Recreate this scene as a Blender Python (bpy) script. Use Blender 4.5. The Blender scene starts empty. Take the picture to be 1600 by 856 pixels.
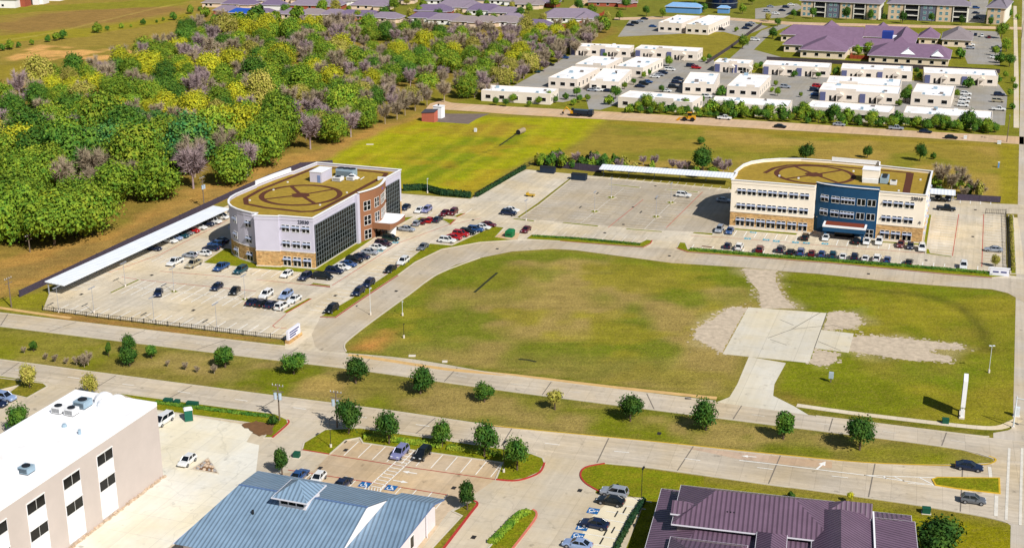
import bpy, bmesh, math, random
import numpy as np
from mathutils import Vector, Matrix
R = math.radians
S = bpy.context.scene
COL = S.collection
# ------------------------------------------------------------------ camera, sky, sun, exposure
F = 2060.0; HC = 105.0; TH = math.atan(678 / F)
cam = bpy.data.cameras.new('camera'); camo = bpy.data.objects.new('camera', cam); COL.objects.link(camo)
camo.location = (0, 0, HC); camo.rotation_euler = (math.pi / 2 - TH, 0, 0)
cam.sensor_width = 36; cam.lens = 36 * F / 1600; cam.clip_start = 1; cam.clip_end = 20000
S.camera = camo
SUN_EL = 42.0; SUN_AZ = 145.0
W = bpy.data.worlds.new('World'); S.world = W; W.use_nodes = True
wt = W.node_tree; bg = wt.nodes['Background']
sky = wt.nodes.new('ShaderNodeTexSky'); sky.sky_type = 'NISHITA'; sky.sun_disc = False
sky.sun_elevation = R(SUN_EL); sky.sun_rotation = R(SUN_AZ); sky.altitude = 100; sky.air_density = 1; sky.dust_density = 0.6
wt.links.new(sky.outputs[0], bg.inputs[0]); bg.inputs[1].default_value = 0.06
sl = bpy.data.lights.new('sun', 'SUN'); sl.energy = 5.0; sl.angle = R(0.5); sl.color = (1, 0.965, 0.91)
so = bpy.data.objects.new('sun', sl); COL.objects.link(so); so.location = (60, -80, 300)
sd = Vector((math.sin(R(SUN_AZ)) * math.cos(R(SUN_EL)), math.cos(R(SUN_AZ)) * math.cos(R(SUN_EL)), math.sin(R(SUN_EL))))
so.rotation_euler = sd.to_track_quat('Z', 'Y').to_euler()
S.view_settings.view_transform = 'Standard'; S.view_settings.look = 'None'
S.view_settings.exposure = 0.2; S.view_settings.gamma = 1; S.view_settings.use_curve_mapping = False
S.cycles.max_bounces = 5; S.cycles.diffuse_bounces = 3; S.cycles.glossy_bounces = 2
S.cycles.transparent_max_bounces = 8

# ------------------------------------------------------------------ helpers
def at(px, py, z=0.0):
    """ground point (metres) seen at a survey pixel of the aerial photograph, on the level z"""
    a = (px - 800) / F; b = (py - 428) / F
    dy = math.cos(TH) - b * math.sin(TH); dz = -math.sin(TH) - b * math.cos(TH)
    t = (z - HC) / dz
    return Vector((a * t, dy * t, z))
def ats(pts, z=0.0):
    return [at(p[0], p[1], z) for p in pts]
BA = R(70.6)                       # the site grid: v runs away from the camera, u runs right
UV_U = Vector((math.sin(BA), -math.cos(BA), 0)); UV_V = Vector((math.cos(BA), math.sin(BA), 0))

def lin(c):
    return tuple(((x / 255) / 12.92 if x / 255 <= .04045 else ((x / 255 + .055) / 1.055) ** 2.4) for x in c)
MATS = {}
class NT:
    def __init__(s, name):
        s.m = bpy.data.materials.new(name); s.m.use_nodes = True; s.t = s.m.node_tree
        s.b = s.t.nodes['Principled BSDF']
    def n(s, typ, **kw):
        o = s.t.nodes.new('ShaderNode' + typ)
        for k, v in kw.items(): setattr(o, k, v)
        return o
    def l(s, a, b): s.t.links.new(a, b)
    def math(s, op, a, b=None, c=None):
        o = s.n('Math', operation=op)
        for i, v in enumerate((a, b, c)):
            if v is None: continue
            if isinstance(v, (int, float)): o.inputs[i].default_value = v
            else: s.l(v, o.inputs[i])
        return o.outputs[0]
    def noise(s, vec, scale, detail=4, rough=.6):
        o = s.n('TexNoise'); o.inputs['Scale'].default_value = scale; o.inputs['Detail'].default_value = detail
        o.inputs['Roughness'].default_value = rough
        if vec is not None: s.l(vec, o.inputs['Vector'])
        return o.outputs[0]
    def ramp(s, v, a, b, ca=0.0, cb=1.0):
        o = s.n('MapRange'); s.l(v, o.inputs[0])
        for i, x in enumerate((a, b, ca, cb)): o.inputs[i + 1].default_value = x
        return o.outputs[0]
    def mix(s, f, a, b, mode='MIX'):
        o = s.n('Mix', data_type='RGBA', blend_type=mode)
        for i, v in ((0, f), (6, a), (7, b)):
            if isinstance(v, (int, float)): o.inputs[i].default_value = v
            elif isinstance(v, tuple): o.inputs[i].default_value = (*v[:3], 1)
            else: s.l(v, o.inputs[i])
        return o.outputs[2]
    def scale(s, col, f):
        o = s.n('VectorMath', operation='SCALE'); s.l(col, o.inputs[0]); s.l(f, o.inputs['Scale']); return o.outputs[0]
    def out(s, col, rough=.8, metal=0, spec=.3):
        if isinstance(col, tuple): s.b.inputs['Base Color'].default_value = (*col, 1)
        else: s.l(col, s.b.inputs['Base Color'])
        s.b.inputs['Roughness'].default_value = rough; s.b.inputs['Metallic'].default_value = metal
        s.b.inputs['Specular IOR Level'].default_value = spec
        MATS[s.m.name] = s.m; return s.m
    def bump(s, h, strength=.4, dist=.05):
        o = s.n('Bump'); o.inputs['Strength'].default_value = strength; o.inputs['Distance'].default_value = dist
        s.l(h, o.inputs['Height']); s.l(o.outputs[0], s.b.inputs['Normal'])
def coords(k, kind='Object'):
    if kind == 'World': return k.n('NewGeometry').outputs['Position']
    return k.n('TexCoord').outputs['Object']

def mat(name, c, rough=.8, var=.12, scale=.8, metal=0, spec=.3, kind='Object', bump=0, rnd=0):
    """painted / plain surface with soft uneven tone"""
    if name in MATS: return MATS[name]
    k = NT(name); v = coords(k, kind)
    f = k.ramp(k.noise(v, scale, 6, .65), .25, .75, 1 - var, 1 + var)
    if rnd:
        f = k.math('MULTIPLY', f, k.ramp(k.n('ObjectInfo').outputs['Random'], 0, 1, 1 - rnd, 1 + rnd))
    rgb = k.n('RGB'); rgb.outputs[0].default_value = (*lin(c), 1)
    if bump: k.bump(k.noise(v, scale * 8, 3), bump)
    return k.out(k.scale(rgb.outputs[0], f), rough, metal, spec)

def concrete(name, c, joint=4.6, var=.10, dark=.80, streak=.10, ang=None, jw=.05):
    """poured slabs: joints on the site grid, slab to slab tone, wheel streaks and stains"""
    k = NT(name); p = coords(k, 'World')
    mp = k.n('Mapping'); k.l(p, mp.inputs[0]); mp.inputs['Rotation'].default_value = (0, 0, ang if ang is not None else -BA)
    sx = k.n('SeparateXYZ'); k.l(mp.outputs[0], sx.inputs[0]); u, v = sx.outputs[0], sx.outputs[1]
    us = k.math('DIVIDE', u, joint); vs = k.math('DIVIDE', v, joint)
    ju = k.math('MINIMUM', k.math('FRACT', us), k.math('SUBTRACT', 1, k.math('FRACT', us)))
    jv = k.math('MINIMUM', k.math('FRACT', vs), k.math('SUBTRACT', 1, k.math('FRACT', vs)))
    j = k.ramp(k.math('MINIMUM', ju, jv), 0, jw / joint * 1.6, dark, 1)
    cx = k.n('CombineXYZ'); k.l(k.math('FLOOR', us), cx.inputs[0]); k.l(k.math('FLOOR', vs), cx.inputs[1])
    wn = k.n('TexWhiteNoise'); k.l(cx.outputs[0], wn.inputs[0])
    slab = k.ramp(wn.outputs[0], 0, 1, 1 - var * .45, 1 + var * .45)
    big = k.ramp(k.noise(p, .035, 5, .6), .3, .7, 1 - var, 1 + var)
    fine = k.ramp(k.noise(p, .9, 6, .7), .25, .75, 1 - var * .8, 1 + var * .8)
    m2 = k.n('Mapping'); k.l(mp.outputs[0], m2.inputs[0]); m2.inputs['Scale'].default_value = (.04, .9, 1)
    st = k.ramp(k.noise(m2.outputs[0], 1, 4, .6), .3, .7, 1 - streak, 1 + streak * .6)
    sp = k.ramp(k.noise(p, .25, 6, .7), .60, .74, 1, .78)
    f = k.math('MULTIPLY', k.math('MULTIPLY', j, slab), k.math('MULTIPLY', big, fine))
    f = k.math('MULTIPLY', k.math('MULTIPLY', f, st), sp)
    oil = k.ramp(k.noise(p, .5, 3, .5), .66, .74, 1, .72); f = k.math('MULTIPLY', f, oil)
    ds = k.n('VectorMath', operation='ADD'); nz_ = k.n('TexNoise'); nz_.inputs['Scale'].default_value = .25; k.l(p, nz_.inputs['Vector']); sc_ = k.n('VectorMath', operation='SCALE'); k.l(nz_.outputs['Color'], sc_.inputs[0]); sc_.inputs['Scale'].default_value = 5; k.l(p, ds.inputs[0]); k.l(sc_.outputs[0], ds.inputs[1])
    vo = k.n('TexVoronoi', feature='DISTANCE_TO_EDGE'); vo.inputs['Scale'].default_value = .055; k.l(ds.outputs[0], vo.inputs['Vector']); f = k.math('MULTIPLY', f, k.ramp(vo.outputs['Distance'], 0, .010, .88, 1))
    warm = k.mix(k.ramp(k.noise(p, .06, 4), .4, .65), lin(c), lin((c[0], c[1] * .97, c[2] * .90)))
    return k.out(k.scale(warm, f), .9, 0, .2)

class MB:
    """collects faces in local metres, then links them as ONE mesh object"""
    def __init__(s): s.v = []; s.f = []; s.m = []
    def add(s, vs, fs, m=0):
        n = len(s.v); s.v += [tuple(v) for v in vs]; s.f += [tuple(i + n for i in f) for f in fs]; s.m += [m] * len(fs); return s
    def face(s, vs, m=0): return s.add(vs, [tuple(range(len(vs)))], m)
    def box(s, x0, x1, y0, y1, z0, z1, m=0, tx=0, ty=0):
        return s.add([(x0, y0, z0), (x1, y0, z0), (x1, y1, z0), (x0, y1, z0), (x0 + tx, y0 + ty, z1), (x1 - tx, y0 + ty, z1), (x1 - tx, y1 - ty, z1), (x0 + tx, y1 - ty, z1)],
                     [(3, 2, 1, 0), (4, 5, 6, 7), (0, 1, 5, 4), (1, 2, 6, 5), (2, 3, 7, 6), (3, 0, 4, 7)], m)
    def prism(s, poly, z0, z1, m=0, top=None, bottom=False):
        n = len(poly); vs = [(p[0], p[1], z0) for p in poly] + [(p[0], p[1], z1) for p in poly]
        s.add(vs, [(i, (i + 1) % n, n + (i + 1) % n, n + i) for i in range(n)], m)
        s.face([(p[0], p[1], z1) for p in poly], m if top is None else top)
        if bottom: s.face([(p[0], p[1], z0) for p in reversed(poly)], m)
        return s
    def tube(s, a, b, r0, r1=None, n=8, m=0, caps=True):
        a = Vector(a); b = Vector(b); r1 = r0 if r1 is None else r1; d = (b - a).normalized()
        x = d.orthogonal().normalized(); y = d.cross(x)
        vs = [a + (x * math.cos(6.2832 * i / n) + y * math.sin(6.2832 * i / n)) * r0 for i in range(n)] + [b + (x * math.cos(6.2832 * i / n) + y * math.sin(6.2832 * i / n)) * r1 for i in range(n)]
        fs = [(i, (i + 1) % n, n + (i + 1) % n, n + i) for i in range(n)]
        if caps: fs += [tuple(reversed(range(n))), tuple(range(n, 2 * n))]
        return s.add(vs, fs, m)
    def bar(s, a, b, w, h, m=0):
        """upright rectangular bar from a to b (both at its underside)"""
        a = Vector(a); b = Vector(b); d = (b - a); d.z = 0; d.normalize(); q = Vector((-d.y, d.x, 0)) * w / 2; k = Vector((0, 0, h))
        return s.add([a - q, b - q, b + q, a + q, a - q + k, b - q + k, b + q + k, a + q + k],
                     [(3, 2, 1, 0), (4, 5, 6, 7), (0, 1, 5, 4), (1, 2, 6, 5), (2, 3, 7, 6), (3, 0, 4, 7)], m)
    def ribbon(s, pts, w, z0, h, m=0, closed=False):
        """kerb or strip following a polyline, with mitred corners"""
        P = [Vector((p[0], p[1], 0)) for p in pts]; n = len(P); L = []; Q = []
        for i in range(n):
            a = P[i - 1] if (i > 0 or closed) else None; b = P[(i + 1) % n] if (i < n - 1 or closed) else None
            d1 = (P[i] - a).normalized() if a is not None else None; d2 = (b - P[i]).normalized() if b is not None else None
            d = ((d1 or d2) + (d2 or d1)); d = d.normalized() if d.length > 1e-6 else (d1 or d2)
            c = d.dot(d1 or d2); k = min(1 / max(c, .3), 2.0); q = Vector((-d.y, d.x, 0)) * (w / 2 * k)
            L.append(P[i] + q); Q.append(P[i] - q)
        for i in range(n if closed else n - 1):
            j = (i + 1) % n; a, b, c, d = L[i], L[j], Q[j], Q[i]
            if h <= 0: s.add([(p.x, p.y, z0) for p in (d, c, b, a)], [(0, 1, 2, 3)], m)
            else:
                vs = [(p.x, p.y, z0) for p in (d, c, b, a)] + [(p.x, p.y, z0 + h) for p in (d, c, b, a)]
                s.add(vs, [(4, 5, 6, 7), (0, 1, 5, 4), (2, 3, 7, 6), (1, 2, 6, 5), (3, 0, 4, 7)], m)
        return s
    def build(s, name, mats, parent=None, smooth=False):
        me = bpy.data.meshes.new(name); me.from_pydata(s.v, [], s.f)
        for m in (mats if isinstance(mats, (list, tuple)) else [mats]): me.materials.append(m)
        if s.m and max(s.m): me.polygons.foreach_set('material_index', s.m)
        if smooth: me.polygons.foreach_set('use_smooth', [True] * len(me.polygons))
        me.update()
        o = bpy.data.objects.new(name, me); COL.objects.link(o)
        if parent is not None: o.parent = parent
        return o
def ccw(poly):
    a = sum(poly[i - 1][0] * poly[i][1] - poly[i][0] * poly[i - 1][1] for i in range(len(poly)))
    return list(poly) if a > 0 else list(reversed(poly))
def tag(o, label=None, cat=None, group=None, kind=None):
    if label: o['label'] = label
    if cat: o['category'] = cat
    if group: o['group'] = group
    if kind: o['kind'] = kind
    return o
def thing(name, loc, rz, label, cat, group=None):
    o = bpy.data.objects.new(name, None); COL.objects.link(o); o.empty_display_size = .5
    o.location = loc; o.rotation_euler = (0, 0, rz)
    return tag(o, label, cat, group)
def kids(o): return [c for c in bpy.data.objects if c.parent == o]
def sheet(name, poly, z, m):
    """flat paved or planted sheet, triangulated from its outline"""
    bm = bmesh.new(); vs = [bm.verts.new((p[0], p[1], z)) for p in ccw(poly)]; f = bm.faces.new(vs); bm.normal_update()
    bmesh.ops.triangulate(bm, faces=[f], ngon_method='EAR_CLIP'); me = bpy.data.meshes.new(name); bm.to_mesh(me); bm.free()
    me.materials.append(m); o = bpy.data.objects.new(name, me); COL.objects.link(o); o['kind'] = 'structure'
    return o
def planar_uv(o):
    """uv.x runs level along each face, uv.y up its slope (metres)"""
    me = o.data; uv = me.uv_layers.new(name='slope')
    for p in me.polygons:
        n = p.normal; e = Vector((-n.y, n.x, 0)); e = e.normalized() if e.length > .02 else Vector((1, 0, 0)); w = n.cross(e)
        for li in p.loop_indices:
            c = me.vertices[me.loops[li].vertex_index].co; uv.data[li].uv = (c.dot(e), c.dot(w))
    return o
def inst(me, name, mats, parent, loc, rz=0, scale=None):
    """another object on shared mesh data, materials kept on the object"""
    o = bpy.data.objects.new(name, me); COL.objects.link(o); o.parent = parent; o.location = loc; o.rotation_euler = (0, 0, rz)
    if scale: o.scale = scale
    if mats is not None:
        for i, m in enumerate(mats if isinstance(mats, (list, tuple)) else [mats]):
            o.material_slots[i].link = 'OBJECT'; o.material_slots[i].material = m
    return o
def mesh_only(mb, name, nm=1, mats=None):
    me = bpy.data.meshes.new(name); me.from_pydata(mb.v, [], mb.f)
    for i in range(nm): me.materials.append(mats[i] if mats else None)
    if mb.m and max(mb.m): me.polygons.foreach_set('material_index', mb.m)
    me.update(); return me
def smoothpoly(pts, n=4):
    """Catmull-Rom through survey points"""
    P = [Vector((p[0], p[1], 0)) for p in pts]; out = []
    for i in range(len(P) - 1):
        a, b, c, d = P[max(i - 1, 0)], P[i], P[i + 1], P[min(i + 2, len(P) - 1)]
        for k in range(n):
            t = k / n; out.append(.5 * ((2 * b) + (c - a) * t + (2 * a - 5 * b + 4 * c - d) * t * t + (3 * b - a - 3 * c + d) * t ** 3))
    out.append(P[-1]); return out
rng = random.Random(7)
# ------------------------------------------------------------------ ground: one sheet to the horizon, tinted by what grows there
def vnoise(x, y, s, seed=0):
    X = x / s + seed * 17.3; Y = y / s + seed * 9.1; xi = np.floor(X).astype(np.int64); yi = np.floor(Y).astype(np.int64); fx = X - xi; fy = Y - yi
    def h(a, b):
        n = (a * 374761393 + b * 668265263 + seed * 1442695) & 0xffffffff; n = ((n ^ (n >> 13)) * 1274126177) & 0xffffffff
        return ((n ^ (n >> 16)) & 0xffff) / 65535.0
    fx = fx * fx * (3 - 2 * fx); fy = fy * fy * (3 - 2 * fy)
    return (h(xi, yi) * (1 - fx) + h(xi + 1, yi) * fx) * (1 - fy) + (h(xi, yi + 1) * (1 - fx) + h(xi + 1, yi + 1) * fx) * fy
def sdist(X, Y, poly):
    d = np.full(X.shape, 1e9); ins = np.zeros(X.shape, bool); n = len(poly)
    for i in range(n):
        ax, ay = poly[i - 1][0], poly[i - 1][1]; bx, by = poly[i][0], poly[i][1]
        ex, ey = bx - ax, by - ay; wx, wy = X - ax, Y - ay
        t = np.clip((wx * ex + wy * ey) / (ex * ex + ey * ey + 1e-9), 0, 1)
        d = np.minimum(d, np.hypot(wx - ex * t, wy - ey * t))
        c = ((ay > Y) != (by > Y)) & (X < (bx - ax) * (Y - ay) / (by - ay + 1e-12) + ax); ins ^= c
    return np.where(ins, -d, d)
def ldist(X, Y, line):
    d = np.full(X.shape, 1e9)
    for i in range(1, len(line)):
        ax, ay = line[i - 1][0], line[i - 1][1]; bx, by = line[i][0], line[i][1]; ex, ey = bx - ax, by - ay
        t = np.clip(((X - ax) * ex + (Y - ay) * ey) / (ex * ex + ey * ey + 1e-9), 0, 1)
        d = np.minimum(d, np.hypot(X - ax - ex * t, Y - ay - ey * t))
    return d
xs = np.concatenate([[-9000, -5000, -2500, -1200, -700], np.arange(-460, 461, 1.9), [700, 1200, 2500, 5000, 9000]])
ys = np.concatenate([[-3000, -1200, -500, -100, 80, 140], np.arange(170, 560, 1.7), np.arange(560, 1060, 3.0), [1200, 1600, 2400, 4000, 8000, 12000]])
GX, GY = np.meshgrid(xs, ys); nx, ny = len(xs), len(ys)
GC = np.empty(GX.shape + (3,)); GC[:] = lin((112, 101, 43))
n1 = vnoise(GX, GY, 26, 1); n2 = vnoise(GX, GY, 9, 2); n3 = vnoise(GX, GY, 60, 3); n4 = vnoise(GX, GY, 4, 4)
def paint(m, c): GC[:] = GC * (1 - m[..., None]) + np.array(lin(c)) * m[..., None]
def zone(px, c, soft=3.0, rough=3.0, op=1.0):
    d = sdist(GX, GY, ats(px)) + (n2 - .5) * 2 * rough + (n4 - .5) * rough; paint(np.clip(.5 - d / soft, 0, 1) * op, c)
def zline(px, w, c, soft=1.5, op=1.0, rough=1.0):
    d = ldist(GX, GY, smoothpoly(ats(px))) + (n4 - .5) * 2 * rough; paint(np.clip((w - d) / soft, 0, 1) * op, c)
def blotch(px, c, seed, lo, hi, s=14, op=1.0):
    d = sdist(GX, GY, ats(px)); q = vnoise(GX, GY, s, seed) * .65 + vnoise(GX, GY, s / 3, seed + 50) * .35
    paint(np.clip(.5 - d / 4, 0, 1) * np.clip((q - lo) / (hi - lo), 0, 1) * op, c)
paint(np.clip((n3 - .35) * 2.2, 0, 1) * .6, (120, 104, 50)); paint(np.clip((n1 - .5) * 2, 0, 1) * .5, (99, 97, 30))
# far left fields
zone([(-60, 190), (-60, -20), (520, -20), (420, 50), (250, 110), (0, 165)], (124, 104, 48), 12, 6)
zone([(-40, 45), (60, 22), (270, 8), (300, 16), (180, 35), (30, 52)], (122, 93, 56), 10, 5)
zone([(-40, 60), (150, 42), (300, 20), (310, 26), (130, 58), (-40, 72)], (122, 110, 30), 5, 3)
zone([(-40, 15), (200, 2), (320, -5), (280, 10), (60, 18), (-40, 28)], (112, 106, 30), 6, 3)
zline([(0, 64), (80, 52), (190, 26), (260, 10), (320, 0)], 2.2, (160, 138, 78), 2, .5)
zone([(0, 100), (90, 78), (240, 68), (300, 60), (260, 95), (170, 110), (60, 118), (0, 125)], (112, 98, 40), 8, 5)
blotch([(10, 90), (60, 70), (130, 76), (230, 80), (225, 100), (110, 95), (20, 95)], (184, 136, 90), 11, .32, .52, 10)
blotch([(240, 70), (300, 52), (320, 62), (280, 76)], (184, 136, 90), 12, .36, .54, 8)
zone([(-40, 135), (40, 128), (75, 132), (40, 146), (-40, 150)], (178, 140, 100), 4, 3)
zone([(-40, 102), (60, 100), (110, 112), (40, 122), (-40, 124)], (122, 106, 36), 4, 3)
# the wood's floor
zone([(-60, 420), (-60, 160), (70, 125), (250, 95), (300, 55), (380, 40), (720, 45), (950, 40), (960, 60), (860, 95), (760, 150), (690, 165), (600, 205), (430, 255), (250, 330), (120, 385)], (112, 92, 44), 8, 6)
blotch([(540, 60), (760, 60), (860, 100), (700, 160), (600, 170), (520, 120)], (112, 102, 34), 13, .4, .6, 16)
# dead grass strip along the long fence
zone([(-60, 420), (80, 378), (170, 362), (300, 300), (420, 250), (560, 208), (650, 178), (690, 182), (600, 214), (490, 262), (350, 312), (30, 460), (-60, 500)], (142, 108, 62), 6, 4)
blotch([(-60, 420), (170, 362), (420, 250), (650, 178), (490, 262), (350, 312), (-60, 500)], (150, 110, 62), 14, .45, .62, 9, .8)
zone([(-10, 432), (70, 400), (200, 362), (340, 300), (350, 305), (210, 372), (70, 430), (-10, 450)], (110, 90, 56), 4, 3, .6)
zone([(-40, 470), (30, 462), (90, 452), (110, 466), (68, 484), (0, 480), (-40, 478)], (112, 106, 24), 2, 1)
# bright meadow behind the left building
MEAD = [(490, 262), (560, 222), (650, 186), (735, 181), (820, 184), (950, 186), (930, 208), (885, 236), (835, 246), (790, 268), (735, 306), (690, 303), (625, 297)]
zone(MEAD, (128, 126, 8), 4, 2)
zone([(640, 245), (720, 215), (830, 210), (820, 228), (740, 262), (660, 290), (620, 285)], (92, 106, 10), 8, 4, .8)
blotch(MEAD, (138, 114, 28), 15, .45, .62, 18, .8)
zone([(700, 196), (780, 190), (850, 196), (760, 214), (690, 212)], (128, 104, 36), 6, 3, .7)
pv = GX * UV_U.x + GY * UV_U.y + np.sin(GY / 40) * 5; dm = sdist(GX, GY, ats(MEAD))
paint(np.clip(-dm / 4, 0, 1) * np.clip(np.sin(pv / 1.4) * 1.2, 0, 1) * .45, (150, 138, 30))
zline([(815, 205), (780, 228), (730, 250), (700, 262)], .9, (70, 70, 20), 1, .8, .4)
# field behind the right building
FB = [(950, 188), (1100, 197), (1580, 226), (1580, 320), (1460, 300), (1145, 270), (930, 262), (830, 255), (905, 225)]
zone(FB, (124, 106, 44), 5, 2)
blotch(FB, (106, 102, 30), 16, .46, .62, 22, .9); blotch(FB, (140, 114, 60), 17, .5, .64, 30, .8)
zone([(1560, 225), (1592, 225), (1594, 318), (1562, 322)], (122, 110, 26), 3, 1)
zone([(950, 188), (1200, 204), (1580, 227), (1580, 232), (1200, 210), (950, 194)], (120, 104, 30), 3, 1, .8)
# island field inside the loop drive
FI = [(541, 548), (560, 530), (600, 490), (690, 425), (760, 402), (860, 390), (960, 399), (1165, 418), (1190, 465), (1150, 600), (1128, 620), (800, 585), (560, 552)]
zone(FI, (97, 95, 28), 2, .3)
blotch(FI, (132, 112, 70), 18, .38, .58, 26, 1); blotch(FI, (88, 96, 16), 19, .52, .66, 20, .9); blotch(FI, (120, 110, 34), 20, .54, .68, 12, .8)
zone([(560, 545), (590, 515), (800, 545), (900, 560), (1120, 590), (1128, 618), (800, 584)], (118, 103, 58), 10, 5, .55)
zline([(700, 425), (770, 405), (860, 397), (960, 407), (1100, 422), (1165, 430)], 4, (92, 98, 20), 4, .8)
zone([(552, 545), (570, 530), (600, 512), (625, 518), (620, 535), (590, 548)], (156, 106, 60), 4, 3)
# right-hand field
FR = [(1212, 424), (1300, 430), (1450, 446), (1560, 455), (1600, 475), (1600, 640), (1580, 668), (1500, 668), (1240, 632), (1210, 615), (1225, 565), (1290, 500), (1240, 480)]
zone(FR, (96, 100, 14), 2, .3)
blotch(FR, (90, 100, 12), 21, .5, .64, 16, .9); blotch(FR, (120, 110, 30), 22, .5, .64, 20, .8)
zone([(1330, 520), (1500, 520), (1530, 560), (1500, 590), (1380, 575)], (122, 106, 46), 10, 5, .7)
zone([(1500, 500), (1520, 480), (1600, 480), (1600, 640), (1540, 600)], (118, 104, 34), 10, 5, .5)
for g_ in ([(1165, 478), (1140, 478), (1108, 496), (1082, 512), (1078, 530), (1100, 542), (1130, 550)], [(1294, 486), (1312, 484), (1340, 488), (1355, 503), (1336, 517), (1286, 517)], [(1330, 526), (1345, 522), (1400, 525), (1505, 534), (1515, 546), (1495, 568), (1420, 566), (1326, 550)], [(1268, 546), (1316, 552), (1304, 572), (1275, 576)], [(1158, 419), (1216, 423), (1228, 462), (1248, 482), (1186, 482), (1180, 455)]): zone(g_, (150, 134, 110), 3, 3.0, .55)
zline([(1220, 438), (1330, 450), (1440, 462), (1500, 480), (1530, 510), (1545, 545)], 2.4, (66, 66, 20), 2.5, .75, .6)
zone([(1205, 600), (1225, 612), (1290, 632), (1240, 632), (1212, 622)], (104, 90, 34), 2, 1)
# median between the carriageways
MD = [(-40, 506), (0, 510), (400, 559), (560, 578), (800, 612), (1240, 668), (1362, 683), (1552, 720), (1475, 727), (1350, 723), (1200, 709), (1037, 692), (800, 668), (610, 642), (400, 614), (0, 562), (-40, 556)]
zone(MD, (106, 96, 44), 2, .5); blotch(MD, (92, 96, 14), 23, .44, .58, 16, 1); blotch(MD, (132, 112, 72), 24, .42, .6, 12, .9)
zone([(-40, 510), (180, 533), (150, 575), (-40, 556)], (106, 104, 20), 8, 4, .7)
zone([(470, 600), (500, 592), (540, 598), (520, 612), (475, 610)], (148, 122, 76), 2, 2, .8)
zone([(1330, 690), (1552, 720), (1475, 727), (1340, 718)], (108, 106, 20), 5, 2, .8)
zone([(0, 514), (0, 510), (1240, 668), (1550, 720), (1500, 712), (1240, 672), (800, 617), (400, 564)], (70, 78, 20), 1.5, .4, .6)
# verges
zone([(-40, 470), (0, 484), (200, 510), (445, 538), (445, 545), (-40, 490)], (100, 96, 22), 1.5, .3)
zone([(440, 531), (541, 548), (1128, 622), (1560, 676), (1560, 681), (1128, 628), (540, 556)], (84, 86, 18), 1, .2)
zone([(70, 486), (400, 527), (440, 533), (400, 533), (170, 510), (90, 497)], (134, 98, 58), 1.5, 1)
zone([(900, 725), (1700, 840), (1700, 1000), (880, 1000)], (104, 102, 4), 3, .5)
zone([(1425, 800), (1480, 806), (1600, 835), (1600, 900), (1460, 880)], (110, 104, 8), 3, .5)
zone([(170, 608), (450, 645), (455, 690), (390, 690), (200, 640)], (100, 98, 10), 2, .3)
zone([(380, 655), (425, 660), (430, 680), (395, 684), (375, 662)], (140, 96, 48), 2, 1)
zone([(-40, 580), (75, 597), (60, 640), (-40, 640)], (104, 102, 10), 2, .3)
# office park and beyond
OP = [(700, 165), (880, 78), (1000, 45), (1600, 45), (1600, 214), (1200, 192), (975, 178), (800, 168)]
zone(OP, (98, 98, 24), 6, 3, .9)
zone([(930, 66), (1010, 44), (1165, 52), (1120, 92), (1000, 70), (900, 72)], (116, 104, 36), 4, 2)
zone([(600, -20), (1600, -20), (1600, 40), (1000, 44), (920, 40), (600, 40)], (96, 96, 34), 8, 3)
zone([(830, 55), (925, 40), (960, 38), (930, 50), (850, 70)], (122, 112, 18), 3, 2)
GC = GC ** .95 * 1.36
vs = np.stack([GX, GY, np.zeros_like(GX)], -1).reshape(-1, 3)
ii = np.arange(nx * ny).reshape(ny, nx); fq = np.stack([ii[:-1, :-1], ii[:-1, 1:], ii[1:, 1:], ii[1:, :-1]], -1).reshape(-1, 4)
me = bpy.data.meshes.new('ground'); me.vertices.add(len(vs)); me.vertices.foreach_set('co', vs.ravel())
me.loops.add(fq.size); me.loops.foreach_set('vertex_index', fq.ravel()); me.polygons.add(len(fq))
me.polygons.foreach_set('loop_start', np.arange(0, fq.size, 4)); me.update(calc_edges=True)
ca = me.color_attributes.new('soil', 'FLOAT_COLOR', 'POINT')
ca.data.foreach_set('color', np.concatenate([GC, np.ones(GX.shape + (1,))], -1).astype(np.float32).ravel())
k = NT('grass_ground'); p = coords(k, 'World'); at_ = k.n('Attribute', attribute_name='soil')
f1 = k.ramp(k.noise(p, 1.7, 8, .8), .3, .7, .45, 1.5); mw = k.n('Mapping'); k.l(p, mw.inputs[0]); mw.inputs['Rotation'].default_value = (0, 0, -BA + .25); mw.inputs['Scale'].default_value = (.03, .55, 1); f2 = k.math('MULTIPLY', k.ramp(k.noise(p, .22, 6, .65), .3, .7, .80, 1.2), k.ramp(k.noise(mw.outputs[0], 1, 5, .7), .3, .7, .88, 1.12))
f3 = k.ramp(k.noise(p, .05, 4, .6), .3, .7, .9, 1.1)
c1 = k.scale(at_.outputs[0], k.math('MULTIPLY', k.math('MULTIPLY', f1, f2), f3))
c2 = k.mix(k.ramp(k.noise(p, .7, 5, .7), .5, .70, 0, .36), c1, lin((160, 138, 80)))
c3 = k.mix(k.ramp(k.noise(p, .45, 6, .75), .56, .74, 0, .5), c2, lin((88, 94, 16)))
k.bump(k.noise(p, 1.6, 6, .75), .9, .35)
tn = k.mix(1.0, c3, (.96, .98, .70), 'MULTIPLY'); gm = k.out(tn, .95, 0, .1); me.materials.append(gm)
go = bpy.data.objects.new('ground', me); COL.objects.link(go); tag(go, kind='structure')

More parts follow.
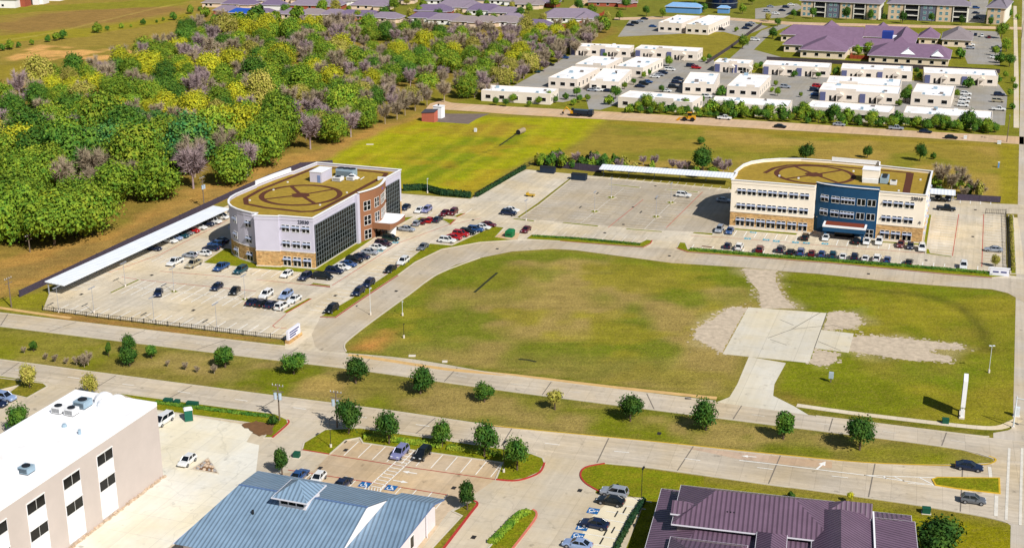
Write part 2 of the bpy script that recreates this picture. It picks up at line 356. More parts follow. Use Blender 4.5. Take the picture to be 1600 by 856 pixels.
# ------------------------------------------------------------------ paving
CR = concrete('road_concrete', (187, 175, 157), 4.2, .12, .78, .18, -R(-16.6))
CL = concrete('lot_concrete', (196, 185, 166), 4.6, .17, .82, .13)
CD = concrete('drive_concrete', (180, 168, 150), 4.6, .10, .82, .12)
CF = concrete('bright_concrete', (214, 210, 198), 6.0, .07, .80, .06)
CT = concrete('tan_concrete', (196, 168, 138), 4.6, .10, .84, .12)
CO = concrete('grey_concrete', (150, 146, 140), 4.6, .09, .84, .08)
CP = concrete('pad_concrete', (200, 194, 180), 7.5, .06, .72, .06)
CG = mat('gravel', (184, 168, 146), .95, .3, .7, kind='World', bump=.15)
CW = concrete('walk_concrete', (204, 192, 170), 1.8, .08, .8, .04)
KC = mat('kerb_concrete', (190, 180, 162), .9, .12, .6, kind='World')
RED = mat('red_paint', (178, 60, 52), .8, .3, .8, kind='World')
REDK = mat('red_kerb_paint', (164, 52, 46), .7, .2, .8, kind='World')
YEL = mat('yellow_paint', (196, 160, 44), .7, .15, .8, kind='World')
WHT = mat('white_paint', (226, 224, 218), .7, .12, .9, kind='World')
FADE = mat('faded_paint', (206, 200, 188), .8, .2, .9, kind='World')
BLUEP = mat('blue_paint', (24, 92, 150), .7, .15, .9, kind='World')
UP_T = [(-60, 482), (0, 489), (170, 509), (400, 536), (445, 541), (545, 553), (650, 563), (800, 588), (1075, 622), (1240, 645), (1510, 679), (1700, 702)]
UP_B = [(-60, 502), (0, 510), (400, 559), (560, 578), (800, 612), (1240, 668), (1362, 683), (1500, 702), (1552, 717), (1700, 730)]
LO_T = [(-60, 553), (0, 562), (400, 615), (610, 642), (800, 669), (1037, 692), (1200, 709), (1350, 723), (1475, 727), (1552, 724), (1700, 722)]
LO_B = [(-60, 580), (0, 587), (121, 604), (195, 613), (400, 642), (560, 667), (675, 682), (782, 698), (838, 709), (945, 724), (1017, 731), (1200, 757), (1257, 764), (1412, 786), (1462, 794), (1537, 807), (1572, 816), (1700, 840)]
sheet('upper_carriageway', ats(UP_T) + ats(UP_B)[::-1], .020, CR)
sheet('lower_carriageway', ats(LO_T) + ats(LO_B)[::-1], .016, CR)
XA = at(1560, 690); XB = at(1592, 6)
xd = (XB - XA).normalized(); xq = Vector((xd.y, -xd.x, 0))
XS = concrete('street_concrete', (184, 174, 160), 4.6, .08, .84, .12, -BA)
sheet('cross_street', [XA - xd * 120 + xq * 2.5, XB + xd * 400 + xq * 2, XB + xd * 400 + xq * 24, XA - xd * 120 + xq * 24], .012, XS)
sheet('cross_street_corner', ats([(1552, 676), (1575, 672), (1590, 664), (1598, 640), (1700, 640), (1700, 860), (1600, 836), (1572, 815), (1540, 800), (1552, 720)]), .008, XS)
SITE = [(67, 484), (78, 456), (200, 396), (362, 318), (470, 268), (560, 285), (630, 303), (735, 311), (752, 300), (822, 265), (935, 276), (1143, 296), (1330, 300), (1455, 305), (1550, 318), (1700, 324), (1700, 338), (1572, 334), (1572, 412), (1576, 430), (1640, 438), (1700, 520), (1600, 472), (1575, 458), (1550, 452), (1450, 445), (1382, 439), (1280, 428), (1212, 423), (1162, 418), (1050, 411), (960, 399), (900, 391), (862, 389), (800, 393), (750, 403), (712, 414), (685, 428), (630, 466), (582, 502), (545, 531), (538, 540), (540, 551), (560, 556), (445, 545), (446, 531), (400, 525)]
sheet('car_park', ats(SITE), .024, CL)
LOOP_O = [(487, 522), (500, 497), (526, 496), (560, 471), (622, 430), (650, 410), (690, 390), (750, 379), (812, 376), (875, 376), (1007, 387), (1040, 388), (1075, 394), (1200, 404), (1300, 412), (1480, 429), (1576, 435), (1640, 439)]
LOOP_I = [(1640, 500), (1600, 472), (1575, 458), (1550, 452), (1450, 445), (1382, 439), (1280, 428), (1212, 423), (1162, 418), (1050, 411), (960, 399), (900, 391), (862, 389), (800, 393), (750, 403), (712, 414), (685, 428), (630, 466), (582, 502), (545, 531), (538, 540), (540, 551), (500, 548), (492, 540)]
sheet('loop_drive', ats(LOOP_O + LOOP_I), .030, CD)
sheet('worn_lot', ats([(808, 341), (892, 278), (940, 279), (1140, 297), (1142, 352), (1110, 364), (1036, 360), (936, 352)]), .028, concrete('worn_concrete', (170, 159, 142), 4.6, .14, .84, .12, -BA))
# far road and office park
sheet('far_road', ats([(664, 172), (672, 162), (692, 157), (706, 161), (800, 167), (975, 176), (1200, 190), (1450, 206), (1600, 214), (1600, 226), (1450, 216), (1200, 202), (1000, 190), (800, 179), (735, 174), (700, 172)]), .012, CT)
sheet('office_paving', ats([(770, 152), (880, 92), (905, 80), (1115, 92), (1118, 112), (1560, 132), (1574, 150), (1570, 196), (1480, 194), (1300, 178), (1110, 168), (975, 160), (938, 172), (920, 171), (915, 152), (880, 160)]), .006, CO)
sheet('office_paving_north', ats([(965, 58), (985, 30), (1020, 26), (1160, 32), (1200, 42), (1160, 58), (1130, 50)]), .006, CO)
sheet('clinic_lot', ats([(1490, 46), (1560, 50), (1566, 70), (1562, 102), (1512, 100)]), .006, CO)
sheet('clinic_drive', ats([(1128, 100), (1140, 92), (1190, 48), (1230, 36), (1235, 40), (1205, 52), (1178, 78), (1240, 95), (1240, 102)]), .008, CO)
sheet('north_road', ats([(960, 28), (1100, 25), (1240, 35), (1600, 43), (1600, 47), (1400, 43), (1230, 39), (1100, 29), (960, 32)]), .010, CT)
sheet('north_lot', ats([(1180, 14), (1245, 6), (1255, 12), (1225, 28), (1180, 30)]), .006, CO)
sheet('apartment_lot', ats([(1515, 0), (1545, 0), (1538, 36), (1512, 36)]), .006, CO)
sheet('pump_pad', ats([(657, 189), (668, 176), (700, 178), (765, 178), (745, 186), (732, 194)]), .010, mat('old_asphalt', (112, 98, 90), .95, .2, .4, kind='World'))
sheet('suburb_street', ats([(880, 30), (890, 12), (905, 2), (915, -6), (930, -6), (905, 14), (898, 30)]), .01, CT)
# foreground paving
sheet('foreground_paving', ats([(-60, 590), (80, 598), (200, 613), (400, 642), (560, 667), (675, 682), (782, 698), (838, 709), (945, 724), (930, 770), (1010, 778), (960, 900), (800, 1000), (-60, 1000)]), .010, concrete('lane_concrete', (188, 176, 156), 4.6, .10, .84, .08))
sheet('white_building_apron', ats([(243, 640), (400, 666), (385, 690), (405, 695), (400, 738), (262, 856), (200, 940), (40, 940)]), .016, CF)
sheet('clinic_parking', ats([(515, 709), (540, 687), (785, 722), (775, 748), (700, 800), (660, 856), (500, 780), (430, 740), (490, 735)]), .015, concrete('tan_lot_concrete', (186, 166, 140), 4.6, .15, .84, .1))
sheet('stall_apron', ats([(960, 776), (1007, 778), (965, 856), (930, 900), (890, 900), (900, 850), (925, 806)]), .016, mat('cream_concrete', (212, 200, 172), .9, .08, .3, kind='World'))
# the slab of an unbuilt plot with its gravel shoulders
sheet('gravel_track', ats([(1162, 419), (1212, 423), (1212, 440), (1222, 462), (1243, 482), (1190, 482), (1186, 455), (1172, 440)]), .014, CG)
sheet('slab_drive', ats([(1170, 557), (1228, 567), (1210, 600), (1208, 618), (1240, 634), (1270, 652), (1120, 628), (1140, 620), (1152, 600)]), .018, CP)
sheet('plot_slab', ats([(1169, 480), (1292, 489), (1283, 515), (1334, 521), (1326, 551), (1272, 544), (1264, 567), (1129, 553)]), .022, CP)
def ragged(pts, j=.8, seed=1):
    r = random.Random(seed); P = ats(pts); out = []
    for i in range(len(P)):
        a, b = P[i], P[(i + 1) % len(P)]; m = max(1, int((b - a).length / .7))
        for k_ in range(m): out.append(a.lerp(b, k_ / m) + Vector((r.uniform(-j, j), r.uniform(-j, j), 0)))
    return out
sheet('gravel_shoulder', ragged([(1168, 481), (1140, 480), (1115, 498), (1090, 512), (1085, 528), (1105, 538), (1128, 551)], .3, 1), .013, CG)
sheet('gravel_shoulder', ragged([(1294, 488), (1312, 486), (1335, 490), (1347, 503), (1330, 514), (1286, 515)], .3, 2), .013, CG)
sheet('gravel_shoulder', ragged([(1330, 528), (1345, 524), (1400, 528), (1500, 538), (1506, 545), (1460, 545), (1450, 550), (1484, 558), (1488, 565), (1420, 562), (1326, 548)], .3, 3), .013, CG)
sheet('gravel_shoulder', ragged([(1273, 546), (1312, 552), (1300, 568), (1280, 572), (1264, 566)], .3, 4), .013, CG)
# loose gravel strewn beyond the shoulders
gs = MB(); r = random.Random(31)
for g_ in ([(1168, 481), (1140, 480), (1115, 498), (1090, 512), (1085, 528), (1105, 538), (1128, 551)], [(1294, 488), (1312, 486), (1335, 490), (1347, 503), (1330, 514), (1286, 515)], [(1330, 528), (1345, 524), (1400, 528), (1500, 538), (1506, 545), (1460, 545), (1450, 550), (1484, 558), (1488, 565), (1420, 562), (1326, 548)], [(1273, 546), (1312, 552), (1300, 568), (1280, 572), (1264, 566)], [(1212, 423), (1212, 440), (1222, 462), (1243, 482)], [(1190, 482), (1186, 455), (1172, 440), (1162, 419)]):
    P = ats(g_)
    for i in range(len(P) - 1):
        for q in range(int((P[i + 1] - P[i]).length * 4)):
            c = P[i].lerp(P[i + 1], r.random()); a = r.uniform(0, 6.28); d = abs(r.gauss(0, 1.0)); c = c + Vector((math.cos(a) * d, math.sin(a) * d, 0)); s = r.uniform(.12, .5); n = 6
            gs.face([(c.x + s * r.uniform(.5, 1.3) * math.cos(6.283 * j / n), c.y + s * r.uniform(.5, 1.3) * math.sin(6.283 * j / n), .0145 + .00004 * len(gs.f)) for j in range(n)])
tag(gs.build('loose_gravel', CG), kind='structure')
# pavements
def walk(name, px, w, z=.016, m=None): return tag(MB().ribbon(smoothpoly(ats(px), 3), w, z, .05).build(name, m or CW), kind='structure')
DIRTW = mat('sandy_path', (196, 160, 104), .95, .2, .5, kind='World')
walk('pavement', [(545, 554), (600, 562), (700, 577), (800, 586), (950, 604), (1120, 622)], 1.3, .016, DIRTW)
walk('pavement', [(1245, 633), (1330, 645), (1430, 657), (1520, 667), (1560, 668), (1582, 660), (1592, 655)], 1.6)
walk('pavement', [(1584, 340), (1590, 380), (1594, 428)], 2.0)
walk('pavement', [(1586, 10), (1587, 60), (1588, 120), (1588, 200)], 2.0)
walk('pavement', [(-20, 478), (20, 484), (60, 490), (110, 497)], 1.2, .016, DIRTW)
for d_ in ([(741, 457), (758, 442), (777, 426)], [(810, 561), (824, 562), (838, 565)], [(806, 210), (780, 228)]): tag(MB().ribbon(ats(d_), .7, .012, 0).build('ditch_shadow_strip', mat('ditch_shadow_dark', (44, 48, 22), .95, .3, 1.5, kind='World')), kind='structure')  # middle strip is a shadow painted dark; the other two are ditches
walk('pavement', [(-10, 614), (16, 606), (34, 601)], 1.6)
# ------------------------------------------------------------------ building materials
def glass(name, c, rough=.08, spec=.6):
    if name in MATS: return MATS[name]
    k = NT(name); v = coords(k); f = k.ramp(k.noise(v, .9, 3), .3, .7, .6, 1.5)
    rgb = k.n('RGB'); rgb.outputs[0].default_value = (*lin(c), 1)
    return k.out(k.scale(rgb.outputs[0], f), rough, 0, spec)
def stone(name, c, s=1.7):
    k = NT(name); v = coords(k); mp = k.n('Mapping'); k.l(v, mp.inputs[0]); mp.inputs['Scale'].default_value = (1, 1, 2.0)
    vo = k.n('TexVoronoi'); vo.inputs['Scale'].default_value = s; k.l(mp.outputs[0], vo.inputs['Vector'])
    sx = k.n('SeparateColor'); k.l(vo.outputs['Color'], sx.inputs[0])
    f = k.math('MULTIPLY', k.ramp(sx.outputs[0], 0, 1, .72, 1.28), k.ramp(k.noise(v, .5, 4), .3, .7, .88, 1.12))
    col = k.mix(k.ramp(sx.outputs[1], 0, 1, 0, .5), lin(c), lin((c[0] * .9, c[1] * .78, c[2] * .7)))
    k.bump(vo.outputs['Distance'], .4)
    return k.out(k.scale(col, f), .9, 0, .2)
def seam(name, c, pitch=.75, rib=.55, var=.08, metal=.0, rough=.45):
    k = NT(name); uv = k.n('UVMap', uv_map='slope').outputs[0]; sx = k.n('SeparateXYZ'); k.l(uv, sx.inputs[0])
    fr = k.math('FRACT', k.math('DIVIDE', sx.outputs[0], pitch)); d = k.math('ABSOLUTE', k.math('SUBTRACT', fr, .5))
    st = k.ramp(d, .12, .26, rib, 1.0); g = k.ramp(k.noise(coords(k), .35, 5, .65), .3, .7, 1 - var, 1 + var)
    k.bump(k.ramp(d, .1, .3, 1, 0), .5, .08)
    rgb = k.n('RGB'); rgb.outputs[0].default_value = (*lin(c), 1)
    return k.out(k.scale(rgb.outputs[0], k.math('MULTIPLY', st, g)), rough, metal, .4)
LILAC = mat('lilac_render', (188, 184, 198), .9, .06, .25); CREAM = mat('cream_render', (232, 220, 202), .9, .05, .25)
BROWN = mat('brown_render', (138, 94, 66), .9, .08, .3); BLUEW = mat('blue_render', (21, 66, 100), .85, .14, .3)
STONE = stone('tan_stone', (190, 156, 106)); WCAP = mat('white_coping', (226, 226, 228), .6, .06, .5)
DGLASS = glass('dark_glass', (9, 12, 15), .12, .35); GGLASS = glass('green_glass', (7, 12, 10), .12, .10)
FRAMEW = mat('white_frame', (222, 220, 216), .6, .06, 1); AWN = mat('blue_grey_metal', (176, 184, 204), .5, .1, 1.2)
MULL = mat('mullion', (118, 126, 128), .5, .06, 1); FOOT = mat('footing', (208, 198, 184), .9, .1, .5)
RGRASS = mat('roof_gravel', (150, 124, 40), .95, .28, .9, bump=.4); RPATH = mat('roof_track', (84, 46, 28), .95, .15, 1.5)
INK = mat('dark_lettering', (38, 44, 62), .6, .1, 1); 
def membrane(name, c):
    k = NT(name); v = coords(k); sx = k.n('SeparateXYZ'); k.l(v, sx.inputs[0]); fr = k.math('FRACT', k.math('DIVIDE', sx.outputs[1], 2.4)); st = k.ramp(fr, 0, .035, .86, 1)
    f = k.math('MULTIPLY', st, k.ramp(k.noise(v, .3, 6, .7), .3, .7, .93, 1.05)); rgb = k.n('RGB'); rgb.outputs[0].default_value = (*lin(c), 1)
    col = k.mix(k.ramp(k.noise(v, .12, 5, .65), .54, .72, 0, .5), k.scale(rgb.outputs[0], f), lin((206, 192, 164))); return k.out(col, .7, 0, .2)
WHITE_ROOF = membrane('white_membrane', (232, 232, 234))
HV = mat('galvanised_metal', (150, 172, 186), .45, .14, .8, metal=.2); HVW = mat('white_metal', (220, 220, 220), .5, .08, .8)
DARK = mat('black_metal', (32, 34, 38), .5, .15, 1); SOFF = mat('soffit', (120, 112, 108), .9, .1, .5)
# twin window under one sunshade: panes, frame, shade
def win_mesh(w, h, n=2, gap=.36, rows=1):
    g = MB(); f = MB(); pw = (w - gap * (n - 1)) / n
    for i in range(n):
        a = -w / 2 + i * (pw + gap)
        for r in range(rows):
            z0 = h * r / rows + (.05 if r else 0); z1 = h * (r + 1) / rows - (.05 if r < rows - 1 else 0)
            g.box(a, a + pw, -.045, .03, z0, z1)
        t = .07
        f.box(a - t, a, -.08, .03, -t, h + t); f.box(a + pw, a + pw + t, -.08, .03, -t, h + t)
        f.box(a, a + pw, -.08, .03, -t - .05, -.004); f.box(a, a + pw, -.08, .03, h + .004, h + t)
        for r in range(1, rows): f.box(a, a + pw, -.075, .03, h * r / rows - .045, h * r / rows + .045)
    return g, f
def shade_mesh(w, h, d=.5):
    s = MB(); z = h * .82
    for i in range(6):
        y0 = -.06 - d * i / 6; s.box(-w / 2 - .15, w / 2 + .15, y0 - d / 6 + .02, y0, z - .05 * i - .07, z - .05 * i)
    for q in (-w / 2 - .10, w / 2 + .04): s.box(q, q + .06, -d, -.02, z - .56, z - .49)
    return s
WM = {}
def window(root, x, y, z, rz, w, h, n=2, gap=.36, rows=1, shade=True, gl=None, kind='window'):
    key = (w, h, n, gap, rows)
    if key not in WM:
        g, f = win_mesh(*key); WM[key] = (mesh_only(g, 'pane'), mesh_only(f, 'frame'), mesh_only(shade_mesh(w, h), 'sunshade'))
    o = inst(WM[key][0], kind, gl or DGLASS, root, (x, y, z), rz)
    inst(WM[key][1], 'frame', FRAMEW, o, (0, 0, 0))
    if shade: inst(WM[key][2], 'sunshade', AWN, o, (0, 0, 0))
    return o
def lettering(root, txt, x, y, z, rz, size, name='number', m=None):
    cu = bpy.data.curves.new(name, 'FONT'); cu.body = txt; cu.size = size; cu.extrude = .05; cu.align_x = 'LEFT'; cu.offset = .012 * size
    t = bpy.data.objects.new(name, cu); COL.objects.link(t); dg = bpy.context.evaluated_depsgraph_get(); dg.update()
    me = bpy.data.meshes.new_from_object(t.evaluated_get(dg)); bpy.data.objects.remove(t); me.materials.clear(); me.materials.append(m or INK)
    o = bpy.data.objects.new(name, me); COL.objects.link(o); o.parent = root; o.location = (x, y, z); o.rotation_euler = (math.pi / 2, 0, rz); return o
def ring(cx, cy, r0, r1, n=48, sx=1):
    a = [(cx + r1 * math.cos(6.2832 * i / n), cy + r1 * math.sin(6.2832 * i / n)) for i in range(n)]
    b = [(cx + r0 * math.cos(6.2832 * i / n), cy + r0 * math.sin(6.2832 * i / n)) for i in range(n)]
    return a, b
def roof_track(root, c, rad, spokes, rect, z):
    m = MB(); a, b = ring(c[0], c[1], rad - .75, rad + .75)
    for i in range(48): j = (i + 1) % 48; m.face([(*b[i], z), (*a[i], z), (*a[j], z), (*b[j], z)])
    r = random.Random(3); m.face([(c[0] + 2.6 * r.uniform(.75, 1.2) * math.cos(q * .5236), c[1] + 2.6 * r.uniform(.75, 1.2) * math.sin(q * .5236), z + .012) for q in range(12)])
    for sx, sy in spokes: m.ribbon([c, (sx, sy)], 1.1, z + .006, 0)
    m.ribbon(rect, 1.35, z + .018, 0)
    return m.build('roof_track', RPATH, root)
def round_corner(pts, idx):
    return pts
def wall_block(root, poly, zs, H, upper, lower):
    P = ccw(poly); m = MB(); m.prism([(p[0], p[1]) for p in P], 0, zs, 0); m.build('stone_base', lower, root)
    n = len(P); c = Vector((sum(p[0] for p in P) / n, sum(p[1] for p in P) / n, 0))
    m = MB(); m.prism(P, zs, H - .02, 0); m.build('upper_wall', upper, root)
    m = MB(); m.ribbon([(p[0], p[1]) for p in P], .75, H - .08, .24, closed=True); m.build('parapet', WCAP, root)
    m = MB(); m.ribbon([(p[0], p[1]) for p in P], .24, 0.0, .42, closed=True); m.build('footing', FOOT, root)
    m = MB(); m.ribbon([(p[0], p[1]) for p in P], .18, zs - .08, .16, closed=True); m.build('string_course', FOOT, root)
# the parapet stands above the roof: walls are hollow there, so the roof is its own slab
def roof_slab(root, poly, z, m): return MB().prism(ccw(poly), z - .3, z, 0).build('roof', m, root)

# ------------------------------------------------------------------ left office block
H = 13.7
L = thing('office_building', (-50.7, 322.6, 0), BA, 'lilac three-storey office block with glass facades, brown curved bay and the number 23530', 'office building')
def arc(c, r, a0, a1, n): return [(c[0] + r * math.cos(R(a0 + (a1 - a0) * i / n)), c[1] + r * math.sin(R(a0 + (a1 - a0) * i / n))) for i in range(n + 1)]
drum = [(-.6, 17.2), (.3, 20.2), (1.5, 22.9), (3.2, 25.4), (5.5, 27.6), (8.4, 29.4), (11.5, 30.5), (15, 30.9), (25, 30.5)]
Lp = [(0, 0), (-.7, 9.2), (-1.3, 9.2), (-2.6, 15.4), (-.4, 15.7)] + drum + [(25.6, 30.9), (34, 30.2), (42, 29), (42.4, 28.2), (54.9, 27.2), (54.9, 0)]
m = MB(); m.prism(ccw(Lp), 0, 4.4); m.build('stone_base', STONE, L)
def shell(root, poly, z0, z1, ztop, m, name='upper_wall'):
    """hollow wall: outside face, inner parapet face above the roof"""
    P = ccw(poly); mb = MB(); n = len(P)
    for i in range(n):
        a, b = P[i], P[(i + 1) % n]; mb.face([(a[0], a[1], z0), (b[0], b[1], z0), (b[0], b[1], z1), (a[0], a[1], z1)])
    mb.ribbon(P, .16, ztop, z1 - ztop - .01, closed=True)
    return mb.build(name, m, root)
shell(L, Lp, 4.4, H, H - 1.0, LILAC)
roof_slab(L, Lp, H - .75, RGRASS)
m = MB(); m.ribbon(ccw(Lp), .5, H - .02, .18, closed=True); m.build('parapet_coping', WCAP, L)
m = MB(); m.ribbon(ccw(Lp), .3, 0, .4, closed=True); m.build('footing', FOOT, L)
m = MB(); m.ribbon(ccw(Lp), .2, 4.32, .18, closed=True); m.build('string_course', FOOT, L)
roof_track(L, (22.2, 15.2), 10.6, [(30, 22.4), (31.2, 9.2), (15.4, 7.4), (14.6, 22.6)], [(7.2, 12), (7.0, 7), (8.4, 4.2), (11, 3.2), (24, 2.8), (49.2, 2.6), (52.4, 3.4), (53, 8), (53, 25.0), (50, 26.2), (24, 28.4), (14, 27.6), (9, 24.4), (7.4, 18), (7.2, 12)], H - .745)
def curtain(root, x0, x1, z0, z1, nx, nz, y):
    g = MB().box(x0, x1, y, y + .2, z0, z1); g.build('curtain_glass', GGLASS, root)
    f = MB(); t = .026
    for i in range(nx + 1): x = x0 + (x1 - x0) * i / nx; f.box(x - t, x + t, y - .10, y - .004, z0, z1)
    for i in range(nz + 1): z = z0 + (z1 - z0) * i / nz; f.box(x0, x1, y - .085, y - .006, z - t, z + t)
    f.build('mullion_grid', MULL, root)
curtain(L, .7, 23.9, .6, 11.7, 17, 9, -.22); curtain(L, 43.6, 53.3, .6, 11.3, 8, 9, -.22)
m = MB(); m.box(24.05, 25.5, -.9, .02, 0, H + .1); m.build('lilac_pier', LILAC, L)
N = 16; bow = [(25.5 + 17.9 * i / N, -.45 - 2.1 * math.sin(math.pi * (i / N) ** .9)) for i in range(N + 1)]
m = MB(); bp = bow + [(43.4, .05), (25.5, .05)]; m.prism(ccw(bp), 0, H + .35, 0, top=1); m.build('entrance_bay', [BROWN, RGRASS], L)
m = MB(); m.ribbon(bow, .7, H + .36, .18); m.box(42.9, 43.5, -.5, 1.8, H - .4, H + .53); m.build('bay_coping', WCAP, L)
def bowpt(x):
    for i in range(N):
        if bow[i][0] <= x <= bow[i + 1][0]:
            t = (x - bow[i][0]) / (bow[i + 1][0] - bow[i][0]); y = bow[i][1] * (1 - t) + bow[i + 1][1] * t
            return y, math.atan2(bow[i + 1][1] - bow[i][1], bow[i + 1][0] - bow[i][0])
for x, w, n in ((28.4, 2.6, 2), (32.8, 2.4, 2), (37.2, 3.4, 3), (41.2, 2.2, 2)):
    for z in (.5, 4.5, 8.6):
        y, a = bowpt(x); window(L, x, y, z, a, w, 2.55, n, .22, 2, False)
bcn = MB(); bcn.box(-.5, .5, -.06, 0, -.22, .22); bcn = bcn.build('wall_badge', mat('violet_badge', (96, 84, 176), .6), L); y, a = bowpt(37.6); bcn.location = (37.6, y, 12.6); bcn.rotation_euler = (0, 0, a)
# end wall windows
ea = math.atan2(-.7, 9.2)
for s in (1.95, 4.75, 7.55):
    for z, h in ((9.7, 1.7), (5.45, 1.75), (.55, 2.35)):
        window(L, -.7 * s / 9.2 - .01, s, z, -math.pi / 2 + math.atan2(.7, 9.2), 2.0, h, 2, .3)
for i in (0, 2, 4):
    a, b = drum[i], drum[i + 1]; rz = math.atan2(a[1] - b[1], a[0] - b[0])
    for z, h in ((9.7, 1.7), (5.45, 1.75), (.55, 2.35)): window(L, (a[0] + b[0]) / 2, (a[1] + b[1]) / 2, z, rz, 2.0, h, 2, .3)
m = MB(); m.ribbon([(25.4, 30.9), (34, 30.2), (42.1, 29)], .35, H + .16, 1.0); m.build('raised_parapet', WCAP, L)
lettering(L, '23530', -.42, 4.1, 12.05, -math.pi / 2 + math.atan2(.7, 9.2), 1.25)
# canopy over the door, swept up and open below, on a round column
cn = MB(); K = 10
for i in range(K):
    for j in range(6):
        q = []
        for (a, b) in ((i, j), (i + 1, j), (i + 1, j + 1), (i, j + 1)):
            u, v = a / K, b / 6; x = 30.3 + 10.2 * u; y = -1.5 - 6.0 * v; q.append((x, y, 3.9 + .75 * (2 * u - 1) ** 2 + .1 * v))
        cn.face(q); 
cn.build('canopy_roof', WHITE_ROOF, L)
fs = MB(); prof = [(30.3 + 10.2 * i / K, 3.9 + .75 * (2 * i / K - 1) ** 2) for i in range(K + 1)]
for i in range(K):
    (x0, z0), (x1, z1) = prof[i], prof[i + 1]
    fs.add([(x0, -7.5, 2.9), (x1, -7.5, 2.9), (x1, -7.5, z1 + .08), (x0, -7.5, z0 + .08)], [(0, 1, 2, 3)])
for x, zz in ((30.3, 4.7), (40.5, 4.7)): fs.add([(x, -7.5, 2.9), (x, -1.5, 2.9), (x, -1.5, zz), (x, -7.5, zz)], [(0, 1, 2, 3)])
fs.face([(30.3, -7.5, 2.9), (30.3, -1.5, 2.9), (40.5, -1.5, 2.9), (40.5, -7.5, 2.9)]); fs.build('canopy_fascia', BROWN, L)
m = MB(); m.tube((35.4, -5.6, 0), (35.4, -5.6, 2.9), 1.1, 1.5, 20); m.build('canopy_column', WCAP, L)
m = MB(); m.box(31.4, 34.2, -2.75, -2.5, 0, 2.5); m.build('entrance_door', DGLASS, L)
def penthouse(root, x0, x1, y0, y1, z, h, wall, door=None):
    p = MB().box(x0, x1, y0, y1, z, z + h).build('stair_head', wall, root)
    MB().box(x0 - .12, x1 + .12, y0 - .12, y1 + .12, z + h, z + h + .18).build('cap', WCAP, p)
    if door: MB().box(*door).build('door', mat('steel_door', (112, 130, 170), .5), p)
    return p
RZ = H - .75
penthouse(L, 36.0, 42.4, 15.9, 19.6, RZ, 2.9, LILAC, (36.9 - 1.0, 36.0 - .01, 16.3, 17.2, RZ, RZ + 2.1))
def hvac(root, x0, x1, y0, y1, z, h, m, fans=2):
    b = MB().box(x0, x1, y0, y1, z + .15, z + h).build('rooftop_unit', m, root); g = MB()
    for i in range(fans):
        t = (i + .5) / fans
        c = ((x0 + x1) / 2, y0 + (y1 - y0) * t, z + h) if (y1 - y0) > (x1 - x0) else (x0 + (x1 - x0) * t, (y0 + y1) / 2, z + h)
        g.tube(c, (c[0], c[1], c[2] + .16), min(x1 - x0, y1 - y0) * .36, n=14)
    g.build('fan_guard', DARK, b); MB().box(x0 + .05, x1 - .05, y0 + .05, y1 - .05, z, z + .145).build('plinth', DARK, b)
    l = MB()
    for i in range(5): l.box(x0 - .02, x0 + .02, y0 + .15, y1 - .15, z + .3 + i * h * .13, z + .3 + i * h * .13 + h * .06)
    l.build('louvre', DARK, b); return b
hvac(L, 44.2, 47.2, 10.2, 15.6, RZ, 2.2, HV, 3); hvac(L, 38.6, 41, 11.4, 14, RZ, 1.2, HVW, 1); hvac(L, 40.8, 43.0, 8.4, 10.6, RZ, 1.1, HVW, 1)
m = MB()
for i in range(5): m.tube((43.0 + .4 * i, 8.2, RZ), (43.0 + .4 * i, 10.8, RZ + .9 + .1 * i), .12, n=6)
m.tube((42.6, 7.0, RZ + .2), (45.4, 7.2, RZ + .2), .12, n=6); m.build('duct', HVW, L)
for x, y in ((14, 5), (28, 4), (33, 25), (12, 25), (47, 21), (24, 24.5)): MB().box(x, x + .4, y, y + .4, RZ, RZ + .3).build('roof_vent', HVW, L)

# ------------------------------------------------------------------ right office block
RB = thing('office_building', (62.2, 362.5, 0), R(-19.4), 'cream three-storey office block with blue curved centre bay and the number 23510', 'office building')
blue = [(23.2, 2.9), (24.2, 2.2), (25.6, 1.55), (27.2, 1.05), (29, .7), (31, .45), (34, .25), (37, .15), (40.4, .2)]
Rp = [(0, 0), (23.1, .4)] + blue + [(40.5, .35), (52.7, .4), (53, 29.4), (38, 31.5), (37.4, 32.4), (24, 33), (15, 32.6), (9, 30.6), (4.6, 27.6), (1.6, 24), (0, 19.6), (-.6, 14), (-.9, 9.2), (-.1, 8.9)]
m = MB(); m.prism(ccw(Rp), 0, 4.5); m.build('stone_base', STONE, RB)
shell(RB, Rp, 4.5, H, H - 1.0, CREAM); roof_slab(RB, Rp, RZ, RGRASS)
m = MB(); m.ribbon([(40.5, .35), (52.7, .4), (53, 29.4), (38, 31.5), (37.4, 32.4), (24, 33), (15, 32.6), (9, 30.6), (4.6, 27.6), (1.6, 24), (0, 19.6), (-.6, 14), (-.9, 9.2), (-.1, 8.9), (0, 0), (23.1, .4)], .5, H - .02, .18); m.build('parapet_coping', WCAP, RB)
m = MB(); m.ribbon(ccw(Rp), .3, 0, .4, closed=True); m.build('footing', FOOT, RB)
m = MB(); m.ribbon(ccw(Rp), .2, 4.42, .18, closed=True); m.build('string_course', FOOT, RB)
m = MB(); bb = [(x, y - .12) for x, y in blue]
m.prism(ccw(bb + [(40.45, .9), (40.4, 3.4), (23.4, 3.4)]), 0, H + .55); m.build('centre_bay', BLUEW, RB)
m = MB(); m.ribbon(bb, .5, H + .55, .16); m.build('bay_coping', WCAP, RB)
roof_track(RB, (21, 17), 10.9, [(14, 25.4), (28, 25.4), (28.6, 9.2), (13.6, 8.9)], [(7, 14), (8.6, 21), (12, 26), (17, 28.6), (24, 29.4), (46.5, 28.4), (47, 14), (47.3, 3.0), (44, 2.6)], H - .745)
m = MB(); m.ribbon([(47.0, 28.4), (47.3, 3)], 2.0, H - .72, 0); m.build('roof_track', RPATH, RB)
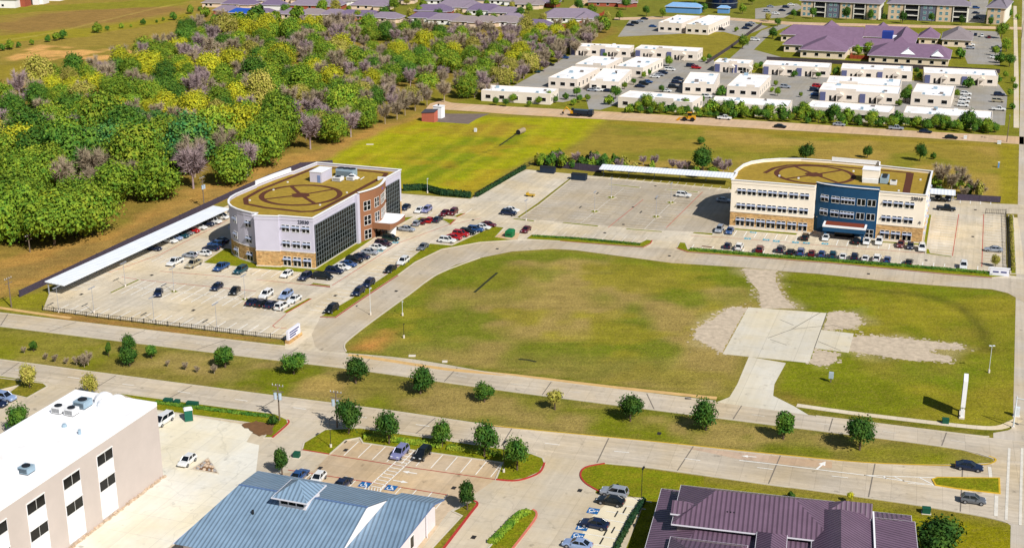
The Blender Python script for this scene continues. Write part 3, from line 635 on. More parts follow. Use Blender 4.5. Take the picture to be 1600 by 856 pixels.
for x in (2.95, 5.8, 8.75, 11.6, 14.5, 17.5, 20.5, 42.8, 45.7, 48.7):
    yb = .4 * x / 23.1 if x < 24 else .37
    for z, h in ((9.7, 1.75), (5.45, 1.75), (.6, 2.3)): window(RB, x, yb - .01, z, .017 if x < 24 else 0, 2.25, h, 2, .35)
def blpt(x):
    for i in range(len(bb) - 1):
        if bb[i][0] <= x <= bb[i + 1][0]:
            t = (x - bb[i][0]) / (bb[i + 1][0] - bb[i][0])
            return bb[i][1] * (1 - t) + bb[i + 1][1] * t, math.atan2(bb[i + 1][1] - bb[i][1], bb[i + 1][0] - bb[i][0])
for x, w, n in ((25.9, 2.1, 2), (28.9, 2.1, 2), (32.3, 3.6, 4), (35.9, 2.1, 2), (38.7, 2.1, 2)):
    y, a = blpt(x)
    for z in (9.45, 5.5): window(RB, x, y - .01, z, a, w, 1.75, n, .2, 1, n == 4 or x < 30)
    if x > 38: window(RB, x, y - .01, .55, a, w, 2.2, n, .2, 2, False)
m = MB(); m.ribbon([(24, 33), (37.4, 32.4), (38, 31.5)], .35, H + .16, 1.0); m.build('raised_parapet', WCAP, RB)
lettering(RB, '23510', 48.9, .22, 12.1, 0, 1.25); lettering(RB, 'A', 51.4, .22, 5.65, 0, 1.05, 'letter')
m = MB(); m.face([(27, .0, 4.25), (37.3, .0, 4.25), (37.6, -4.1, 3.7), (26.8, -4.1, 3.7)]); m.build('canopy_roof', mat('rust_roof', (110, 48, 28), .9, .15, .8), RB)
m = MB(); m.box(26.5, 37.9, -4.4, -4.105, 2.5, 3.55); m.box(26.5, 26.79, -4.1, -.2, 2.5, 3.9); m.box(37.61, 37.9, -4.1, -.2, 2.5, 3.9); m.build('canopy_beam', BLUEW, RB)
m = MB(); m.ribbon([(26.65, -.1), (26.65, -4.25), (37.75, -4.25), (37.75, -.1)], .5, 3.7, .5); m.build('canopy_coping', WCAP, RB)
m = MB(); m.box(29.4, 34.8, -.1, .3, 0, 2.4); m.build('entrance_door', DGLASS, RB)
for x in (27.2, 37.2): MB().box(x - .3, x + .3, -4.1, -3.5, 0, 2.5).build('canopy_column', BLUEW, RB)
penthouse(RB, 34.6, 39.2, 13.2, 17.8, RZ, 3.4, CREAM)
hvac(RB, 39.6, 41.8, 12.2, 17.6, RZ, 1.7, HV, 3); hvac(RB, 42.4, 44.2, 11.6, 13.8, RZ, 1.1, HVW, 1)
m = MB(); m.box(34.8, 39.2, 12.0, 12.8, RZ, RZ + 1.2); m.build('pipe_screen', HVW, RB)
for x, y in ((11.4, 11.2), (17, 10.2), (28, 4), (45, 5), (31, 24), (50, 20)): MB().box(x, x + .5, y, y + .5, RZ, RZ + .4).build('roof_vent', HVW, RB)
for z in (9.7, 5.45, .6):
    for y in (5, 11, 17, 23): window(RB, 52.7 + .3 * y / 29, y, z, math.pi / 2, 2.25, 1.75, 2, .35)
# ------------------------------------------------------------------ foreground buildings
BSEAM = seam('blue_seam_roof', (122, 146, 168), .72, .58, .12); PSEAM = seam('purple_seam_roof', (106, 84, 102), .72, .50, .12)
PALEW = mat('pale_render', (214, 206, 206), .9, .06, .3); BEIGE = mat('beige_render', (190, 178, 170), .92, .08, .18)
WPANEL = mat('white_panel', (232, 232, 234), .7, .04, .4); CHIP = stone('loose_stone', (192, 174, 152), 3.2)
GUT = mat('gutter', (210, 208, 214), .5, .06, 1)
def hip(root, name, x0, x1, y0, y1, z0, zr, i0, i1, m, axis='x', th=.22, yr=.5):
    """hip or gable roof (inset 0 = gable end), ridge along x or y at fraction yr across"""
    b = MB()
    if axis == 'x':
        r = y0 + (y1 - y0) * yr; A, B_, C, D = (x0, y0, z0), (x1, y0, z0), (x1, y1, z0), (x0, y1, z0); P, Q = (x0 + i0, r, zr), (x1 - i1, r, zr)
        b.face([A, B_, Q, P]); b.face([C, D, P, Q]); b.face([D, A, P]); b.face([B_, C, Q])
    else:
        r = x0 + (x1 - x0) * yr; A, B_, C, D = (x0, y0, z0), (x1, y0, z0), (x1, y1, z0), (x0, y1, z0); P, Q = (r, y0 + i0, zr), (r, y1 - i1, zr)
        b.face([B_, C, Q, P]); b.face([D, A, P, Q]); b.face([A, B_, P]); b.face([C, D, Q])
    o = b.build(name, m, root); planar_uv(o)
    f = MB(); f.ribbon([(x0, y0), (x1, y0), (x1, y1), (x0, y1)], .14, z0 - th, th - .01, closed=True); f.build('gutter', GUT, o)
    return o
WB = thing('white_roof_building', (-60.6, 206.6, 0), BA, 'beige multi-storey building with a flat white roof and columns of dark windows', 'building')
HW = 13.9
m = MB(); m.prism([(-62, 0), (0, 0), (0, 16.5), (-62, 16.5)], .0, HW - .6); m.build('wall', BEIGE, WB)
m = MB(); m.ribbon([(-62, .15), (-.15, .15), (-.15, 16.35), (-62, 16.35)], .36, HW - .595, .72, closed=True); m.build('parapet', WPANEL, WB)
m = MB(); m.prism([(-61.8, .35), (-.35, .35), (-.35, 16.15), (-61.8, 16.15)], HW - .59, HW - .45); m.build('roof', WHITE_ROOF, WB)
for i in range(5):
    x0, x1 = -17.1 - 8.45 * i, -12.95 - 8.45 * i
    m = MB(); m.box(x0, x1, -.06, .02, .5, 11.75); m.build('white_panel', WPANEL, WB)
    for z in (5.35, 9.85):
        w_ = MB().box(x0 + .12, x1 - .12, -.10, -.02, z, z + 1.8).build('window', DGLASS, WB); f = MB()
        f.box(x0 + .02, x1 - .02, -.14, -.02, z - .1, z); f.box(x0 + .02, x1 - .02, -.20, -.02, z + 1.8, z + 1.92); f.box((x0 + x1) / 2 - .03, (x0 + x1) / 2 + .03, -.12, -.1, z, z + 1.8); f.build('frame', FRAMEW, w_)
m = MB(); r = random.Random(5)
for i in range(150):
    x = -61 + i * .41; m.box(x, x + r.uniform(.25, .42), -r.uniform(.35, .7), 0, 0, r.uniform(.12, .42), tx=.04, ty=.04)
m.build('stone_edging', CHIP, WB)
hz = HW - .45
for y in (10.4, 13.0): hvac(WB, -8.8, -7.0, y, y + 1.8, hz, 1.2, HVW, 1)
hvac(WB, -5.8, -3.4, 10.4, 12.6, hz, 1.3, HV, 1); hvac(WB, -29.0, -27.2, 3.4, 5.2, hz, 1.1, HV, 1)
m = MB(); m.box(-62, -31, 3.2, 12.5, hz, hz + 1.9); m.build('raised_roof', WPANEL, WB)
m = MB(); r = random.Random(9)
for (cx, cy, s) in ((-1.8, 9.2, 1.9), (-1.2, 7.0, 1.5), (-3.0, 8.0, 1.6)):
    n = len(m.v); 
    for j in range(5):
        for i in range(10):
            a = 6.2832 * i / 10; q = math.cos(j * .39); m.v.append((cx + s * q * math.cos(a) * r.uniform(.85, 1.1), cy + s * q * math.sin(a) * r.uniform(.85, 1.1), hz + s * .95 * math.sin(j * .39) + .02))
    for j in range(4):
        for i in range(10): m.f.append((n + j * 10 + i, n + j * 10 + (i + 1) % 10, n + j * 10 + 10 + (i + 1) % 10, n + j * 10 + 10 + i)); m.m.append(0)
    m.f.append(tuple(n + 40 + i for i in range(10))); m.m.append(0)
m.build('membrane_hood', WHITE_ROOF, WB)
m = MB(); m.tube((-14, 5.2, hz), (-14, 5.2, hz + .8), .25); m.build('roof_vent', HV, WB)
m = MB(); m.tube((-12.4, 9.4, hz), (-12.4, 9.4, hz + .5), .45, .3); m.build('roof_vent', HV, WB)

def uv2w(u, v): return UV_U * u + UV_V * v
o_ = uv2w(-90, 162)
BB = thing('blue_roof_building', (o_.x, o_.y, 0), R(-19.4), 'low pale building with a blue standing seam metal roof and a square cupola', 'building')
def T(u, v, z): return (u + 90, v - 162, z)
m = MB(); m.box(-16.1, 9.0, -11.2, 12.2, 0, 3.55); m.build('wall', PALEW, BB)
m = MB(); m.box(9.0, 15.4, -26, 12.6, 0, 3.9); m.build('wing_wall', PALEW, BB)
b = MB(); b.face([T(-107.3, 150, 3.7), T(-80.9, 150, 3.7), T(-80.9, 163, 8), T(-103.3, 163, 8)]); b.face([T(-80.9, 175.4, 3.9), T(-107.3, 175.4, 3.9), T(-103.3, 163, 8), T(-80.9, 163, 8)])
b.face([T(-107.3, 175.4, 3.9), T(-107.3, 150, 3.7), T(-103.3, 163, 8)]); main = b.build('roof', BSEAM, BB); planar_uv(main)
m = MB(); m.ribbon([(-17.3, 13.4), (-17.3, -12)], .16, 3.55, .25); m.ribbon([(-17.3, 13.4), (9, 13.4)], .16, 3.62, .25); m.build('gutter', GUT, main)
m = MB(); m.add([T(-81.05, 150.2, 3.6), T(-81.05, 175.2, 3.8), T(-81.05, 163, 7.9), T(-81.25, 150.2, 3.6), T(-81.25, 175.2, 3.8), T(-81.25, 163, 7.9)], [(0, 1, 2), (5, 4, 3), (1, 0, 3, 4)]); m.build('gable_wall', mat('white_render', (236, 230, 228), .9, .04, .3), BB)
m = MB(); m.bar(T(-103.3, 163, 7.98), T(-80.8, 163, 7.98), .35, .1); m.build('ridge_cap', mat('blue_trim', (88, 112, 150), .5), main)
b = MB(); b.face([T(-81.0, 136, 4.2), T(-73.6, 136, 4.2), T(-73.6, 172, 5.4), T(-81.0, 171.2, 5.5)]); b.face([T(-73.6, 172, 5.4), T(-73.6, 176.2, 4.1), T(-81.0, 175.9, 4.1), T(-81.0, 171.2, 5.5)])
wr = b.build('wing_roof', BSEAM, BB); planar_uv(wr)
m = MB(); m.add([T(-73.6, 136, 3.9), T(-73.6, 172, 5.1), T(-73.6, 176.2, 3.8), T(-73.6, 136, 4.2), T(-73.6, 172, 5.41), T(-73.6, 176.2, 4.11)], [(0, 1, 4, 3), (1, 2, 5, 4)]); m.build('rake_trim', mat('blue_trim', (88, 112, 150)), wr)
m = MB(); m.add([(15.35, -26, 3.85), (15.35, 10, 3.85), (15.35, 13, 3.85), (15.35, -26, 4.15), (15.35, 10, 5.3), (15.35, 13, 4.3)], [(0, 1, 4, 3), (1, 2, 5, 4)]); m.build('wing_gable', PALEW, BB)
m = MB(); m.box(-4.7, -.1, -1.6, 3.0, 6.3, 9.0); cu = m.build('cupola', PALEW, BB)
b = MB(); ap = (-2.4, .7, 10.9); q = [(-5.4, -2.5, 8.9), (.6, -2.5, 8.9), (.6, 3.9, 8.9), (-5.4, 3.9, 8.9)]
for i in range(4): b.face([q[i], q[(i + 1) % 4], ap])
planar_uv(b.build('cupola_roof', BSEAM, cu)); m = MB(); m.ribbon(q, .2, 8.7, .2, closed=True); m.face([(x, y, 8.69) for x, y, z in reversed(q)]); m.build('eave', GUT, cu)
for i in range(3): MB().box(-4.35 + 1.38 * i, -3.2 + 1.38 * i, -1.64, -1.5, 7.6, 8.55).build('window', GGLASS, cu)
for v in (-3.6, 3.2, -10): window(BB, 15.4, v, 1.0, math.pi / 2, 1.3, 2.0, 1, .3, 1, False)
m = MB(); m.tube((15.75, 8.4, 0), (15.75, 8.4, 4.0), .09, n=6); m.tube((15.75, 8.4, 4.0), (15.3, 8.4, 4.3), .09, n=6); m.build('downpipe', GUT, BB)
m = MB(); m.tube((-8, -4, 6.2), (-8, -4, 7.0), .2); m.build('roof_vent', DARK, BB)

PB = thing('purple_roof_building', (24.5, 194.1, 0), R(-13.37), 'low building under many purple standing seam metal hip roofs', 'building')
m = MB(); m.box(1.5, 38.2, -44, -1, 0, 3.9); m.build('wall', PALEW, PB)
hip(PB, 'roof', 0, 39.3, -44, 0, 4.2, 6.1, 8.5, 8.5, PSEAM, 'x', yr=.80)
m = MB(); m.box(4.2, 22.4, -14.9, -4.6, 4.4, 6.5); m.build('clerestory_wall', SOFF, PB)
hip(PB, 'upper_roof', 3.4, 27.5, -15.6, -2.6, 6.55, 9.6, 6.0, 6.0, PSEAM, 'x', yr=.5)
hip(PB, 'gable_roof', 3.0, 9, -13.4, -9.6, 7.1, 8.4, 0, 4, PSEAM, 'x')
hip(PB, 'right_roof', 24.2, 33.2, -26, -5.5, 6.3, 9.0, 3, 4.2, PSEAM, 'y', yr=.45)
hip(PB, 'dormer_roof', 25.6, 33.0, -7.4, -3.4, 6.6, 8.3, 3.2, 0, PSEAM, 'x')
hip(PB, 'end_roof', 32.8, 39.5, -30, -4.6, 5.6, 6.6, 0, 2.5, PSEAM, 'y', yr=.1)
m = MB(); m.box(33.1, 33.35, -30, -5.2, 5.2, 6.9); m.build('white_fascia', WPANEL, PB)
m = MB(); m.box(16.6, 20.2, -24, -18.6, 5.2, 6.7); m.build('porch_wall', PALEW, PB); hip(PB, 'porch_roof', 16.2, 20.6, -24, -15.2, 6.7, 8.0, 2, 2.4, PSEAM, 'y')
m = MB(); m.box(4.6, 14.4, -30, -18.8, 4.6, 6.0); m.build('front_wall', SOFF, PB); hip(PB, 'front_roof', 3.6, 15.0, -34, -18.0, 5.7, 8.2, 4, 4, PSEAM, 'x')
for x, y in ((11.5, -12.6), (12.0, -12.6), (12.5, -12.6)): m = MB().tube((x, y, 7.4), (x, y, 8.1), .1, n=6).build('vent_pipe', DARK, PB)
m = MB().tube((28.6, -17, 7.6), (28.6, -17, 8.6), .16, n=6).build('vent_pipe', DARK, PB)
m = MB().tube((36.5, -16, 5.9), (36.5, -16, 6.6), .14, n=6).build('vent_pipe', DARK, PB)

# ------------------------------------------------------------------ office park: flat white roofs
OFFW = mat('office_cream', (220, 208, 194), .92, .07, .2, kind='Object'); SHADEB = mat('recess_shade_blue', (88, 92, 128), .8, .1, .5)
def office(FL, FR, BR, label, depth=None, style='plain', Hh=4.6):
    a, b, c = at(*FL, Hh), at(*FR, Hh), at(*BR, Hh); d = b - a; ang = math.atan2(d.y, d.x); w = d.length
    nrm = Vector((-math.sin(ang), math.cos(ang), 0)); dp = depth or max(8, (c - b).dot(nrm))
    t = thing('office_pavilion', (a.x, a.y, 0), ang, label, 'office', 'flat white roofed office pavilions beyond the far road')
    m = MB(); m.prism([(0, 0), (w, 0), (w, dp), (0, dp)], 0, Hh - .5); m.build('wall', OFFW, t)
    m = MB(); m.ribbon([(.1, .1), (w - .1, .1), (w - .1, dp - .1), (.1, dp - .1)], .24, Hh - .5, .5, closed=True); m.build('parapet', OFFW, t)
    m = MB(); m.prism([(.25, .25), (w - .25, .25), (w - .25, dp - .25), (.25, dp - .25)], Hh - .49, Hh - .30); m.build('roof', WHITE_ROOF, t)
    if style == 'plain':
        n = max(3, int(w / 6))
        for i in range(n): window(t, w * (i + .5) / n, 0, 1.3, 0, 2.2, 1.5, 1, .3, 1, False)
    else:
        n = max(2, int(round(w / 17))); s = w / n
        for i in range(n):
            x = s * i + .6
            MB().box(x, x + 2.2, -.5, .02, 0, Hh - .9).build('recess_shade_block', SHADEB, t)  # blue block stands for the shade inside an entrance recess
            for q in (3.8, 5.8): MB().box(x + q, x + q + .9, -.06, .02, 0, 2.3).build('door', DGLASS, t)
            p = MB(); p.prism([(x + 6.8, -2.4), (x + 9.6, -2.4), (x + 9.6, .02), (x + 6.8, .02)], 2.6, 3.1); p.box(x + 6.9, x + 7.2, -2.3, -2.0, 0, 2.6); p.box(x + 9.2, x + 9.5, -2.3, -2.0, 0, 2.6)
            p.add([(x + 6.7, -2.5, 3.11), (x + 9.7, -2.5, 3.11), (x + 8.2, -2.5, 4.0), (x + 6.7, 0, 3.11), (x + 9.7, 0, 3.11), (x + 8.2, 0, 4.0)], [(0, 1, 2), (0, 2, 5, 3), (1, 4, 5, 2)])
            p.build('porch', OFFW, t); window(t, min(x + 12, w - 1.5), 0, 1.2, 0, 2.2, 1.5, 1, .3, 1, False)
    k = max(3, int(dp / 5))
    for i in range(k): window(t, w, dp * (i + .5) / k, 1.1, math.pi / 2, 1.4, 1.7, 1, .3, 1, False)
    ro = random.Random(int(FL[0] * 3 + FL[1]))
    for i in range(3):
        x, y = ro.uniform(2, w - 3), ro.uniform(2.5, dp - 3); s_ = ro.uniform(.6, 1.5); MB().box(x, x + s_ * 1.3, y, y + s_, Hh - .3, Hh + ro.uniform(.2, .9)).build('roof_unit', (HV, HVW, SOFF)[i], t)
    if ro.random() < .6: x = ro.uniform(0, w * .6); MB().box(x, x + w * .25, -.02, .5, Hh + .01, Hh + .9).build('raised_parapet', OFFW, t)
    for i in range(max(2, int(w / 16))):
        x = w * (i + .6) / max(2, int(w / 16)); MB().box(x - .5, x + .5, 1, 2.0, Hh - .3, Hh + .55).build('roof_unit', HV, t)
    return t
office((752, 141), (860, 147), (881, 139), 'white-roofed office pavilion at the left end of the far road')
office((857, 121), (902, 124), (935, 106), 'plain white-roofed office pavilion, front left of the block of four')
office((921, 126), (967, 128), (1000, 109), 'plain white-roofed office pavilion, front right of the block of four')
office((899, 100), (947, 103), (974, 90), 'plain white-roofed office pavilion, rear left of the block of four')
office((962, 103), (1005, 106), (1034, 91), 'plain white-roofed office pavilion, rear right of the block of four')
office((891, 72), (984, 76), (992, 71), 'long white-roofed pavilion with porches, beside the scrub at upper left', None, 'porch')
office((992, 76), (1090, 81), (1097, 75), 'long white-roofed pavilion with porches bordering the mown square', None, 'porch')
office((1116, 97), (1170, 100), (1177, 94), 'short white-roofed pavilion with one porch by the clinic driveway', None, 'porch')
office((1067, 130), (1116, 132), (1139, 115), 'plain white-roofed pavilion between the car park and its twin to the right')
office((1136, 134), (1187, 137), (1208, 118), 'plain white-roofed pavilion right of the central car park, second of the pair')
office((966, 151), (1082, 160), (1099, 150), 'long white-roofed roadside pavilion behind four round trees, left of three')
office((1109, 160), (1232, 167), (1245, 157), 'long white-roofed roadside pavilion, middle of the row along the far road')
office((1259, 166), (1390, 176), (1396, 166), 'long white-roofed roadside pavilion second from the cross street')
office((1412, 176), (1550, 185), (1553, 174), 'long white-roofed roadside pavilion nearest the cross street')
office((1280, 140), (1405, 147), (1412, 136), 'white-roofed pavilion with dark porches in front of its twin', None, 'porch')
office((1291, 129), (1407, 135), (1414, 124), 'white-roofed pavilion tucked behind its porched twin')
office((1424, 147), (1487, 151), (1490, 134), 'square white-roofed pavilion beside the right-hand parking rows')
office((1192, 101), (1296, 106), (1301, 99), 'porched white-roofed pavilion below the left end of the purple clinic', None, 'porch')
office((1314, 107), (1426, 112), (1429, 104), 'porched white-roofed pavilion below the middle of the purple clinic', None, 'porch')
office((1444, 114), (1560, 119), (1562, 110), 'porched white-roofed pavilion at the cross street end of its row', None, 'porch')
office((1029, 35), (1065, 37), (1087, 25), 'plain white-roofed office beyond the mown square, left of two', None, 'plain', 5.5)
office((1072, 38), (1107, 40), (1130, 25), 'plain white-roofed office beyond the mown square, right of two', None, 'plain', 5.5)

# ------------------------------------------------------------------ clinic under purple hip roofs
SHPURP = mat('purple_shingle', (118, 94, 116), .9, .14, .5); CLW = mat('clinic_cream', (214, 196, 172), .9, .08, .3); SHGREY = mat('grey_shingle', (128, 118, 120), .9, .14, .5)
CLN = thing('clinic', (146.0, 700.8, 0), R(-19.4), 'sprawling single-storey clinic under many purple shingled hip roofs', 'clinic')
def wing(x0, x1, y0, y1, zr, i0, i1, axis='x', m=None, hw=4.0):
    MB().box(x0 + .8, x1 - .8, y0 + .8, y1 - .8, 0, hw).build('wall', CLW, CLN); hip(CLN, 'roof', x0, x1, y0, y1, hw, zr, i0, i1, m or SHPURP, axis)
    n = int((x1 - x0) / 5)
    for i in range(n): window(CLN, x0 + (x1 - x0) * (i + .5) / n, y0 + .8, 1.1, 0, 1.8, 1.5, 1, .3, 1, False)
wing(-8, 36, 24, 40, 8.6, 6, 0); wing(36, 64, 30, 48, 9.0, 0, 6); wing(-1, 34, -13, 6, 8.6, 7, 0); wing(9.6, 33.2, -29, -4, 9.2, 6, 6, 'y')
wing(32, 54, -7, 4, 7.6, 0, 0); wing(44, 83, -36, -5, 8.6, 9, 6, 'x'); wing(51, 64, -6, 44, 9.4, 4, 6, 'y'); wing(64, 75, 36, 54, 8.2, 5, 5, 'y'); wing(10, 22, 36, 60, 8.8, 5, 5, 'y'); wing(38, 50, 40, 62, 8.8, 5, 5, 'y')
wing(76, 92, 34, 62, 8.4, 6, 6, 'y', SHGREY)
for x, y, w_, h_ in ((21.4, -24.2, 9, 3), (63, -33, 7, 2.2), (77, -35.4, 6, 2.2)):
    m = MB(); m.add([(x - w_ / 2, y - .6, 5.0), (x + w_ / 2, y - .6, 5.0), (x, y + 1.4, 5.0 + h_)], [(0, 1, 2)]); m.add([(x - w_ / 2, y + 8, 5.2), (x, y + 8, 5.2 + h_), (x, y + 1.4, 5.0 + h_), (x - w_ / 2, y - .6, 5.0)], [(0, 1, 2, 3)]); m.build('white_gable', WPANEL, CLN)
MB().box(46.5, 52, 18, 24, 0, 8.6).build('blue_tower', mat('deep_blue_render', (36, 58, 140), .7, .1, .4), CLN)
MB().box(52, 58, 19, 23, 0, 6.4).build('link_wall', WPANEL, CLN)
fo = thing('timber_fence', tuple(at(1328, 92)), R(-19.4), 'red-brown timber fence round the clinic garden', 'fence'); m = MB(); m.box(0, 12, -.1, .1, 0, 1.9); m.box(11.9, 12.1, .1, 8, 0, 1.9); m.box(-.1, .1, .1, 10, 0, 1.9); m.build('boards', mat('red_timber', (140, 60, 34), .9, .2, 1.5), fo)
for i in range(7): MB().box(i * 1.99 - .06, i * 1.99 + .06, -.2, -.11, 0, 2.05).build('post', mat('red_timber', (140, 60, 34)), fo)

# ------------------------------------------------------------------ apartments, tower and the suburb
APT = [mat('apartment_tan', (196, 174, 146), .9, .1, .3), mat('apartment_white', (214, 210, 200), .9, .06, .3), mat('apartment_slate', (92, 96, 112), .9, .1, .3)]
AROOF = mat('slate_roof', (122, 114, 124), .9, .14, .4); TEAL = glass('teal_glass', (60, 116, 128), .12)
def apartment(pl, pr, label, depth=18, storeys=3):
    a, b = at(*pl), at(*pr); d = b - a; w = d.length; ang = math.atan2(d.y, d.x); Hh = 3.3 * storeys
    t = thing('apartment_block', (a.x, a.y, 0), ang, label, 'apartment block', 'apartment blocks beyond the clinic')
    MB().box(0, w, 1.8, depth, 0, Hh).build('wall', APT[1], t); n = int(w / 8); s = w / n
    for i in range(n):
        m_ = APT[(0, 1, 2, 0, 1, 0, 2)[i % 7]]; x0, x1 = s * i + .3, s * (i + 1) - .5; balc = i % 3 == 1
        if balc:
            for z in range(storeys):
                MB().box(x0 + .6, x1 - .6, 1.70, 1.79, 3.3 * z + .2, 3.3 * z + 2.7).build('balcony_door', DARK, t)
                MB().box(x0, x1, 0, 1.69, 3.3 * z + 2.75, 3.3 * z + 3.25).build('balcony_slab', APT[1], t)
                MB().box(x0, x1, -.03, .05, 3.3 * z + .2, 3.3 * z + 1.15).build('balcony_rail', DARK, t)
            for q in (x0, x1 - .5): MB().box(q, q + .5, -.06, 1.69, 0, Hh).build('balcony_pier', m_, t)
        else:
            MB().box(x0, x1, .2, 1.79, 0, Hh - .01).build('bay', m_, t)
            for z in range(storeys):
                for q in (.3, .7): window(t, x0 + (x1 - x0) * q, .2, 3.3 * z + .8, 0, 1.7, 1.7, 1, .3, 2, False, TEAL)
    hip(t, 'roof', -1, w + 1, -.6, depth + 1, Hh, Hh + 4.2, 7, 7, AROOF); return t
apartment((1250, 26), (1373, 32), 'three-storey apartment block with balconies, left of the pair'); apartment((1386, 31), (1512, 36), 'three-storey apartment block with balconies, right of the pair')
apartment((1540, 38), (1568, 39.5), 'narrow tan apartment wing beside the cross street', 40)
tw = thing('glass_tower', tuple(at(1131, 15)), 0, 'round dark blue glass office tower at the top edge', 'tower'); rr = 10.5
m = MB(); m.tube((0, rr, 0), (0, rr, 26), rr, n=40); m.build('glazing', glass('navy_glass', (14, 26, 54), .08), tw)
for z in (3.4, 7.0, 10.6, 14.2, 17.8): m = MB(); m.tube((0, rr, z), (0, rr, z + .35), rr + .12, n=40); m.build('floor_band', MULL, tw)
bl = thing('blue_roof_store', tuple(at(1040, 20)), R(-19.4), 'small building with a pale blue roof beside the round glass tower', 'building'); MB().box(0, 22, 0, 10, 0, 4).build('wall', mat('sky_blue_render', (92, 140, 190), .8, .1, .4), bl); hip(bl, 'roof', -.6, 22.6, -.6, 10.6, 4, 6.2, 4, 4, mat('sky_blue_roof', (120, 160, 200), .7, .12, .4))
bk = thing('blue_kiosk', tuple(at(1121, 21)), R(-19.4), 'small pale blue kiosk in front of the round glass tower', 'kiosk'); MB().box(0, 7, 0, 5, 0, 3.4).build('wall', mat('sky_blue_render', (92, 140, 190)), bk); hip(bk, 'roof', -.5, 7.5, -.5, 5.5, 3.4, 4.8, 2, 2, mat('sky_blue_roof', (120, 160, 200)))
HR = [mat('mauve_shingle', (126, 114, 128), .9, .12, .5), mat('plum_shingle', (108, 94, 118), .9, .12, .5), mat('taupe_shingle', (134, 122, 122), .9, .12, .5), mat('tarp_blue', (36, 78, 160), .6, .15, .5)]
HWL = [mat('house_cream', (210, 188, 164), .9, .1, .4), mat('house_white', (222, 220, 216), .9, .06, .4), mat('house_brick', (150, 78, 58), .95, .18, 1.2)]
r = random.Random(21)
def house(px, py, w, d, rot, roofc, wallc, label, two=False):
    p = at(px, py); t = thing('suburban_house', (p.x, p.y, 0), R(rot), label, 'house', 'suburban houses beyond the wood'); h = 5.6 if two else 3.0
    MB().box(-w / 2, w / 2, 0, d, 0, h).build('wall', HWL[wallc], t); zr = h + min(w, d) * .26
    hip(t, 'roof', -w / 2 - .6, w / 2 + .6, -.6, d + .6, h, zr, min(w, d) * .45, min(w, d) * .45, HR[roofc], 'x' if w > d else 'y')
    if w > 15: hip(t, 'gable_roof', w * .1, w * .42, -4, d * .6, h + .02, h + w * .09, 2.5, 3, HR[roofc], 'y'); MB().box(w * .1 + .6, w * .42 - .6, -3.4, .0, 0, h).build('front_room', HWL[wallc], t)
    for q in (-.3, -.1): window(t, w * q, 0, 1.0, 0, 1.6, 1.4, 1, .3, 1, False)
    return t
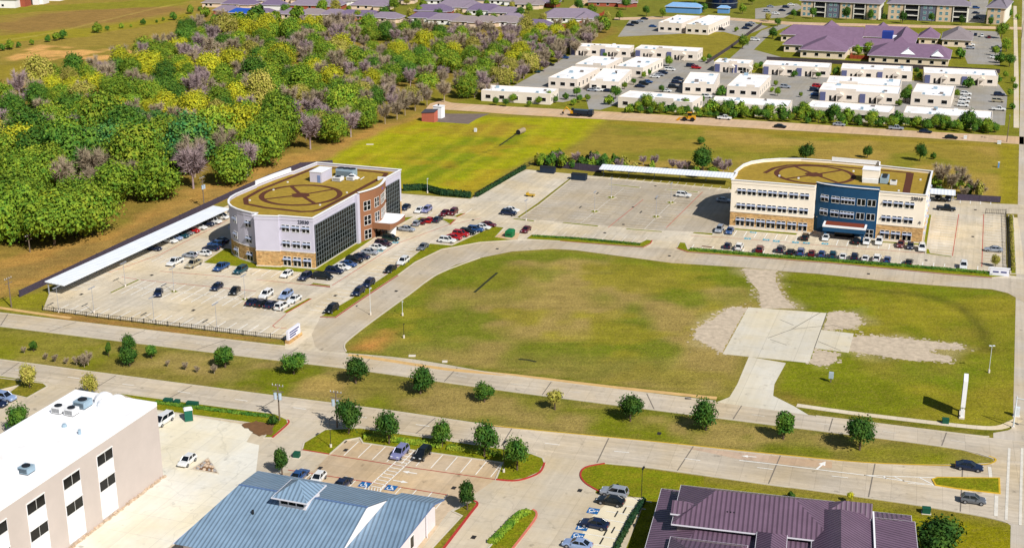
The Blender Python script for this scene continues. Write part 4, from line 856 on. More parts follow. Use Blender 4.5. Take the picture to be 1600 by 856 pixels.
HS = [(425, 22, 15, 10, -10, 1, 1, 'two-storey white house with a plum roof at the edge of the wood', True), (413, 27, 10, 8, -10, 1, 2, 'small brick house with a plum roof beside the white two-storey house'), (452, 30, 20, 12, -12, 0, 0, 'cream house with a mauve roof, third from the blue roof along the wood'), (487, 30, 17, 11, -12, 2, 0, 'taupe-roofed house behind bare grey treetops'), (492, 16, 34, 16, -8, 0, 2, 'large brick house with a wide mauve roof'),
      (520, 31, 16, 11, -12, 0, 0, 'mauve-roofed house hidden low behind bare trees'), (545, 32, 14, 11, -12, 1, 0, 'plum-roofed house hidden low behind bare trees'), (578, 16, 26, 16, -10, 0, 0, 'wide mauve-roofed house with dark panels on its roof'), (572, 33, 17, 11, -12, 1, 2, 'plum-roofed brick house above the dark green trees'), (602, 36, 18, 11, -12, 0, 0, 'mauve-roofed cream house right of the plum brick house'), (664, 36, 20, 11, -12, 1, 1, 'plum-roofed white house above the scrub gap'), (697, 39, 22, 12, -12, 0, 1, 'mauve-roofed white house next to the plum-roofed one'), (728, 42, 17, 11, -12, 2, 0, 'taupe-roofed house near the right end of the wood'),
      (758, 42, 16, 11, -12, 2, 0, 'second taupe-roofed house near the right end of the wood'), (675, 25, 24, 13, -6, 1, 2, 'plum-roofed brick house in the second row'), (715, 19, 30, 15, -6, 0, 0, 'broad mauve house in the second row'), (757, 24, 22, 13, -6, 1, 1, 'plum-roofed white house in the second row, centre'), (788, 28, 20, 12, -10, 0, 0, 'mauve-roofed house in the second row, right'), (790, 42, 18, 11, -14, 2, 1, 'white house with a taupe roof at the end of the wood'), (805, 38, 15, 11, 10, 0, 1, 'white house with a mauve roof behind the right-hand green trees'),
      (836, 48, 17, 11, -14, 1, 1, 'white house with a plum hip roof in front of the red fence'), (890, 36, 34, 18, -4, 0, 1, 'large mauve-roofed house behind the red fence'), (822, 14, 22, 13, -6, 2, 0, 'taupe-roofed house at the curved suburban street, left'), (848, 11, 22, 13, -6, 0, 2, 'mauve-roofed brick house at the curved suburban street'), (957, 11, 32, 15, -6, 2, 2, 'taupe-roofed brick house right of the suburban street'), (378, 28, 18, 9, -14, 3, 1, 'house under a bright blue roof at the field corner'), (352, 24, 16, 10, -14, 0, 2, 'mauve-roofed house next to the bright blue roof'), (372, 14, 22, 12, -10, 1, 0, 'plum-roofed house behind the bright blue roof'), (333, 12, 15, 10, -10, 2, 0, 'lone taupe-roofed house at the field track'),
      (408, 8, 24, 12, -8, 0, 0, 'mauve-roofed house in the far row, left'), (450, 5, 24, 13, -8, 1, 0, 'plum-roofed house in the far row'), (530, 8, 22, 13, -8, 2, 1, 'taupe-roofed white house in the far row'), (563, 4, 20, 12, -8, 1, 0, 'plum-roofed house in the far row beyond the panels'), (622, 6, 22, 12, -8, 0, 0, 'mauve-roofed house in the far row, centre'), (690, 8, 22, 12, -8, 0, 1, 'mauve-roofed white house in the far row'), (735, 6, 24, 13, -8, 1, 0, 'plum-roofed house in the far row, right'), (783, 8, 20, 12, -8, 2, 1, 'taupe-roofed white house in the far row, right'),
      (8, 13, 14, 9, -6, 2, 1, 'white house at the top left corner of the field', True), (26, 11, 12, 9, -6, 0, 2, 'brick house second from the top left corner', True), (50, 7, 16, 9, -6, 2, 1, 'white house at the right end of the top left row', True), (80, 2, 13, 9, -6, 0, 1, 'white house beyond the top left row', True)]
for hh in HS: house(*hh)
rf = thing('timber_fence', tuple(at(838, 49)), 0, 'long red timber fence stepping up behind the suburban gardens', 'fence'); m = MB(); q0 = at(838, 49)
pp = [at(*p) - q0 for p in ((838, 49), (858, 45), (888, 44), (890, 47), (905, 40), (942, 25), (944, 22))]
m.ribbon(pp, .2, 0, 2.2); m.build('boards', mat('red_timber', (140, 60, 34)), rf)
for p in pp: MB().box(p.x - .15, p.x + .15, p.y - .15, p.y + .15, 0, 2.4).build('post', mat('red_timber', (140, 60, 34)), rf)
# pump house on its pad
ph = thing('pump_house', tuple(at(659, 190)), R(-22), 'small brick pump house with a dark sloping roof at the meadow corner', 'pump house'); q = mat('salmon_brick', (176, 96, 78), .9, .14, 1)
m = MB(); m.add([(0, 0, 0), (5.4, 0, 0), (5.4, 3.4, 0), (0, 3.4, 0), (0, 0, 3.3), (5.4, 0, 3.9), (5.4, 3.4, 4.5), (0, 3.4, 4.1)], [(0, 1, 5, 4), (1, 2, 6, 5), (2, 3, 7, 6), (3, 0, 4, 7)]); m.build('wall', q, ph)
m = MB(); m.add([(-.2, -.2, 3.31), (5.6, -.2, 3.95), (5.6, 3.6, 4.6), (-.2, 3.6, 4.15), (-.2, -.2, 3.46), (5.6, -.2, 4.1), (5.6, 3.6, 4.75), (-.2, 3.6, 4.3)], [(3, 2, 1, 0), (4, 5, 6, 7), (0, 1, 5, 4), (1, 2, 6, 5), (2, 3, 7, 6), (3, 0, 4, 7)]); m.build('roof', mat('charcoal_roof', (70, 68, 76), .8), ph)
MB().box(-.05, .02, 1, 2.2, 0, 2.1).build('door', WPANEL, ph)
tk = thing('storage_tank', tuple(at(683, 185)), R(-22), 'white square tank standing behind the brick pump house', 'tank'); m = MB(); m.box(-1.7, 1.9, 0, 3.2, 0, 4.6); m.build('shell', WPANEL, tk); MB().box(-1.9, 2.1, -.2, 3.4, 4.6, 4.8).build('lid', WCAP, tk); MB().tube((0, 1.5, 4.8), (0, 1.5, 5.5), .3).build('vent', DARK, tk)
# ------------------------------------------------------------------ planted islands, kerbs and painted markings
def grassmat(name, c, c2):
    k = NT(name); p = coords(k, 'World')
    c, c2 = (c[0] * .96, c[1], c[2] * .8), (c2[0] * .95, c2[1], c2[2] * .8); f = k.math('MULTIPLY', k.ramp(k.noise(p, 2.2, 6, .75), .3, .7, .5, 1.45), k.ramp(k.noise(p, .2, 5), .3, .7, .86, 1.14))
    k.bump(k.noise(p, 1.6, 6, .75), .9, .3); return k.out(k.scale(k.mix(k.ramp(k.noise(p, .5, 5, .7), .42, .62), lin(c), lin(c2)), f), .95, 0, .1)
LAWN = grassmat('lawn', (120, 122, 16), (136, 124, 30)); DRYLAWN = grassmat('dry_lawn', (136, 120, 46), (112, 106, 30)); SOIL = mat('mulch', (110, 78, 48), .95, .25, 1.2, kind='World')
def island(px, m=None, kerb=None, edge=None, h=.14):
    P = ccw(ats(px)); s = sheet('planted_island', P, h - .02, m or LAWN)
    k = MB(); k.ribbon(P, .3, 0.0, h, closed=True); k = k.build('kerb', kerb or KC); k['kind'] = 'structure'
    if edge:
        e = MB(); e.ribbon(ats(edge), .34, h + .004, 0); e = e.build('red_kerb', REDK if len(edge) and kerb is None else REDK); e['kind'] = 'structure'
    return s
island([(500, 495), (524, 496), (560, 471), (622, 430), (649, 410), (690, 390), (750, 379), (811, 375), (805, 372), (774, 371), (788, 356), (771, 354), (706, 384), (672, 381), (655, 393), (640, 405), (600, 432), (550, 466), (507, 491)], None, None, [(500, 495.5), (524, 496.5), (560, 471.5), (622, 430.5)])
island([(441, 488), (482, 466), (487, 467), (447, 490)], None, None, [(447, 490), (487, 467)])
island([(484, 445), (489, 442), (517, 446), (516, 448)], None, None, [(484, 445.4), (516, 448.4)])
for x, y in ((272, 456), (383, 468), (955, 309), (1048, 317), (929, 331), (1025, 339)): island([(x - 8, y), (x, y - 2.6), (x + 8, y), (x, y + 2.6)])
island([(170, 458), (215, 437), (219, 438), (174, 459)])
island([(317, 411), (352, 388), (490, 410), (560, 370), (587, 371), (545, 400), (500, 428), (492, 428), (432, 423), (387, 419)])
island([(630, 340), (647, 339), (622, 353), (612, 356)]); island([(645, 346), (656, 340), (675, 341), (712, 343), (703, 351), (693, 345)], None, None, [(712, 343.4), (703, 351.3)])
island([(714, 340), (727, 334), (719, 334), (708, 339)], None, None, [(727, 334), (714, 340)]); island([(632, 355), (650, 362), (640, 361), (622, 358)])
island([(950, 289), (952, 288), (1001, 293), (999, 294.5)]); island([(1039, 297), (1041, 296), (1092, 300), (1090, 301.5)]); island([(877, 349), (880, 347.5), (936, 353), (934, 355)]); island([(976, 359), (979, 357.5), (1036, 362), (1034, 363.5)]); island([(1081, 365), (1084, 363), (1115, 365), (1113, 368)])
island([(807, 340), (839, 318), (889, 279.5), (893, 280), (843, 320), (812, 341)], DRYLAWN); island([(800, 343), (803, 341.5), (836, 345), (834, 347)])
island([(821, 374), (830, 367), (900, 372), (1000, 380), (1010, 375), (1019, 376), (1016, 381), (1005, 386.5), (940, 382), (875, 377)], None, None, [(875, 377), (940, 382.2), (1005, 386.8), (1016, 381.2), (1019, 376)])
island([(1057, 388), (1062, 379), (1071, 380), (1075, 390), (1200, 399.5), (1400, 414.5), (1535, 426), (1552, 428), (1574, 424), (1578, 432), (1550, 434), (1480, 428.5), (1300, 411.5), (1200, 403.5), (1075, 394)], None, None, [(1057, 388), (1075, 394.3), (1200, 403.8), (1300, 411.8), (1480, 428.8), (1550, 434.3)])
island([(1143, 357), (1247, 365), (1244, 368), (1150, 360)]); island([(1346, 376), (1440, 381), (1440, 384), (1380, 380)]); island([(1442, 385), (1448, 386), (1456, 336), (1450, 336)]); island([(1447, 389), (1452, 390), (1454, 396), (1488, 401), (1487, 402.5), (1446, 397)])
island([(1576, 337), (1583, 337), (1588, 428), (1579, 428)]); island([(1094, 386), (1097, 384), (1114, 386), (1112, 388)], SOIL)
island([(472, 703), (475, 692), (508, 671.5), (562, 669), (675, 685), (782, 701), (830, 709), (848, 716), (851, 724), (843, 738), (820, 748), (800, 751), (775, 749), (785, 723), (642, 703), (567, 692), (562, 684), (540, 688), (515, 710)], None, None, [(472, 703), (515, 710)])
for e in ([(851, 723), (843, 738), (820, 748), (800, 751), (775, 749)],): k_ = MB(); k_.ribbon(smoothpoly(ats(e)), .34, .01, .152); k_ = k_.build('red_kerb', REDK); k_['kind'] = 'structure'
island([(707, 799), (740, 782), (746, 787), (735, 802), (692, 858), (674, 858), (722, 806)], DRYLAWN); k_ = MB(); k_.ribbon(smoothpoly(ats([(738, 782), (746, 787), (735, 802), (692, 858), (680, 872)])), .4, .01, .155); k_ = k_.build('red_kerb', REDK); k_['kind'] = 'structure'
island([(838, 800), (838, 806), (833, 815), (800, 858), (762, 858), (808, 805), (820, 797), (832, 796)], LAWN); k_ = MB(); k_.ribbon(smoothpoly(ats([(832, 796), (838, 801), (834, 814), (800, 858)])), .34, .01, .155); k_ = k_.build('red_kerb', mat('pink_kerb_paint', (196, 110, 92), .8, .2, .8, kind='World')); k_['kind'] = 'structure'
for e, m_ in (([(937, 768), (915, 755), (907, 742), (915, 730), (945, 724)], REDK), ([(449, 656), (450, 662), (425, 684)], REDK), ([(541, 549), (538, 541), (545, 531), (582, 502), (640, 460), (685, 428), (750, 403)], KC)):
    k_ = MB(); k_.ribbon(smoothpoly(ats(e)), .3, .0, .15); k_ = k_.build('kerb', m_); k_['kind'] = 'structure'
island([(185, 615), (300, 630), (430, 647), (449, 656), (450, 662), (425, 684), (412, 684), (425, 668), (398, 662), (243, 641), (225, 630)]); island([(-20, 591), (0, 591), (68, 599), (74, 604), (42, 622), (12, 615), (30, 602), (-10, 612)], DRYLAWN)
island([(1457, 749), (1465, 746), (1561, 747), (1562, 771), (1500, 764), (1462, 758)], None, mat('yellow_kerb_paint', (196, 160, 40), .8, .2, .8, kind='World'))
sheet('verge_lawn', smoothpoly(ats([(945, 724), (925, 727), (913, 732), (907, 742), (915, 755), (937, 768)]), 4) + ats([(1007, 778), (1100, 790), (1100, 745)]), .034, LAWN)
tri = [(300, 733), (325, 716), (341, 740)]
island(tri, SOIL)
def mark(name, m=WHT): return MB(), name, m
def paint_lines(name, segs, w, m, z=.052):
    b = MB()
    for i, s in enumerate(segs): b.ribbon(s, w, z, 0)
    o = b.build(name, m); o['kind'] = 'structure'; return o
def px2(*p): return [at(*q) for q in p]
def row(a, b, d, ln=5.4, pitch=2.75):
    A, B = at(*a), at(*b); n = max(1, int(round((B - A).length / pitch))); return [[A.lerp(B, i / n), A.lerp(B, i / n) + d * ln] for i in range(n + 1)]
V, U_ = UV_V, UV_U
S1 = row((85, 487), (438, 526), V) + row((194, 447), (463, 478), V) + row((194, 447), (463, 478), -V) + row((255, 400), (484, 429), -V) + row((505, 432), (598, 372), U_) + row((517, 488), (665, 388), -U_) + row((690, 385), (771, 354), -U_) + row((92, 450), (360, 326), U_) + row((650, 340), (727, 334), V) + [[at(194, 447), at(463, 478)]]
S0 = S1; S1 = row((830, 367), (1003, 380), V) + row((945, 273), (1140, 293), -V) + row((975, 294), (905, 351), U_) + row((975, 294), (905, 351), -U_) + row((1065, 301), (1005, 360), U_) + row((1065, 301), (1005, 360), -U_) + row((890, 280), (812, 340), U_) + row((888, 280), (806, 340), -U_) + [[at(975, 294), at(905, 351)], [at(1065, 301), at(1005, 360)]]
S0 = S0 + row((1120, 358), (1247, 369), -V) + row((1310, 375), (1440, 385), -V) + row((1078, 391), (1545, 427), V) + row((1454, 396), (1463, 336), U_) + row((1570, 414), (1570, 337), -U_) + row((1500, 318), (1548, 320), V)
paint_lines('stall_lines', S0, .2, WHT); paint_lines('stall_lines', S1, .15, FADE)
paint_lines('stall_lines', row((560, 690), (785, 722), -V, 6.0, 2.85) + row((440, 733), (700, 772), -V, 5.5) + row((968, 776), (890, 858), U_, 5.6, 3.0), .16, WHT)
paint_lines('red_lane_lines', [px2((519, 446), (625, 379)), px2((600, 429), (672, 385)), px2((190, 433), (225, 438), (400, 455)), px2((250, 398), (356, 344)), px2((250, 424), (375, 434)), px2((170, 426), (250, 398)), px2((516, 449), (470, 444), (400, 437)), px2((426, 509), (447, 491)), px2((426, 509), (430, 512), (448, 513)), px2((1488, 401), (1498, 335)), px2((1534, 417), (1537, 335)), px2((1130, 371), (1300, 385), (1446, 396)), px2((1080, 369), (1130, 371)), px2((950, 356), (1005, 312)), px2((1041, 356), (1098, 300)), px2((625, 379), (700, 352)), px2((752, 341), (700, 352))], .16, RED)
paint_lines('red_lane_lines', [px2((450, 734), (576, 753), (700, 773)), px2((515, 710), (640, 730), (775, 749))], .2, REDK)
# lane dashes
def dashes(top, bot, f, on=3, off=9, start=0):
    T_, B_ = smoothpoly(ats(top), 6), smoothpoly(ats(bot), 6); out = []
    def samp(L, n=400):
        d = [0]; [d.append(d[-1] + (L[i] - L[i - 1]).length) for i in range(1, len(L))]; r = []; j = 1
        for i in range(n + 1):
            s = d[-1] * i / n
            while j < len(L) - 1 and d[j] < s: j += 1
            t = (s - d[j - 1]) / (d[j] - d[j - 1]); r.append(L[j - 1].lerp(L[j], t))
        return r
    a, b = samp(T_), samp(B_); L = [p.lerp(q, f) for p, q in zip(a, b)]; s = start; seg = []; on_ = True; acc = 0
    for i in range(1, len(L)):
        acc += (L[i] - L[i - 1]).length
        if on_: seg.append(L[i])
        if acc > (on if on_ else off):
            if on_ and len(seg) > 1: out.append([seg[0], seg[-1]])
            seg = []; on_ = not on_; acc = 0
    return out
paint_lines('lane_dashes', dashes(UP_T, UP_B, .5), .16, FADE); paint_lines('lane_dashes', dashes(LO_T, LO_B, .5), .18, WHT)
paint_lines('lane_lines', [px2((1155, 719), (1200, 724), (1350, 742), (1460, 758)), px2((1350, 742), (1395, 744), (1462, 746)), px2((1397, 744.5), (1414, 752)), px2((1436, 745.5), (1458, 757)), px2((1380, 743.5), (1385, 748))], .22, WHT)
paint_lines('crosswalk_lines', [px2((1577, 700), (1572, 812)), px2((1597, 700), (1594, 820))], .45, FADE)
paint_lines('stop_bars', [px2((1546, 729), (1548, 746)), px2((1557, 774), (1556, 806))], .6, FADE)
paint_lines('yellow_kerb', [smoothpoly(ats([(760, 663.5), (800, 669), (1037, 692), (1200, 709), (1350, 723), (1475, 727.5), (1540, 726), (1556, 719), (1545, 713)]))], .34, YEL, .17)
k_ = MB()
for line in (UP_T[1:5], [(545, 553), (650, 563), (800, 588), (1075, 622), (1118, 627)], [(1275, 650), (1510, 679), (1545, 682)], UP_B[:-1], LO_T[:-1], [(0, 587), (70, 597)], [(200, 614), (400, 642), (440, 648)], [(508, 661), (560, 667), (675, 682), (782, 698), (838, 709)], LO_B[9:-1]): k_.ribbon(smoothpoly(ats(line), 3), .26, .0, .16)
k_ = k_.build('road_kerb', KC); k_['kind'] = 'structure'
TURN = concrete('turn_lane', (190, 166, 144), 4.6, .1, .84, .1)
sheet('turn_lane_patch', ats([(1062, 697.5), (1200, 711), (1300, 721), (1300, 731), (1240, 727), (1155, 717)]), .028, TURN)
def arrow(px, ang, s=1.0, m=WHT):
    c = at(*px); b = MB(); d = Vector((math.cos(ang), math.sin(ang), 0)); q = Vector((-d.y, d.x, 0)); z = Vector((0, 0, .056))
    P = [(-1.5, -.14), (.2, -.14), (.2, -.5), (1.5, 0), (.2, .5), (.2, .14), (-1.5, .14)]
    b.face([c + d * x * s + q * y * s + z for x, y in P]); o = b.build('painted_arrow', m); o['kind'] = 'structure'
arrow((640, 738), math.atan2(-UV_U.y, -UV_U.x), .95); arrow((626, 752), math.atan2(UV_U.y, UV_U.x), .95); arrow((1283, 727), BA - .3, 1.3); arrow((1170, 713), R(170), .9)
def joints(top, bot, gap):
    T_, B_ = smoothpoly(ats(top), 8), smoothpoly(ats(bot), 8); out = []; s = gap
    for i in range(1, len(T_)):
        s += (T_[i] - T_[i - 1]).length
        if s >= gap:
            s = 0; a = T_[i]; b = min(B_, key=lambda p: abs((p - a).dot(UV_U))); out.append([a, b])
    return out
JT = mat('joint_tar', (112, 104, 94), .9, .15, 1, kind='World'); paint_lines('road_joints', joints(UP_T[1:], UP_B[1:], 17) + joints(LO_T[1:], LO_B[1:], 15), .2, JT, .03)
sheet('bare_soil', ragged([(378, 664), (400, 658), (428, 664), (426, 680), (404, 681)], .3, 9), .15, SOIL)
# ladder crossing in the clinic car park
a_, b_ = at(652, 700), at(584, 763); d_ = (b_ - a_).normalized(); q_ = Vector((-d_.y, d_.x, 0)) * 1.15; n_ = int((b_ - a_).length / 1.25)
paint_lines('ladder_crossing', [[a_ + q_, b_ + q_], [a_ - q_, b_ - q_]] + [[a_ + d_ * 1.25 * i + q_, a_ + d_ * 1.25 * i - q_] for i in range(n_ + 1)], .2, WHT, .056)
h_ = at(586, 762); paint_lines('hatched_bay', [[h_ + UV_U * (.55 * i), h_ + UV_U * (.55 * i + 1.2) - V * 3.4] for i in range(-3, 3)], .14, WHT, .058)
def wheelchair(px, ang=0, s=1.0):
    c = at(*px); b = MB(); z = .056; r_ = s * 1.0; e = [UV_U * math.cos(ang) + UV_V * math.sin(ang), -UV_U * math.sin(ang) + UV_V * math.cos(ang)]
    def w(x, y, zz): p = c + e[0] * x * s + e[1] * y * s; return (p.x, p.y, zz)
    b.face([w(-.95, -.95, z), w(.95, -.95, z), w(.95, .95, z), w(-.95, .95, z)], 0)
    def st(pts, wd, zz): b.ribbon([w(x, y, 0)[:2] for x, y in pts], wd * s, zz, 0, 1)
    st([(-.5 + .45 * (1 + math.cos(t)) - .1, -.28 + .42 * math.sin(t)) for t in [2.4 + i * .42 for i in range(11)]], .14, z + .004)
    st([(-.12, .48), (-.05, .02), (.35, .0), (.55, -.55), (.72, -.5)], .15, z + .008); st([(-.1, .28), (.3, .26)], .12, z + .012)
    n = 10; b.face([w(-.14 + .15 * math.cos(6.283 * i / n), .68 + .15 * math.sin(6.283 * i / n), z + .004) for i in range(n)], 1)
    o = b.build('accessible_bay_symbol', [BLUEP, WHT]); o['kind'] = 'structure'
wheelchair((570, 757)); wheelchair((611, 762)); wheelchair((927, 798), -1.57); wheelchair((910, 824), -1.57); wheelchair((903, 837), -1.57)
SKYP = mat('worn_blue_paint', (66, 150, 170), .8, .2, .9, kind='World')
for x, y in ((1168, 373), (1197, 375), (1213, 377), (1243, 379), (1289, 381), (1177, 363), (1260, 380), (594, 392), (618, 379)):
    c = at(x, y); b = MB(); b.face([c + U_ * sx * .9 + V * sy * .8 + Vector((0, 0, .058)) for sx, sy in ((-1, -1), (1, -1), (1, 1), (-1, 1))]); b.ribbon([c + U_ * -.4 + V * -.4, c + U_ * -.1 + V * .5, c + U_ * .3 + V * .0, c + U_ * .5 + V * -.5], .2, .062, 0, 1); o = b.build('accessible_bay_symbol', [SKYP, FADE]); o['kind'] = 'structure'
STOP_ = mat('wheel_stop_black', (30, 32, 32), .8)
for x, y, d in ((963, 803, V), (976, 797, V), (946, 832, V), (940, 845, V), (958, 828, V)):
    w_ = thing('wheel_stop', tuple(at(x, y)), BA, 'black wheel stop across the end of an accessible bay by the purple roof', 'wheel stop', 'wheel stops beside the purple roof'); MB().box(-1.0, 1.0, -.1, .1, 0.016, .14, ty=.04).build('bar', STOP_, w_)
# joints cut across the empty slab: a few wandering cracks
paint_lines('slab_cracks', [px2((1200, 528), (1236, 515), (1282, 488)), px2((1238, 514), (1302, 508), (1330, 517)), px2((1218, 499), (1240, 508)), px2((1203, 530), (1229, 539)), px2((1278, 533), (1314, 548)), px2((1292, 489), (1272, 545))], .16, mat('crack_tar', (92, 88, 80), .9), .03)
# ------------------------------------------------------------------ drains and covers
DR = mat('iron_grate', (44, 42, 42), .7, .2, 2)
for x, y in ((524, 462), (619, 455), (989, 324), (1024, 291), (945, 364), (974, 351), (1046, 400), (777, 389), (739, 344), (1447, 407), (1357, 428), (1524, 328), (1520, 370), (127, 460), (302, 485), (237, 430), (906, 766), (740, 839), (500, 731), (709, 762), (1030, 677), (538, 690), (540, 703)):
    c = at(x, y); t = MB(); t.box(-.5, .5, -.36, .36, 0, .07)
    for i in range(5): t.box(-.44, .44, -.3 + .13 * i, -.24 + .13 * i, .071, .085)
    o = t.build('storm_drain', DR); o.location = c + Vector((0, 0, .0)); o.rotation_euler.z = BA; tag(o, 'small dark iron storm drain grate set flush in the ground', 'drain', 'storm drains')

# ------------------------------------------------------------------ carports, fences
CPR = seam('white_carport_roof', (226, 230, 236), 1.0, .90, .06); STEEL = mat('grey_steel', (150, 152, 158), .5, .12, 1); WOODF = mat('weathered_boards', (66, 58, 72), .95, .3, 1.6, bump=.3)
def carport(a, b, wid, hgt, label, dirv, lean=.35):
    A, B = at(*a), at(*b); d = B - A; ln = d.length; ang = math.atan2(d.y, d.x); t = thing('carport', (A.x, A.y, 0), ang, label, 'carport'); s = 1 if dirv else -1
    y0, y1 = (0, wid) if s > 0 else (-wid, 0); z0, z1 = (hgt, hgt + lean) if s > 0 else (hgt + lean, hgt)
    m = MB(); m.add([(0, y0, z0), (ln, y0, z0), (ln, y1, z1), (0, y1, z1), (0, y0, z0 + .22), (ln, y0, z0 + .22), (ln, y1, z1 + .22), (0, y1, z1 + .22)], [(3, 2, 1, 0), (4, 5, 6, 7), (0, 1, 5, 4), (1, 2, 6, 5), (2, 3, 7, 6), (3, 0, 4, 7)]); planar_uv(m.build('roof', CPR, t))
    n = max(2, int(ln / 8.3)); yp = y1 - .5 if s > 0 else y0 + .5
    for i in range(n + 1):
        x = .5 + (ln - 1) * i / n; MB().box(x - .1, x + .1, yp - .1, yp + .1, 0, hgt + .1).build('post', STEEL, t); MB().box(x - .08, x + .08, y0 + .2, y1 - .2, hgt - .25, hgt - .01).build('beam', STEEL, t)
    return t
p_ = at(100, 446, 2.9)
carport_pts = [at(100, 447, 2.8), at(359, 327, 2.8)]
def w2px(v):
    yc = v.y * math.sin(TH) - HC * math.cos(TH); d = v.y * math.cos(TH) + HC * math.sin(TH); return (800 + F * v.x / d, 428 - F * yc / d)
a_, b_ = w2px(Vector((carport_pts[0].x, carport_pts[0].y, 0))), w2px(Vector((carport_pts[1].x, carport_pts[1].y, 0)))
carport(a_, b_, 5.6, 2.8, 'very long white carport roof along the fence left of the lilac block', True)
a1, b1 = at(936, 265, 2.8), at(1144, 279, 2.8)
carport(w2px(Vector((a1.x, a1.y, 0))), w2px(Vector((b1.x, b1.y, 0))), 5.4, 2.8, 'long white carport roof at the back of the empty middle lot', True)
a1, b1 = at(1452, 303, 2.8), at(1493, 306, 2.8)
carport(w2px(Vector((a1.x, a1.y, 0))), w2px(Vector((b1.x, b1.y, 0))), 5.0, 2.8, 'short white carport roof behind the cream block, right side', True)
def board_fence(px, h, label, m, name='board_fence'):
    P = ats(px); c = P[0]; t = thing(name, tuple(c), 0, label, 'fence'); Q = [p - c for p in P]; b = MB(); b.ribbon(Q, .09, 0, h); b.build('boards', m, t)
    for i in range(1, len(Q)):
        n = max(1, int((Q[i] - Q[i - 1]).length / 6))
        for k_ in range(n): p = Q[i - 1].lerp(Q[i], k_ / n); MB().box(p.x - .09, p.x + .09, p.y - .09, p.y + .09, 0, h + .12).build('post', m, t)
    return t
board_fence([(31, 464), (100, 431), (200, 383), (300, 336), (360, 308), (420, 281), (470, 262), (520, 258)], 1.7, 'long dark weathered board fence behind the longest white carport', WOODF)
board_fence([(835, 258), (870, 262), (905, 266), (940, 270)], 2.3, 'mauve board fence at the back left corner of the empty lot', WOODF); board_fence([(1495, 313), (1530, 315), (1563, 317)], 2.0, 'mauve board fence right of the short carport', WOODF)
board_fence([(1198, 95), (1300, 100), (1450, 109), (1562, 115)], 2.0, 'dark board fence between the purple clinic and the white-roofed pavilions', mat('dark_boards', (66, 58, 62), .95, .25, 1.5)); board_fence([(1105, 100), (1140, 77), (1190, 40)], 1.8, 'dark fence along the right side of the mown square', mat('dark_boards', (66, 58, 62)))
IRON = mat('black_iron', (34, 34, 34), .6, .15, 2)
def iron_fence(px, h, label, pitch=.5):
    P = ats(px); c = P[0]; t = thing('iron_fence', tuple(c), 0, label, 'fence'); Q = [p - c for p in P]
    for z in (.25, h - .25): b = MB(); b.ribbon(Q, .06, z, .06); b.build('rail', IRON, t)
    b = MB()
    for i in range(1, len(Q)):
        n = max(1, int((Q[i] - Q[i - 1]).length / pitch))
        for k_ in range(n): p = Q[i - 1].lerp(Q[i], k_ / n); b.box(p.x - .03, p.x + .03, p.y - .03, p.y + .03, 0.02, h - .1)
        n = max(1, int((Q[i] - Q[i - 1]).length / 3))
        for k_ in range(n): p = Q[i - 1].lerp(Q[i], k_ / n); MB().box(p.x - .07, p.x + .07, p.y - .07, p.y + .07, 0, h).build('post', IRON, t)
    b.build('pickets', IRON, t); return t
iron_fence([(67, 485), (170, 499), (300, 514), (400, 526), (446, 531)], 1.25, 'black iron fence between the left car park and the upper carriageway'); iron_fence([(742, 309), (780, 287), (820, 263), (834, 257)], 1.8, 'black iron fence between the bright meadow and the car park'); iron_fence([(1540, 334), (1571, 335), (1573, 375), (1575, 424)], 1.6, 'black iron fence at the right edge of the right-hand lot')
# ------------------------------------------------------------------ vehicles: each kind is built once with its parts, then copied
TYRE = mat('tyre_rubber', (26, 26, 28), .9, .1, 3); RIM = mat('wheel_rim', (150, 152, 156), .4, .1, 3, metal=.5); AUTOG = glass('car_glass', (18, 24, 30), .06)
LAMP = mat('headlamp', (214, 218, 222), .2, .05, 3); TAIL = mat('tail_lamp', (132, 20, 18), .3, .05, 3); TRIM = mat('black_trim', (28, 28, 30), .7, .1, 3)
def paint(name, c, rough=.28, metal=.15):
    if name in MATS: return MATS[name]
    k = NT(name); rgb = k.n('RGB'); rgb.outputs[0].default_value = (*lin(c), 1); f = k.ramp(k.noise(coords(k), 1.2, 4), .3, .7, .9, 1.08)
    k.b.inputs['Coat Weight'].default_value = .5; k.b.inputs['Coat Roughness'].default_value = .08
    return k.out(k.scale(rgb.outputs[0], f), rough, metal, .4)
PC = {'white': (226, 226, 224), 'silver': (150, 156, 166), 'grey': (98, 102, 108), 'black': (20, 24, 26), 'navy': (22, 34, 62), 'blue': (40, 76, 128), 'teal': (18, 70, 84), 'maroon': (94, 18, 32), 'red': (176, 22, 26), 'tan': (168, 158, 132), 'green': (22, 44, 38), 'plum': (52, 34, 52), 'pale blue': (140, 160, 196), 'lilac': (128, 130, 172), 'yellow': (200, 160, 20)}
PM = {n: paint(n.replace(' ', '_') + '_car_paint', c) for n, c in PC.items()}
